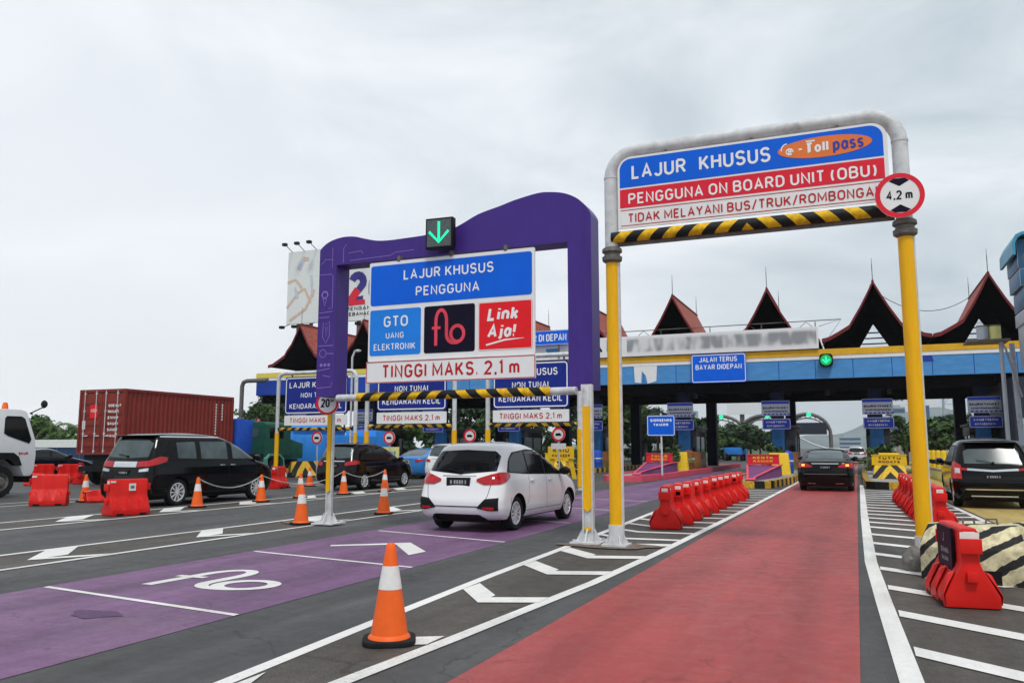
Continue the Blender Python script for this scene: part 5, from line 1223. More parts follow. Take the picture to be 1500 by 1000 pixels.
    pz = sp['plate']; y = c.R(pz)+.0; plate(t, y, pz, *sp.get('psize', (.42, .13)))
    if sp.get('spoiler'):
        zs_, d, w_ = sp['spoiler']; y = c.R(zs_)
        mb = MB(); mb.add([(-w_, y+.30, zs_+.055), (w_, y+.30, zs_+.055), (w_-.03, y-d, zs_+.035), (-w_+.03, y-d, zs_+.035), (-w_, y+.30, zs_-.01), (w_, y+.30, zs_-.01), (w_-.03, y-d+.02, zs_+.005), (-w_+.03, y-d+.02, zs_+.005)], [(0, 3, 2, 1), (4, 5, 6, 7), (3, 7, 6, 2), (0, 4, 7, 3), (1, 2, 6, 5), (0, 1, 5, 4)]); mb.build('roof_spoiler', M[sp.get('spoiler_mat', sp['paint'])], t, bevel=.012)
    if sp.get('wiper'):
        z = sp['wiper']; mb = MB(); p = Vector(c.rear(.02, z)); q = Vector(c.rear(-.34, z+.06)); p.y -= .03; q.y -= .03; mb.tube([p, (p+q)/2+Vector((0, -.012, .012)), q], .009, 6); mb.lathe([(.03, -.02), (.03, .02)], 10, (p.x, p.y, p.z), 'Y'); mb.build('wiper', M['black'], t)
    return t, c
mpv = dict(paint='car_white', rc=.24, rf=.55, bow=.06, wr=.31, wheels=(.88, 3.53), glass='glass', spokes=10, rimr=.68,
 R=[(.23, .16), (.30, .05), (.42, .0), (.56, .0), (.70, .05), (.84, .09), (.95, .12), (1.02, .17), (1.15, .26), (1.30, .36), (1.42, .44), (1.50, .48), (1.55, .55), (1.58, .75), (1.60, 1.15), (1.608, 1.5)],
 F=[(.23, 4.2), (.4, 4.34), (.55, 4.37), (.70, 4.30), (.82, 4.15), (.92, 3.90), (1.0, 3.62), (1.06, 3.40), (1.2, 3.08), (1.35, 2.74), (1.47, 2.42), (1.54, 2.15), (1.58, 1.95), (1.60, 1.75), (1.608, 1.6)],
 W=[(.23, .77), (.30, .815), (.42, .84), (.62, .845), (.80, .835), (.92, .815), (1.0, .79), (1.2, .735), (1.4, .675), (1.47, .645), (1.52, .61), (1.56, .545), (1.585, .45), (1.60, .30), (1.608, .15)],
 dlo=(pl((.52, 1.05), (1.4, 1.0), (3.2, .955)), pl((.52, 1.08), (.68, 1.28), (.92, 1.41), (1.6, 1.465), (2.1, 1.45), (2.55, 1.34), (2.9, 1.20), (3.2, 1.03)), .52, 3.2),
 wins=[(pl((.60, 1.06), (1.5, 1.02)), pl((.60, 1.12), (.74, 1.29), (.95, 1.385), (1.5, 1.44)), .60, 1.42), (pl((1.46, 1.02), (2.2, .99)), pl((1.46, 1.43), (1.8, 1.435), (2.24, 1.40)), 1.48, 2.24), (pl((2.3, .99), (3.1, .97)), pl((2.30, 1.385), (2.55, 1.31), (2.85, 1.19), (3.08, 1.05)), 2.31, 3.08)],
 tails=[(pl((.36, .90), (.50, .84), (.80, .85), (1.12, .95)), pl((.36, .94), (.55, 1.0), (.75, 1.055), (1.0, 1.05), (1.12, 1.0)), .36, 1.12, 'tail')],
 rear_side=[(pl((.42, .44), (.62, .40), (.80, .40)), pl((.42, .46), (.56, .60), (.80, .62)), .42, .80, 'black', 'bumper_insert'), (pl((.50, .425), (.70, .415)), pl((.50, .46), (.70, .46)), .52, .72, 'tail', 'reflector')],
 rear_mid=[(pl((-.4, .46), (.4, .46)), pl((-.4, .475), (.4, .475)), .42, 'black', 'bumper_seam'), (pl((-.5, .235), (.5, .235)), pl((-.55, .25), (-.45, .33), (.45, .33), (.55, .25)), .55, 'black', 'diffuser'), (pl((-.3, .985), (.3, .985)), pl((-.3, .998), (.3, .998)), .34, 'chrome', 'plate_garnish')],
 rwin=(pl((-.68, 1.08), (0, 1.02), (.68, 1.08)), pl((-.68, 1.34), (-.56, 1.43), (0, 1.455), (.56, 1.43), (.68, 1.34)), .68), plate=.885, psize=(.47, .165), wiper=1.055,
 handles=[(1.55, .88), (2.45, .87)], mirror=(3.02, .98), mirror_mat='black',
 seams=[[(1.42, .98), (1.38, .60), (1.30, .45)], [(2.27, .98), (2.26, .34)], [(3.02, .95), (3.10, .60), (3.06, .34)], [(1.22, .34), (3.06, .34)], [(.55, .62), (.55, .46)]],
 rear_seams=[[(-.66, .98), (-.60, .66), (-.52, .48)], [(.66, .98), (.60, .66), (.52, .48)]])
W1, _ = build_car('white_mpv', 'white MPV with red tail lights driving away on the purple lane', 'car', (-6.66, 13.25, 0), rad(-1.5), mpv)
alph = dict(paint='car_black', rc=.20, rf=.5, bow=.05, wr=.345, wheels=(1.02, 4.02), glass='glass_grey', rglass='glass_grey', spokes=10, rimr=.70, handle='chrome',
 R=[(.20, .12), (.30, .03), (.50, .0), (.75, .02), (.95, .06), (1.10, .10), (1.20, .14), (1.45, .24), (1.65, .33), (1.76, .38), (1.82, .45), (1.86, .62), (1.885, 1.1), (1.895, 1.6)],
 F=[(.20, 4.75), (.4, 4.90), (.6, 4.935), (.80, 4.90), (.95, 4.78), (1.05, 4.55), (1.12, 4.25), (1.25, 4.0), (1.45, 3.68), (1.62, 3.35), (1.75, 3.0), (1.83, 2.6), (1.87, 2.2), (1.895, 1.75)],
 W=[(.20, .86), (.30, .90), (.50, .92), (.80, .925), (1.0, .915), (1.12, .895), (1.25, .87), (1.5, .815), (1.7, .755), (1.78, .71), (1.83, .64), (1.865, .52), (1.885, .35), (1.895, .15)],
 dlo=(pl((.55, 1.16), (4.1, 1.14)), pl((.55, 1.40), (.70, 1.66), (2.8, 1.70), (3.2, 1.60), (3.6, 1.42), (4.1, 1.17)), .55, 4.1),
 wins=[(pl((.80, 1.22), (1.7, 1.20)), pl((.80, 1.62), (1.7, 1.655)), .98, 1.62), (pl((1.75, 1.20), (2.8, 1.18)), pl((1.75, 1.655), (2.8, 1.665)), 1.80, 2.78), (pl((2.95, 1.19), (3.98, 1.17)), pl((2.95, 1.64), (3.25, 1.54), (3.6, 1.39), (3.98, 1.19)), 2.98, 3.9)],
 side_trim=[(pl((.3, 1.76), (3, 1.76)), pl((.3, 1.785), (3, 1.785)), .45, 2.9, 'chrome', 'roof_strip'), (pl((1.5, .30), (3.6, .30)), pl((1.5, .33), (3.6, .33)), 1.5, 3.55, 'black', 'sill_strip')],
 tails=[(pl((.42, 1.00), (.8, 1.02), (1.30, 1.14)), pl((.42, 1.14), (.75, 1.16), (.95, 1.27), (1.30, 1.24)), .42, 1.28, 'tail')],
 rear_side=[(pl((.50, .88), (.78, .90)), pl((.50, .94), (.78, .98)), .52, .80, 'chrome', 'lamp_garnish')],
 rear_mid=[(pl((-.4, 1.0), (.4, 1.0)), pl((-.4, 1.14), (.4, 1.14)), .40, 'chrome', 'chrome_garnish'), (pl((-.6, .34), (.6, .34)), pl((-.6, .38), (.6, .38)), .6, 'black', 'bumper_seam')],
 rwin=(pl((-.68, 1.26), (0, 1.22), (.68, 1.26)), pl((-.68, 1.60), (-.5, 1.68), (.5, 1.68), (.68, 1.60)), .68), plate=.86, spoiler=(1.78, .12, .66), wiper=1.27,
 handles=[(2.55, 1.02), (2.95, 1.02)], mirror=(3.95, 1.16), mirror_mat='car_black',
 seams=[[(1.72, 1.14), (1.70, .60), (1.55, .40)], [(2.82, 1.14), (2.82, .36)], [(3.95, 1.10), (3.98, .55), (3.60, .36)], [(1.5, .36), (3.6, .36)]],
 rear_seams=[[(-.74, 1.2), (-.70, .60)], [(.74, 1.2), (.70, .60)], [(-.7, .60), (.7, .60)]])
A1, _ = build_car('black_van', 'big black luxury van with silver roof line behind the stickered red barrier', 'van', (-17.35, 15.62, 0), rad(-1), alph)
plum = dict(mpv); plum.update(psize=(.42, .13), paint='car_plum', spokes=8, tails=[(pl((.48, .86), (1.05, .92)), pl((.48, .97), (.8, 1.04), (1.05, 1.02)), .48, 1.08, 'tail')],
 R=[(.23, .16), (.30, .05), (.42, .0), (.60, .0), (.80, .04), (1.0, .09), (1.08, .14), (1.25, .22), (1.45, .32), (1.55, .38), (1.62, .46), (1.65, .65), (1.67, 1.1), (1.68, 1.4)],
 F=[(.23, 4.2), (.4, 4.34), (.55, 4.37), (.70, 4.32), (.85, 4.15), (.98, 3.80), (1.05, 3.55), (1.10, 3.40), (1.25, 3.10), (1.40, 2.80), (1.53, 2.50), (1.6, 2.2), (1.65, 1.95), (1.67, 1.7), (1.68, 1.5)],
 W=[(.23, .77), (.30, .80), (.42, .83), (.62, .835), (.85, .825), (.98, .805), (1.05, .79), (1.25, .735), (1.45, .68), (1.55, .635), (1.60, .59), (1.635, .52), (1.66, .40), (1.68, .15)],
 dlo=(pl((.60, 1.08), (3.2, 1.02)), pl((.60, 1.12), (.78, 1.40), (1.1, 1.50), (2.1, 1.51), (2.55, 1.40), (2.9, 1.25), (3.2, 1.08)), .60, 3.2),
 wins=[(pl((.72, 1.10), (1.5, 1.08)), pl((.72, 1.2), (.86, 1.40), (1.15, 1.47), (1.5, 1.49)), .72, 1.42), (pl((1.46, 1.08), (2.2, 1.05)), pl((1.46, 1.49), (2.24, 1.47)), 1.48, 2.24), (pl((2.3, 1.05), (3.1, 1.03)), pl((2.30, 1.46), (2.55, 1.38), (2.85, 1.25), (3.08, 1.10)), 2.31, 3.08)],
 rear_mid=[(pl((-.4, 1.0), (.4, 1.0)), pl((-.4, 1.03), (.4, 1.03)), .45, 'chrome', 'plate_garnish'), (pl((-.5, .235), (.5, .235)), pl((-.5, .30), (.5, .30)), .5, 'black', 'diffuser')],
 rwin=(pl((-.63, 1.14), (0, 1.10), (.63, 1.14)), pl((-.63, 1.44), (-.5, 1.52), (.5, 1.52), (.63, 1.44)), .62), plate=.86, spoiler=(1.57, .10, .58), wiper=1.13, mirror=(3.0, 1.02), mirror_mat='car_plum', rear_side=[], handles=[(1.55, .94), (2.45, .93)], glass='glass', rglass='glass_grey')
build_car('plum_mpv', 'dark plum MPV behind the left post of the purple portal', 'car', (-17.15, 24.45, 0), rad(-2), plum)
sedan = dict(paint='car_black', rc=.26, rf=.5, bow=.08, wr=.33, wheels=(1.05, 3.83), glass='glass', spokes=10,
 R=[(.18, .15), (.30, .03), (.45, .0), (.65, .0), (.85, .04), (.97, .08), (1.03, .14), (1.055, .35), (1.08, .62), (1.20, .88), (1.33, 1.25), (1.40, 1.55), (1.45, 1.95), (1.465, 2.3)],
 F=[(.18, 4.7), (.45, 4.82), (.65, 4.78), (.80, 4.55), (.92, 4.0), (1.0, 3.65), (1.15, 3.3), (1.3, 2.95), (1.4, 2.7), (1.45, 2.5), (1.465, 2.4)],
 W=[(.18, .85), (.30, .90), (.50, .915), (.75, .905), (.92, .885), (1.0, .86), (1.06, .82), (1.2, .745), (1.33, .68), (1.38, .63), (1.42, .54), (1.45, .40), (1.465, .15)],
 dlo=(pl((1.0, 1.08), (3.6, 1.0)), pl((1.0, 1.10), (1.4, 1.27), (1.9, 1.35), (2.5, 1.35), (2.9, 1.26), (3.6, 1.02)), 1.0, 3.5),
 wins=[(pl((1.2, 1.08), (2.2, 1.05)), pl((1.2, 1.13), (1.5, 1.28), (1.9, 1.33), (2.2, 1.34)), 1.25, 2.2), (pl((2.3, 1.05), (3.4, 1.02)), pl((2.3, 1.33), (2.6, 1.30), (2.9, 1.22), (3.4, 1.04)), 2.3, 3.38)],
 tails=[(pl((.42, .82), (.9, .80), (1.05, .84)), pl((.42, .86), (.6, .95), (.9, .97), (1.05, .95)), .42, 1.05, 'tail'), (pl((.64, .86), (.78, .86)), pl((.64, .92), (.78, .92)), .66, .76, 'lamp_amber')],
 rear_side=[(pl((.3, .26), (.6, .27)), pl((.3, .28), (.6, .29)), .32, .58, 'chrome', 'exhaust_trim')],
 rear_mid=[(pl((-.4, .93), (.4, .93)), pl((-.4, .955), (.4, .955)), .44, 'chrome', 'boot_garnish'), (pl((-.6, .58), (.6, .58)), pl((-.6, .60), (.6, .60)), .7, 'galv_dark', 'bumper_line')],
 rwin=(pl((-.60, 1.10), (.60, 1.10)), pl((-.60, 1.25), (-.52, 1.37), (.52, 1.37), (.60, 1.25)), .58), plate=.82, rglass='glass_grey',
 handles=[(1.7, .92), (2.7, .90)], mirror=(3.15, 1.04), mirror_mat='car_black',
 seams=[[(1.35, 1.02), (1.3, .55)], [(2.25, 1.02), (2.25, .36)], [(3.4, .98), (3.3, .36)]], rear_seams=[[(-.75, .84), (-.62, .66)], [(.75, .84), (.62, .66)]])
build_car('black_sedan', 'black sedan with lit brake lights on the far red lane', 'car', (-1.12, 30.4, 0), rad(0), sedan)
innova = dict(alph); innova.update(glass='glass_grey', wheels=(.95, 3.70), wr=.34, paint='car_black',
 R=[(.24, .14), (.32, .04), (.50, .0), (.68, .0), (.80, .06), (1.0, .10), (1.12, .16), (1.35, .30), (1.55, .42), (1.64, .48), (1.69, .6), (1.73, .95), (1.745, 1.3), (1.75, 1.5)],
 F=[(.24, 4.4), (.4, 4.54), (.6, 4.56), (.80, 4.48), (.95, 4.1), (1.05, 3.65), (1.12, 3.45), (1.3, 3.15), (1.5, 2.8), (1.6, 2.6), (1.68, 2.3), (1.73, 2.0), (1.75, 1.6)],
 W=[(.24, .80), (.32, .85), (.50, .88), (.80, .885), (1.0, .865), (1.1, .84), (1.3, .79), (1.5, .73), (1.6, .68), (1.66, .62), (1.70, .52), (1.73, .38), (1.75, .15)],
 dlo=(pl((.55, 1.12), (3.4, 1.08)), pl((.55, 1.3), (.75, 1.54), (2.2, 1.57), (2.7, 1.46), (3.4, 1.12)), .55, 3.3),
 wins=[(pl((.7, 1.15), (1.5, 1.14)), pl((.7, 1.40), (.85, 1.52), (1.5, 1.54)), .72, 1.45), (pl((1.5, 1.14), (2.3, 1.12)), pl((1.5, 1.54), (2.3, 1.52)), 1.52, 2.26), (pl((2.34, 1.12), (3.2, 1.10)), pl((2.34, 1.51), (2.7, 1.42), (3.2, 1.15)), 2.36, 3.15)],
 side_trim=[],
 tails=[(pl((.68, .72), (1.05, .74)), pl((.68, 1.06), (.85, 1.16), (1.05, 1.10)), .68, 1.04, 'tail'), (pl((.70, .84), (.84, .84)), pl((.70, .98), (.84, 1.0)), .71, .83, 'lens')],
 rear_side=[(pl((.30, .92), (.68, .94)), pl((.30, .95), (.68, 1.00)), .42, .70, 'tail', 'reflector')],
 rear_mid=[(pl((-.5, .93), (0, .90), (.5, .93)), pl((-.5, .985), (0, .95), (.5, .985)), .55, 'chrome', 'chrome_garnish'), (pl((-.6, .46), (.6, .46)), pl((-.6, .49), (.6, .49)), .62, 'chrome', 'bumper_strip'), (pl((-.4, .30), (.4, .30)), pl((-.4, .32), (.4, .32)), .5, 'galv', 'skid_trim')],
 rwin=(pl((-.62, 1.10), (.62, 1.10)), pl((-.62, 1.38), (-.5, 1.46), (.5, 1.46), (.62, 1.38)), .60), plate=.78, spoiler=(1.60, .16, .60), wiper=1.12,
 handles=[(1.5, 1.0), (2.4, 1.0)], mirror=(3.1, 1.08), seams=[[(1.48, 1.08), (1.45, .6)], [(2.3, 1.08), (2.3, .36)], [(3.2, 1.08), (3.2, .36)]])
build_car('black_suv', 'black SUV on the yellow lane at the right edge', 'car', (3.00, 23.3, 0), rad(-1), innova)
taxi = dict(sedan); taxi.update(paint='car_blue', plate=.80)
taxi['rear_mid'] = [(pl((-.4, .93), (.4, .93)), pl((-.4, .955), (.4, .955)), .44, 'car_blue', 'boot_garnish'), (pl((-.24, .73), (.24, .73)), pl((-.24, .88), (.24, .88)), .24, 'yellow', 'yellow_plate')]
taxi['tails'] = [(pl((.55, .80), (1.05, .84)), pl((.55, .92), (1.05, .93)), .55, 1.0, 'tail')]
tx, _ = build_car('blue_taxi', 'bright blue sedan taxi with pale roof beyond the plum MPV', 'car', (-20.15, 34.6, 0), rad(-2), taxi)
small = dict(plum); small.update(paint='car_white')
build_car('white_suv', 'small white hatchback queuing left of the white MPV roof', 'car', (-16.85, 31.9, 0), rad(-2), small)
bk = dict(sedan); bk.update(paint='car_black')
build_car('black_car', 'black car half hidden behind the red barriers at the left edge', 'car', at(92, 700)[:1]+(at(92, 700)[1]-3.6, 0), rad(-1), bk)
sv = dict(mpv); sv.update(paint='car_silver')
# ================================================================= trucks
def tyre_wheel(t, x, y, r, wd=.28, dark=True):
    sg_ = 1 if x > 0 else -1
    mb = MB(); mb.lathe([(r*.28, .03*sg_), (r*.22, .05*sg_), (.01, .05*sg_)], 16, (x, y, r), 'X'); w_ = mb.build('wheel', M['galv_dark'], t)
    mb = MB(); a = -wd*sg_; mb.lathe([(r*.55, a), (r*.95, a), (r, a*.85), (r, a*.15), (r*.94, .0), (r*.8, .01*sg_), (r*.58, -.01*sg_)], 32, (x, y, r), 'X', cap=False); mb.build('tyre', M['rubber'], w_, smooth=True)
    mb = MB(); mb.lathe([(r*.58, -.01*sg_), (r*.52, -.03*sg_), (r*.42, -.10*sg_), (r*.25, -.06*sg_), (r*.20, .02*sg_), (.01, .02*sg_)], 32, (x, y, r), 'X', cap=False)
    for k in range(8): tt = 2*math.pi*k/8; mb.lathe([(.02, -.05*sg_), (.02, -.02*sg_)], 6, (x, y+math.cos(tt)*r*.32, r+math.sin(tt)*r*.32), 'X')
    mb.build('rim', M['galv_dark'], w_, smooth=True)
# white truck cab, side on at the left edge
wt = thing('white_truck', 'white cab truck with black wheel arch cut off by the left edge', 'truck', (-25.0, 18.15, 0), rad(1))
cab = [(-.15, .62), (-.38, .62), (-.48, .80), (-.66, 1.17), (-1.75, 1.20), (-1.95, .75), (-2.15, .62), (-2.2, 2.58), (-2.0, 2.66), (-.62, 2.66), (-.42, 2.60), (-.08, 1.75), (-.02, 1.3), (-.05, .8)]
mb = MB(); mb.prismX([(y, z) for y, z in cab], -1.15, 1.15); mb.build('cab', M['truck_white'], wt, bevel=.03)
for s_ in (-1, 1):
    mb = MB(); x0 = 1.152*s_; x1 = 1.16*s_; a, b = min(x0, x1), max(x0, x1)
    mb.prismX([(-.28, 1.62), (-.22, 1.75), (-.48, 2.38), (-.60, 2.45), (-1.08, 2.45), (-1.14, 2.38), (-1.14, 1.92), (-1.0, 1.84)], a, b); wn_ = mb.build('side_window', M['glass'], wt)
    mb = MB(); mb.box(a, b+.02*s_ if s_ > 0 else b, -1.52, -1.36, 1.22, 1.52); mb.build('door_handle', M['black'], wt)
    mb = MB(); v = [(-.50, .95), (-.62, 1.22), (-.80, 1.34), (-2.2, 1.36), (-2.2, 1.15), (-.95, 1.14), (-.70, .95)]; mb.prismX(v, min(1.0*s_, 1.19*s_), max(1.0*s_, 1.19*s_)); mb.build('wheel_arch', M['black'], wt)
    tyre_wheel(wt, 1.12*s_, -1.12, .47); tyre_wheel(wt, 1.12*s_, -5.0, .47)
    mb = MB(); mb.tube([(1.1*s_, -.3, 2.55), (1.35*s_, -.05, 2.75)], .02, 6); mb.lathe([(.01, -.06), (.10, -.04), (.13, .0), (.10, .05), (.01, .06)], 12, (1.35*s_, -.02, 2.85), 'Y'); mb.build('mirror', M['black'], wt)
mb = MB(); mb.box(-.5, .5, -6.6, -.2, .62, .88); mb.box(-1.12, 1.12, -.10, .05, .42, .66); mb.box(-1.0, 1.0, -2.6, -2.2, .6, 1.5); mb.build('chassis', M['black'], wt)
mb = MB(); mb.box(-1.2, 1.2, -6.7, -2.35, 1.02, 2.62); mb.build('cargo_box', M['truck_white'], wt, bevel=.02)
mb = MB(); mb.lathe([(.09, 0), (.09, .05), (.08, .12), (.06, .20), (.01, .22)], 14, (.85, -.95, 2.66)); mb.build('beacon', M['cone'], wt, smooth=True)
mb = MB(); scribble(mb, -.62, -.30, 1.28, 1.36, 0, 3); mb.v = [(1.1615, a, c) for a, _, c in mb.v]; mb.build('lettering', M['redtext'], wt)
# container truck
ct = thing('container_truck', 'lorry carrying a rust-red corrugated shipping container, doors facing the camera', 'truck', (-27.97, 24.0, 0), rad(1))
z0, z1, Lc = 1.22, 3.82, 6.3
mb = MB(); hw = 1.2
n = 46; V = []; F = []                                   # corrugated side walls
for s_ in (-1, 1):
    pts = []; y = .12
    while y < Lc-.12:
        pts += [(y, 0), (y+.05, -.04), (y+.12, -.04), (y+.17, 0), (y+.23, 0)]; y += .24
    b_ = len(V)
    for z in (z0+.12, z1-.10): V += [(s_*(hw+d), yy, z) for yy, d in pts]
    k = len(pts)
    F += [(b_+i, b_+i+1, b_+k+i+1, b_+k+i) for i in range(k-1)]
mb.add(V, F); mb.box(-hw, hw, .1, Lc-.05, z0+.02, z0+.12); mb.box(-hw, hw, .05, Lc-.05, z1-.10, z1-.02); mb.box(-hw+.03, hw-.03, Lc-.1, Lc, z0, z1-.02)
for s_ in (-1, 1):
    x = s_*hw
    for (ya, yb) in ((0, .12), (Lc-.12, Lc)): mb.box(x-.06, x+.03, ya, yb, z0, z1) if s_ > 0 else mb.box(x-.03, x+.06, ya, yb, z0, z1)
    for (za, zb_) in ((z0, z0+.14), (z1-.11, z1-.001)): mb.box(min(x-.05*s_, x+.02*s_), max(x-.05*s_, x+.02*s_), .12, Lc-.12, za, zb_)
mb.box(-hw+.06, hw-.06, 0.0, .08, z0, z0+.12); mb.box(-hw+.06, hw-.06, 0, .08, z1-.12, z1)
cb = mb.build('container', M['container'], ct)
for s_ in (-1, 1):
    mb = MB(); a, b = (.01, hw-.07) if s_ > 0 else (-hw+.07, -.01)
    mb.box(a, b, .03, .07, z0+.13, z1-.13)
    for z in np.arange(z0+.3, z1-.25, .42): mb.box(a+.06, b-.06, .012, .03, z, z+.18)
    d = mb.build('container_door', M['container'], cb, bevel=.006)
    mb = MB()
    for x in (a+.22, b-.28): mb.tube([(x, -.01, z0+.05), (x, -.01, z1-.05)], .016, 8); [mb.box(x-.04, x+.04, -.02, .03, z, z+.06) for z in (z0+.1, z0+.8, z1-.9, z1-.2)]; mb.box(x-.02, x+.26, -.03, -.01, z0+.72, z0+.76)
    mb.build('lock_rod', M['galv'], cb)
mb = MB(); mb.box(-.62, -.20, .006, .011, z1-1.15, z1-.62); mb.build('red_sticker', M['linkred'], cb)
mb = MB(); add_text(mb, 'MSU', -.56, -.26, z1-.92, z1-.78, .003); 
for i, tx_ in enumerate(('MSKU 286', '22G1', 'MAX GR', 'TARE 22', 'NET 283', 'CU CAP')): scribble(mb, .36, .92 if i else 1.05, z1-.72-i*.24, z1-.60-i*.24, .008, i)
mb.cut(); mb.box(-1.0, -.84, .008, .012, z0+1.0, z0+1.35)
mb.build('lettering', M['cone_white'], cb)
mb = MB()
for k, yy in ((0, Lc-1.15), (1, Lc-.75)):
    mb.cut(); [mb.box(hw+.024, hw+.028, yy-.04, yy+.04, z1-.45-i*.13, z1-.36-i*.13) for i in range(11 if k == 0 else 6)]
mb.build('side_marks', M['cone_white'], cb)
mb = MB(); mb.box(-1.0, 1.0, .2, Lc-.1, 1.0, 1.2); mb.box(-.4, .4, .1, Lc+2.2, .75, 1.0); mb.box(-1.1, 1.1, .05, .20, .55, .75); mb.build('chassis', M['black'], ct)
for yy in (1.0, 2.2, Lc+1.4):
    for s_ in (-1, 1): tyre_wheel(ct, 1.15*s_, yy, .48)
mb = MB(); mb.prismX([(Lc+.35, .7), (Lc+2.3, .7), (Lc+2.35, 1.6), (Lc+2.1, 2.75), (Lc+.4, 2.85)], -1.15, 1.15); mb.build('cab', M['tarp_blue'], ct, bevel=.04)
for s_ in (-1, 1): mb = MB(); mb.box(-.95*s_-.12, -.95*s_+.12, .0, .05, .78, .9); mb.build('tail_light', M['tail'], ct)
# green truck
gx, gy = at(398, 701)
gt = thing('green_truck', 'old dark green truck with a rounded cab and two small rear windows', 'truck', (gx-1.05, gy-.75, 0), rad(0))
def YZ(px, py): a = Q(px, py, gy); return a
zt_ = Q(370, 624, gy)[1]
prof = []
mb = MB(); mb.prismY(rrect(-1.32, 1.05, .95, 2.72, .22, 6), .2, 2.1); mb.build('cab', M['truck_green'], gt, bevel=.05)
for a, b in ((-1.12, -.42), (-.22, .62)): mb = MB(); mb.prismY(rrect(a, b, 2.0, 2.42, .05), .185, .20); mb.build('rear_window', M['glass_grey'], gt)
mb = MB(); mb.box(1.052, 1.06, .5, 1.5, 1.95, 2.45); mb.build('side_window', M['glass'], gt)
mb = MB(); v, f = ribbon([(0.25, .55), (.22, .95), (.45, 1.15), (1.15, 1.15), (1.45, .95), (1.5, .6)], .1)
mb.add([(1.16, a, b) for a, b in v]+[(.75, a, b) for a, b in v], f+[tuple(i+len(v) for i in q[::-1]) for q in f]); k = len(v)//2
for i in range(k-1): mb.add([(1.16, *v[i]), (1.16, *v[i+1]), (.75, *v[i+1]), (.75, *v[i])], [(0, 1, 2, 3)])
mb.build('mudguard', M['fender_green'], gt)
mb = MB(); mb.box(-.5, .5, -3.2, 3.4, .65, .92); mb.box(-1.2, 1.1, -3.4, -3.3, .55, .7); mb.box(-1.1, 1.0, -1.0, .15, .95, 1.2); mb.build('chassis', M['black'], gt)
for yy in (.85, -2.0):
    for s_ in (-1, 1): tyre_wheel(gt, 1.10*s_, yy, .48)
mb = MB(); mb.prismX([(2.1, .95), (3.3, .95), (3.3, 1.7), (2.1, 1.95)], -1.1, .9); mb.build('bonnet', M['truck_green'], gt, bevel=.05)
mb = MB(); mb.lathe([(.08, 0), (.08, .12), (.04, .16)], 12, (-.1, 1.0, 2.72)); mb.build('beacon', M['cone'], gt)
# blue trucks beyond
def box_truck(name, label, x, y, rz, mat_, w_=1.2, h0=.95, h1=3.0, L=5.5, roof=None, cabmat='truck_white'):
    t = thing(name, label, 'truck', (x, y, 0), rz)
    mb = MB(); mb.box(-w_, w_, 0, L, h0, h1); b_ = mb.build('cargo_bed', M[mat_], t, bevel=.03)
    mb = MB()
    for yy in np.arange(.4, L, .7): mb.cut(); mb.box(w_+.002, w_+.03, yy-.03, yy+.03, h0+.1, h1-.1)
    for xx in np.arange(-w_+.3, w_, .6): mb.cut(); mb.box(xx-.025, xx+.025, -.03, -.002, h0+.1, h1-.1)
    mb.build('bed_rib', M[mat_], b_)
    if roof: mb = MB(); mb.prismY([(-w_-.1, h1+.02), (w_+.1, h1+.02), (w_+.1, h1+.08), (0, h1+.42), (-w_-.1, h1+.08)], -.1, L+.1); mb.build('tarp_roof', M[roof], t)
    mb = MB(); mb.box(-.45, .45, .1, L+1.8, .62, .9); mb.box(-w_, w_, -.05, .05, .5, .66); mb.build('chassis', M['black'], t)
    mb = MB(); mb.prismX([(L+.15, .7), (L+1.9, .7), (L+1.95, 1.5), (L+1.7, 2.45), (L+.2, 2.5)], -1.05, 1.05); mb.build('cab', M[cabmat], t, bevel=.04)
    mb = MB(); mb.box(-w_+.05, -w_+.35, -.07, -.051, .52, .64); mb.build('tail_light', M['tail'], t); mb = MB(); mb.box(w_-.35, w_-.05, -.07, -.051, .52, .64); mb.build('tail_light', M['tail'], t)
    for yy in (1.3, L+1.0):
        for s_ in (-1, 1): tyre_wheel(t, (w_-.05)*s_, yy, .42)
    return t
x, y = at(338, 690); box_truck('blue_truck', 'royal blue tarpaulin truck showing between the red container and the green truck', x-.2, 37.5, 0, 'tarp_blue', h1=3.05, roof=None)
box_truck('blue_truck', 'truck with pale blue awning roof behind the green truck', Q(398, 640, 41)[0], 41, 0, 'box_blue', w_=1.6, h1=2.6, h0=1.0, roof='box_blue')
box_truck('blue_truck', 'light blue box truck seen under the first small portal', Q(440, 660, 36)[0], 36, 0, 'box_blue', w_=1.30, h0=.75, h1=2.15, cabmat='box_blue')
# striped jersey barriers before the left toll lanes
def jersey(label, px0_, px1, py, mat_='hazard_block', h=.8):
    a = Vector(at(px0_, py)); b = Vector(at(px1, py-1)); d = b-a
    t = thing('concrete_barrier', label, 'barrier', (*((a+b)/2), 0), math.atan2(d.y, d.x), 'striped concrete barriers before the left lanes')
    L = d.length/2
    mb = MB(); mb.prismX([(-.3, 0), (.3, 0), (.3, .1), (.14, .35), (.10, h), (-.10, h), (-.14, .35), (-.3, .1)], -L, L); mb.build('block', M[mat_], t, bevel=.015)
    mb = MB(); mb.box(-L*.6, -L*.6+.3, -.305, .305, 0.004, .07); mb.box(L*.6-.3, L*.6, -.305, .305, .004, .07); mb.build('drain_slot', M['black'], t)
jersey('yellow and black striped concrete barrier under the light blue truck', 424, 466, 699)
jersey('yellow striped block under the boot of the blue taxi, near the white MPV', 604, 626, 700, 'hazard_block', .5)
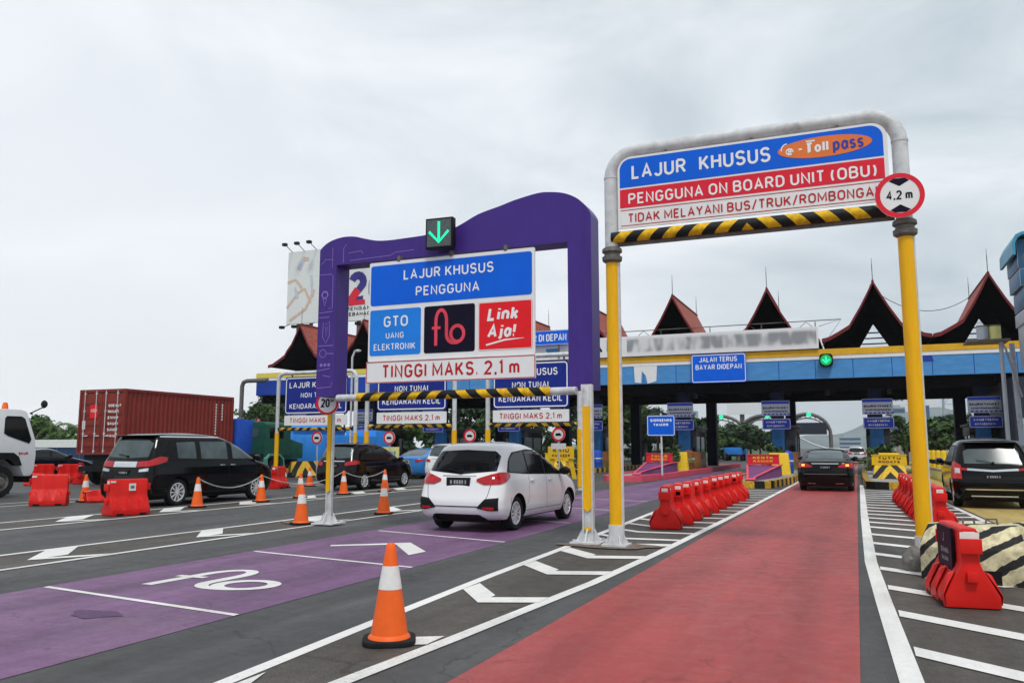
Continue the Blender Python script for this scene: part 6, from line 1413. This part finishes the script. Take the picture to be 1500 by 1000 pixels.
# yellow notice boards near the left lanes
def easel(label, px, py, Y, w_, h, mat_, txt):
    x, z = Q(px, py, Y); t = thing('notice_stand', label, 'notice board', (x, Y, 0))
    mb = MB(); mb.prismY(rrect(-w_, w_, z-h, z+h, .03), 0, .04); mb.build('panel', M[mat_], t)
    mb = MB(); mb.tube([(-w_*.8, .05, z-h+.05), (-w_*.9, .05, 0)], .02, 6); mb.cut(); mb.tube([(w_*.8, .05, z-h+.05), (w_*.9, .05, 0)], .02, 6); mb.build('leg', M['galv_dark'], t)
    mb = MB(); scribble(mb, -w_*.7, w_*.7, z+.1*h, z+.5*h, -.004, 7); mb.build('lettering', M['fascia_blue'], t)
easel('pale yellow notice board above the bonnet of the plum MPV', 572, 667, 31.5, .42, .38, 'pale_yellow', 'INFO')
yb_ = thing('barrier_board', 'yellow A-shaped barrier board with dark writing right of the white MPV windscreen', 'barrier', (*at(822, 701), 0), 0)
mb = MB(); mb.prismY([(-.66, .95), (.66, .95), (.66, 1.55), (-.66, 1.55)], -.03, .03); mb.build('board', M['yellow'], yb_)
mb = MB()
for s_ in (-1, 1): mb.cut(); mb.prismY([(s_*.66-.1, 0), (s_*.66+.1, 0), (s_*.45+.1, 1.0), (s_*.45-.1, 1.0)] if s_ > 0 else [(-.76, 0), (-.56, 0), (-.35, 1.0), (-.55, 1.0)], .031, .12)
mb.build('leg', M['yellow'], yb_)
mb = MB(); scribble(mb, -.4, .42, 1.26, 1.46, -.035, 5); scribble(mb, -.45, .47, 1.04, 1.18, -.035, 6); mb.build('lettering', M['booth_brown'], yb_)

# ================================================================= billboards
def billboard(label, x0, x1, z0, z1, Y, content=None, legs=(.3, .7), lamps=True, mat_='white'):
    t = thing('billboard', label, 'billboard', ((x0+x1)/2, Y, (z0+z1)/2)); hw, hh = (x1-x0)/2, (z1-z0)/2
    mb = MB(); mb.prismY([(-hw, -hh), (hw, -hh), (hw, hh), (-hw, hh)], 0, .3); mb.build('panel', M[mat_], t)
    mb = MB()
    for l_ in legs: mb.tube([(-hw+2*hw*l_, .5, hh*.8), (-hw+2*hw*l_, .5, -(z0+z1)/2)], .22, 10)
    mb.build('post', M['galv_dark'], t)
    if lamps:
        mb = MB()
        for k in range(3):
            x = -hw+2*hw*(.12+.38*k)
            for s_ in (-1, 1): mb.cut(); mb.tube([(x, 0, s_*hh), (x, -1.3, s_*(hh+.55))], .04, 6); mb.box(x-.25, x+.25, -1.6, -1.2, s_*(hh+.55)-.15, s_*(hh+.55)+.15)
        mb.build('flood_lamp', M['black'], t)
    if content: content(t, hw, hh)
    return t
def art_a(t, hw, hh):
    mb = MB()
    for pts, wd in (([(-hw, hh*.15), (-hw*.5, hh*.22), (-hw*.2, hh*.05), (0, -hh*.1)], .32), ([(-hw, -hh*.55), (-hw*.3, -hh*.15), (hw*.1, -hh*.05), (hw*.5, -hh*.45)], .28), ([(-hw*.1, hh*.8), (hw*.3, hh*.75)], .4), ([(-hw*.8, -hh*.9), (hw*.2, -hh*.6), (hw*.7, -hh*.1)], .3)):
        mb.cut(); v, f = ribbon(pts, wd); mb.add([(a, -.02-.003*len(mb.seg), b) for a, b in v], f)
    mb.build('swirl', pm('skin_art', (.72, .52, .42), .6, var=.2), t)
    mb = MB()
    for pts, wd in (([(-hw*.3, hh*.5), (-hw*.05, hh*.75)], .5), ([(hw*.5, hh*.3), (hw*.6, -hh*.3)], .3), ([(-hw*.5, 0), (-hw*.35, -hh*.3)], .3)):
        mb.cut(); v, f = ribbon(pts, wd); mb.add([(a, -.03, b) for a, b in v], f)
    mb.build('patch', pm('blue_art', (.55, .60, .70), .6, var=.2), t)
a0 = Q(423, 370, 75); a1 = Q(466, 472, 75)
billboard('pale billboard with tan and blue swirls left of the purple column', a0[0], a1[0], a1[1], a0[1], 75, art_a)
def art_b(t, hw, hh):
    mb = MB(); add_text(mb, 'JNE', -hw*.75, -hw*.05, hh*.72, hh*.95, -.02, weight=.04); add_text(mb, '26', hw*.0-hw*.75, hw*.85, -hh*.45, hh*.62, -.02, weight=.05); mb.build('blue_lettering', pm('bb_navy', (.05, .04, .25), .5), t)
    mb = MB(); v, f = ribbon([(-hw*.72, -hh*.42), (-hw*.35, hh*.02)], .9); mb.add([(a, -.03, b) for a, b in v], f); v, f = ribbon([(-hw*.72, -hh*.42), (-hw*.05, -hh*.40)], .5); mb.add([(a, -.035, b) for a, b in v], f); mb.cut(); v, f = ribbon([(-hw*.2, hh*.8), (hw*.1, hh*.86)], .4); mb.add([(a, -.03, b) for a, b in v], f); mb.build('red_stroke', M['signred'], t)
    mb = MB(); add_text(mb, 'MENGANTAR', -hw*.85, hw*.7, -hh*.66, -hh*.54, -.02, weight=.03); add_text(mb, 'KEBAHAGIAAN', -hw*.85, hw*.7, -hh*.84, -hh*.72, -.02, weight=.03); mb.build('black_lettering', M['ink'], t)
a0 = Q(503, 383, 70); a1 = Q(572, 466, 70)
billboard('white billboard with a big blue and red numeral beside the purple column', a0[0], a1[0], a1[1], a0[1], 70, art_b)
a0 = Q(1064, 581, 120); a1 = Q(1122, 606, 120)
billboard('blank white billboard seen under the canopy above the pink island', a0[0], a1[0], a1[1], a0[1], 120, None, legs=(.36, .40), lamps=False)
a0 = Q(1297, 574, 130); a1 = Q(1372, 592, 130)
def art_c(t, hw, hh): mb = MB(); add_text(mb, 'Endra', -hw*.95, -hw*.3, -.4*hh, .6*hh, -.02); mb.build('lettering', M['steel_blue'], t); mb = MB(); mb.prismY([(hw*.4, -hh*.1), (hw*.8, 0), (hw*.8, hh*.3), (hw*.4, hh*.2)], -.02, -.001); mb.build('red_mark', M['signred'], t)
billboard('white billboard with thin blue script behind the thick yellow post', a0[0], a1[0], a1[1], a0[1], 130, art_c, legs=(.5,), lamps=False)

# ================================================================= second plaza with arched roof, far buildings, tower
ar = thing('arched_plaza', 'dark arched steel canopies of the second plaza beyond the booths', 'toll plaza', (0, 115, 0))
for (pa, pb, ph) in ((1015, 1092, 609), (1083, 1160, 608), (1148, 1217, 606)):
    a = Q(pa, 640, 115)[0]; b = Q(pb, 640, 115)[0]; zc = Q((pa+pb)/2, ph, 115)[1]; hw = (b-a)/2; base = 3.2
    pts = [((a+b)/2-hw*math.cos(rad(t)), 0, base+(zc-base)*math.sin(rad(t))) for t in range(0, 181, 12)]
    mb = MB(); mb.tube(pts, .22, 8); mb.tube([(x, y, z-.55) for x, y, z in pts[2:-2]], .09, 6)
    for p in pts[2:-2]: mb.tube([p, (p[0]+.3, 0, p[2]-.55)], .05, 5)
    mb.tube([(a, 0, 0), (a, 0, base)], .25, 8); mb.tube([(b, 0, 0), (b, 0, base)], .25, 8)
    arc_ = mb.build('arch', M['galv_dark'], ar)
    V = [(p[0], yy, p[2]+.1) for yy in (.3, 9) for p in pts[1:9]]; mb = MB(); k = 8; mb.add(V, [(i, i+1, k+i+1, k+i) for i in range(k-1)]); mb.build('arch_roof', M['steel_blue'], ar)
    mb = MB(); mb.lathe([(.30, -.3), (.30, -.25)], 14, ((a+b)/2+hw*.12, 0, zc-.1), 'Y'); mb.build('signal_lamp', M['green_lamp'], arc_)
mb = MB()
for i in range(10): mb.box(Q(1150+i*6, 650, 112)[0], Q(1150+i*6, 650, 112)[0]+.4, -3, 2, 1.0+.1*i, 4.5)
mb = MB(); mb.box(Q(1158, 650, 115)[0], Q(1212, 650, 115)[0], -1, 1, 3.2, 4.7); mb.build('hall_band', M['booth'], ar)
mb = MB(); p = [(Q(a_, b_, 108)[0], -7, Q(a_, b_, 108)[1]) for a_, b_ in ((1172, 641), (1190, 650), (1212, 657), (1246, 658))]; mb.tube(p, .10, 8); mb.build('walkway_rail', M['galv'], ar)
def far_building(label, px0_, px1, pt, Y, mat_='build_far', fl=None):
    a, z = Q(px0_, pt, Y); b, _ = Q(px1, pt, Y); t = thing('office_tower', label, 'building', ((a+b)/2, Y, 0)); hw = (b-a)/2
    mb = MB(); mb.box(-hw, hw, 0, hw*1.4, 0, z); mb.build('wall', M[mat_], t)
    n = max(3, int(z/4)); mb = MB()
    for k in range(n): mb.box(-hw*.9, hw*.9, -.15, -.01, z*(k+.35)/n, z*(k+.8)/n)
    mb.build('window', M['glass_far'], t); mb = MB(); mb.box(-hw*.5, hw*.4, hw*.3, hw, z+.0, z+2.5); mb.build('roof_plant', M[mat_], t)
far_building('pale blue office tower left of the thick yellow post', 1303, 1326, 596, 420)
far_building('dark blue glass tower right of the thick yellow post', 1338, 1361, 594, 420, 'steel_blue')
far_building('low pale building in haze left of the yellow and black island', 1228, 1262, 640, 480)
far_building('far grey tower block above the trees under the canopy', 1000, 1020, 602, 520)
tw = thing('lattice_mast', 'thin steel lattice mast behind the trees on the right', 'mast', (*Q(1397, 640, 90)[:1], 90, 0))
mb = MB(); hw = .85; H_ = 9.4
for sx_ in (-1, 1):
    for sy_ in (-1, 1): mb.tube([(sx_*hw, sy_*hw, 0), (sx_*hw*.7, sy_*hw*.7, H_)], .06, 6)
for k in range(5):
    z = k*1.88; q = hw*(1-.3*z/H_); mb.tube([(-q, -q, z), (q, -q, z)], .04, 5); mb.tube([(-q, -q, z), (q, -q, z+1.88)], .03, 5); mb.tube([(q, q, z), (-q, q, z+1.88)], .03, 5)
mb.build('lattice', M['steel_pale'], tw)
for px, yy in ((1157, 130), (1410, 66)):
    x = Q(px, 600, yy)[0]; t = thing('lamp_post', 'thin street lamp post %s' % ('beyond the arched canopies' if px < 1200 else 'behind the black SUV'), 'lamp post', (x, yy, 0)); mb = MB(); mb.tube([(0, 0, 0), (0, 0, 9.6)], .09, 8); mb.tube([(0, 0, 9.6), (.3, 0, 10.1), (1.4, 0, 10.3)], .05, 6); mb.build('pole', M['galv'], t); mb = MB(); mb.box(1.2, 1.9, -.12, .12, 10.22, 10.36); mb.build('lamp_head', M['galv'], t)
# street lamp with white head behind the first portal
x, z = Q(532, 513, 33); t = thing('lamp_post', 'slim lamp post with a white head between the first two small portals', 'lamp post', (x-.6, 33, 0)); mb = MB(); mb.tube([(0, 0, 0), (0, 0, z-.3), (.15, 0, z)], .05, 8); mb.build('pole', M['galv'], t, smooth=True); mb = MB(); mb.lathe([(.01, -.08), (.10, -.04), (.12, .02), (.01, .06)], 12, (.25, 0, z)); mb.v = [(p[0]*1.6-.1, p[1], p[2]) for p in mb.v]; mb.build('lamp_head', M['white'], t, smooth=True)
# pole with a bent arm at the left end of the canopy
x, z = Q(355, 558, 49); t = thing('bent_post', 'grey pipe post with a bent arm meeting the left end of the canopy', 'post', (x, 49, 0)); mb = MB(); mb.tube([(0, 0, 0), (0, 0, z-.4), (.12, 0, z-.1), (.45, 0, z), (2.2, .2, z+.02)], .16, 12); mb.build('pipe', M['galv_dark'], t, smooth=True)
# ================================================================= structures at the right edge
def XZ(px, py, Y): return Q(px, py, Y)
TY = 24.0
x0 = XZ(1480, 400, TY)[0]+.28
tt = thing('panel_tower', 'blue and grey sheet-metal panel tower with a curved roof at the right edge', 'tower', (x0, TY, 0))
zs = [XZ(1485, p, TY)[1] for p in (540, 470, 448, 420, 400, 352)]
mb = MB(); mb.box(.05, 2.6, .05, 1.6, zs[0]+.1, zs[1], 0); mb.box(.0, 2.6, .0, 1.6, zs[1], zs[2]-.05, 0); mb.box(.0, 2.6, .02, 1.6, zs[2], zs[3], 1); mb.box(-.08, 2.6, .0, 1.6, zs[3]+.02, zs[4]+.1, 1); mb.box(-.1, 2.6, .0, 1.6, zs[4]+.12, zs[5], 1)
mb.build('wall_panel', [M['steel_pale'], M['steel_blue']], tt, bevel=.01)
mb = MB(); v = [(-.24, zs[5]-.42), (-.23, zs[5]-.1), (-.14, zs[5]+.10), (0, zs[5]+.16), (2.8, zs[5]+.24), (2.8, zs[5]+.18), (0, zs[5]+.08), (-.10, zs[5]+.02), (-.16, zs[5]-.12), (-.17, zs[5]-.42)]; mb.prismY(v[::-1], -.25, 1.8); mb.build('curved_roof', M['teal_roof'], tt)
mb = MB(); 
for xx in (1.3, 2.3): mb.box(xx-.12, xx+.12, .7, .94, 0, zs[0]+.12)
mb.build('leg', M['galv_dark'], tt)
mb = MB(); mb.tube([(.16, -.04, zs[0]), (.16, -.04, zs[5])], .03, 6); mb.box(.02, .10, -.01, .0, zs[4]+.25, zs[4]+.5); mb.build('conduit', M['galv_dark'], tt)
x0, z0 = XZ(1466, 500, 26); x1, z1 = XZ(1472, 645, 26)
fr = thing('pipe_stand', 'rusty white pipe stand carrying a tray with two cans at the right', 'stand', (x0, 26, 0))
mb = MB(); mb.tube([(0, 0, 0), (0, 0, z0)], .055, 8); mb.tube([(.45, .6, 0), (.35, .6, z0)], .07, 8); mb.tube([(.0, 0, z0), (.1, 0, z0-.2), (.5, .6, 2.9)], .03, 6); mb.box(.0, 3.0, .2, .4, 1.55, 1.68); mb.build('pipe', M['steel_pale'], fr)
mb = MB(); mb.box(-.85, .2, -.3, .7, z0, z0+.05); mb.build('tray', M['galv_dark'], fr)
for i, (xx, m_, nm) in enumerate(((-.42, 'steel_pale', 'pale blue paint can standing on the tray of the pipe stand'), (-.12, 'pale_yellow', 'yellowish paint can on the tray of the pipe stand'))):
    c = thing('can', nm, 'can', (x0+xx, 26.05, z0+.05)); mb = MB(); mb.lathe([(.15, 0), (.15, .40), (.13, .41)], 16); mb.build('can_body', M[m_], c, smooth=True); mb = MB(); mb.lathe([(.155, .38), (.155, .42), (.01, .42)], 16); mb.build('lid', M['galv_dark'], c)
# dark footbridge / office beyond the SUV
of = thing('toll_office', 'dark office block with pale blue door beside the last toll column', 'building', (9.6, 46.0, 0))
mb = MB(); mb.box(-2.6, 4.5, 0, 8, 0, 4.9); mb.build('wall', M['booth'], of)
mb = MB(); mb.box(-1.95, -.75, -.04, -.002, .1, 2.9); d_ = mb.build('door', M['fascia_blue'], of); mb = MB(); mb.box(-1.35, -1.0, -.08, -.04, 1.4, 1.5); mb.build('handle', M['galv_dark'], d_)
mb = MB(); mb.box(-2.5, -2.05, -.03, -.002, .1, 2.9); mb.build('side_panel', M['steel_pale'], of)
mb = MB(); mb.box(-.4, 3.5, -.05, -.002, 1.2, 2.9); mb.build('window', M['glass'], of)
br = thing('steel_bridge', 'dark steel walkway truss at the right edge above the SUV', 'walkway', (8.1, 33, 0))
mb = MB(); mb.box(0, 9, 0, 1.5, 2.2, 2.35); mb.tube([(0, 0, 4.3), (9, 0, 4.3)], .06, 6); mb.tube([(0, 0, 3.3), (9, 0, 3.3)], .04, 6)
for i in range(10): mb.tube([(i, 0, 2.3), (i, 0, 4.3)], .05, 6); mb.tube([(i, 0, 2.3), (i+.9, 0, 4.3)], .03, 6)
for i in (0.2, 8): mb.box(i, i+.3, .5, .8, 0, 2.2)
mb.build('truss', M['galv_dark'], br)
mb = MB(); mb.box(0, 9, -.03, .02, 1.95, 2.2); mb.build('edge_beam', M['steel_pale'], br)
# bollards along the far kerb on the right
kb = thing('kerb_wall', 'cream kerb wall along the far right roadside', 'wall', (5.4, 70, 0), rad(0)); a, b = at(1345, 692), at(1400, 708)
kb.location = (a[0], a[1], 0); kb.rotation_euler.z = math.atan2(b[1]-a[1], b[0]-a[0]); L_ = (Vector(b)-Vector(a)).length
mb = MB(); mb.box(-2, L_, -.2, .2, 0, .42); mb.build('wall', M['pale_yellow'], kb, bevel=.03)
mb = MB(); mb.box(-2, L_, -.22, .22, .42, .50); mb.build('coping', M['concrete'], kb)
d_ = (Vector(b)-Vector(a)).normalized()
for k in range(8):
    p = Vector(a)+d_*(L_*(k+.3)/8); bo = thing('bollard', '%s yellow bollard along the far kerb beyond the thick yellow post' % ORD[k], 'bollard', (p.x, p.y, .5), 0, 'yellow bollards on the far kerb')
    mb = MB(); mb.lathe([(.13, 0), (.13, .75), (.09, .85), (.01, .87)], 10); mb.build('post', M['yellow'], bo, smooth=True); mb = MB(); mb.lathe([(.135, .2), (.135, .4)], 10, cap=False); mb.build('black_band', M['black'], bo)
# navy wall with white coping behind the trucks
wl = thing('site_wall', 'dark blue site wall with a whitewashed top behind the white truck', 'wall', (-52, 44, 0), rad(0))
mb = MB(); mb.box(-30, 14, 0, .3, 0, 1.5); mb.build('panel', M['wall_navy'], wl); mb = MB()
for x in np.arange(-30, 14, 2.4): mb.cut(); mb.box(x, x+.08, -.04, -.002, 0, 1.5)
mb.build('rib', M['steel_blue'], wl)
mb = MB(); mb.box(-30, 14, -.06, .36, 1.5, 2.08); mb.build('white_top', M['concrete_white'] if 'concrete_white' in M else M['white'], wl)
fw2 = thing('roadside_wall', 'grey concrete wall below the trees on the right', 'wall', (3.6, 96, 0), rad(0)); mb = MB(); mb.box(0, 22, 0, .3, 0, 2.4); mb.build('panel', M['concrete'], fw2); mb = MB(); [(mb.cut(), mb.box(x, x+.25, -.08, -.002, 0, 2.6)) for x in np.arange(.2, 22, 3)]; mb.build('pier', M['concrete'], fw2)

for k, (px, py) in enumerate(((1212, 577), (1303, 578), (1020, 602))):
    x, z = Q(px, py, FY+.2); t = thing('security_camera', 'small dark camera hanging under the canopy edge %s' % ('over the red lane', 'left of the thick yellow post', 'over the purple lane')[k], 'camera', (x, FY+.2, 4.82), 0, 'cameras under the canopy edge')
    mb = MB(); mb.tube([(0, 0, 0), (0, 0, -.18)], .03, 6); mb.build('bracket', M['black'], t); mb = MB(); mb.box(-.10, .10, -.35, .12, -.34, -.18); mb.box(-.13, .13, -.42, .14, -.18, -.15); mb.build('housing', M['black'], t)
# ================================================================= plants
def crown_mesh(rx, ry, rz_, n, leaf, clumps, seed, base=0.0):
    rnd = random.Random(seed); V = []; F = []
    cl = []
    for i in range(clumps):
        t = rnd.uniform(0, 2*math.pi); u = rnd.uniform(-.75, 1); q = rnd.uniform(.25, .92)*math.sqrt(max(.05, 1-u*u*.8))
        cl.append(Vector((rx*q*math.cos(t), ry*q*math.sin(t), rz_*u*.85))+Vector((0, 0, base)))
    for i in range(n):
        c = rnd.choice(cl); s_ = rnd.uniform(.18, .42)*min(rx, rz_)
        d = Vector((rnd.gauss(0, 1), rnd.gauss(0, 1), rnd.gauss(0, .8))).normalized()*s_*rnd.random()**.4
        p = c+d; nn = (d.normalized()+Vector((rnd.gauss(0, .6), rnd.gauss(0, .6), .5))).normalized()
        a = nn.orthogonal().normalized(); b = nn.cross(a); t = rnd.uniform(0, 6.28); a, b = a*math.cos(t)+b*math.sin(t), b*math.cos(t)-a*math.sin(t)
        l = leaf*rnd.uniform(.6, 1.4); w_ = l*.42; k = len(V)
        V += [tuple(p-a*l), tuple(p+b*w_-nn*l*.1), tuple(p+a*l-nn*l*.25), tuple(p-b*w_-nn*l*.1)]; F.append((k, k+1, k+2, k+3))
    return V, F, cl
def tree(label, x, y, h, r, mat_, seed, n=2600, leaf=.22, group=None, name='broadleaf_tree'):
    t = thing(name, label, 'tree', (x, y, 0), 0, group)
    rz_ = h*.36; V, F, cl = crown_mesh(r, r, rz_, n, leaf, 26, seed, h-rz_)
    mb = MB(); mb.add(V, F); mb.build('crown', M[mat_], t)
    mb = MB(); mb.tube([(0, 0, 0), (.05, 0, h*.3), (0, .08, h*.55), (.1, .1, h*.75)], [.05*h*.55+.05, .03*h, .022*h, .012*h], 10)
    for c in cl[:9]: mb.tube([(0, .05, h*.42), tuple((Vector((0, 0, h*.45))+c)/2+Vector((0, 0, -.1))), tuple(c)], [.018*h, .012*h, .005*h], 6)
    mb.build('trunk', M['bark'], t, smooth=True); return t
def palm(label, x, y, h, L, seed, n=15, name='palm_tree', wid=.16, base=0, group=None):
    rnd = random.Random(seed); t = thing(name, label, 'tree' if h > 1.5 else 'plant', (x, y, base), 0, group)
    V = []; F = []
    for i in range(n):
        a = 2*math.pi*i/n+rnd.uniform(-.2, .2); el = rnd.uniform(.1, 1.15); d = Vector((math.cos(a), math.sin(a), 0)); pts = []
        for k in range(9):
            s_ = k/8; pts.append(Vector((0, 0, h))+d*L*s_*math.cos(el*.6)*(1)+Vector((0, 0, L*(math.sin(el)*s_*1.1-.85*s_*s_))))
        sd_ = Vector((-d.y, d.x, 0))
        for k in range(1, 9):
            p = pts[k]; q = pts[k-1]
            for e in (-1, 1):
                for j in range(2):
                    o_ = q.lerp(p, j/2); tip = o_+sd_*e*wid*L*.9*(1-abs(k/8-.45))+(p-q)*.9+Vector((0, 0, -.10*L)); k0 = len(V)
                    V += [tuple(o_), tuple(o_+(p-q)*.35), tuple(tip)]; F.append((k0, k0+1, k0+2))
    mb = MB(); mb.add(V, F); mb.build('frond', M['leaf2'], t)
    mb = MB(); mb.tube([(0, 0, 0), (.05, 0, h*.5), (0, 0, h)], [.12*h**.3, .10*h**.3, .09*h**.3], 8); mb.build('trunk', M['bark'], t, smooth=True); return t
# left background
POS = ['tallest, nearest the white truck cab', 'second from the white cab', 'third from the white cab', 'fourth from the white cab', 'next to the red container', 'far left behind the truck']
for i, (px, pt) in enumerate(((58, 611), (74, 613), (86, 618), (98, 622), (108, 628), (28, 612))):
    x, z = Q(px, pt, 56); (tree if i in (0, 3, 5) else palm)(*(('bushy tree above the site wall, '+POS[i], x, 56+i*.4, z+.2, 2.0, 'leaf', 30+i, 1600, .22, 'trees above the site wall') if i in (0, 3, 5) else ('palm above the site wall, '+POS[i], x, 56+i*.4, z-.9, 2.6, 30+i)))
x, z = Q(382, 598, 75); tree('round green tree showing above the blue trucks at the left canopy end', x, 75, z+.6, 3.2, 'leaf', 5, 2600, .25); x, z = Q(400, 602, 78); tree('second round tree just right of the one above the blue trucks', x, 78, z+.3, 2.6, 'leaf2', 6, 2000, .25)
# behind the canopy, left to right
far = [(-66, 82, 8.5), (-60, 80, 8.5), (-53, 84, 8.5), (-46, 78, 7.5), (-39.5, 82, 8), (-33, 79, 8), (-27, 83, 8.2), (-22, 80, 7.5)]
spots = [(905, 610, 84), (925, 606, 88), (945, 604, 92), (962, 606, 86), (985, 606, 92), (1000, 611, 86), (1060, 625, 100), (1078, 622, 104), (1098, 628, 98), (1112, 632, 96), (1040, 632, 96), (1362, 620, 78), (1378, 616, 82), (1396, 616, 76), (1416, 612, 80), (1340, 628, 84), (1325, 615, 78), (870, 606, 86)]
GT = 'trees beyond the toll canopy'
for i, (px, pt, Y) in enumerate(spots):
    x, z = Q(px, pt, Y); ref = 'left of the pink island' if px < 1000 else ('under the arched canopies' if px < 1150 else 'right of the thick yellow post' if px > 1345 else 'at the thick yellow post')
    o9 = ['first', 'second', 'third', 'fourth', 'fifth', 'sixth', 'seventh', 'eighth'][sum(1 for q in spots[:i] if (q[0] < 1000) == (px < 1000) and (q[0] < 1150) == (px < 1150) and (q[0] > 1345) == (px > 1345))]
    tree('%s dark green tree beyond the toll canopy %s' % (o9, ref), x, Y, z+.3, 2.6+(i % 3)*.5, ('leaf_dark', 'leaf', 'leaf_dark')[i % 3], 60+i, 2000, .27, GT)
for i, (x, y, h) in enumerate(far):
    tree('%s leafy tree behind the left toll lanes' % ORD[i], x, y, h*.92, 3.8, ('leaf_dark', 'leaf')[i % 2], 90+i, 4200, .36, 'trees behind the left toll lanes')
for (x, y, k) in leafy:
    w_ = NAMES[k]
    palm('bright green palm shrub on the island %s' % w_, x, y, .5, 1.35, 200+k, 14, 'palm_shrub', .22, .2, 'palm shrubs on the toll islands')
    t = thing('leafy_bush', 'dark leafy bush before the booth %s' % w_, 'plant', (x+.05, y-1.0, .2), 0, 'bushes on the toll islands')
    V, F, _ = crown_mesh(.75, .8, .7, 700, .12, 12, 300+k, .75); mb = MB(); mb.add(V, F); mb.build('foliage', M['leaf'], t); mb = MB(); mb.tube([(0, 0, 0), (0, 0, .7)], .05, 6); mb.build('stem', M['bark'], t)
V = []; F = []
for i in range(16):
    v, f, _ = crown_mesh(4.2, 2.5, 2.6, 420, .5, 14, 500+i, 2.4); k = len(V); V += [(p[0]-86+i*4.6, p[1]+96, max(.1, p[2])) for p in v]; F += [tuple(q+k for q in ff) for ff in f]
mb = MB(); mb.add(V, F); tag(mb.build('far_wood', M['leaf_dark']), kind='stuff')
# traffic beyond the canopy
x, y = at(1073, 676); box_truck('blue_pickup', 'light blue pickup truck beyond the dark booth under the arches', Q(1073, 655, 96)[0], 96, 0, 'box_blue', w_=1.0, h0=.7, h1=1.5, L=2.6, cabmat='box_blue')
sv['paint'] = 'car_silver'
build_car('silver_car', 'pale car far beyond the toll lane right of the black sedan', 'car', (Q(1250, 660, 85)[0]+.3, 85, 0), 0, sv)
# overhead wire between two roof peaks
mb = MB(); A = Vector((1.2, 53, 10.9)); B = Vector((6.9, 58, 10.9)); mb.tube([A.lerp(B, i/12)-Vector((0, 0, 1.1*4*(i/12)*(1-i/12))) for i in range(13)], .02, 5); tag(mb.build('overhead_wire', M['black']), 'thin sagging wire between the two right roof peaks', 'wire')

# ================================================================= air
mb = MB(); mb.box(-900, 1100, -120, 2300, -1, 140); hz = mb.build('haze', None, None); hz.data.materials.clear()
hm = bpy.data.materials.new('haze'); hm.use_nodes = True; hn = hm.node_tree; hn.nodes.clear(); ho = hn.nodes.new('ShaderNodeOutputMaterial'); hv = hn.nodes.new('ShaderNodeVolumePrincipled')
hv.inputs['Density'].default_value = .00022; hv.inputs['Color'].default_value = (.92, .95, 1, 1); hv.inputs['Anisotropy'].default_value = .2; hn.links.new(hv.outputs[0], ho.inputs['Volume'])
hz.data.materials.append(hm); tag(hz, kind='stuff')
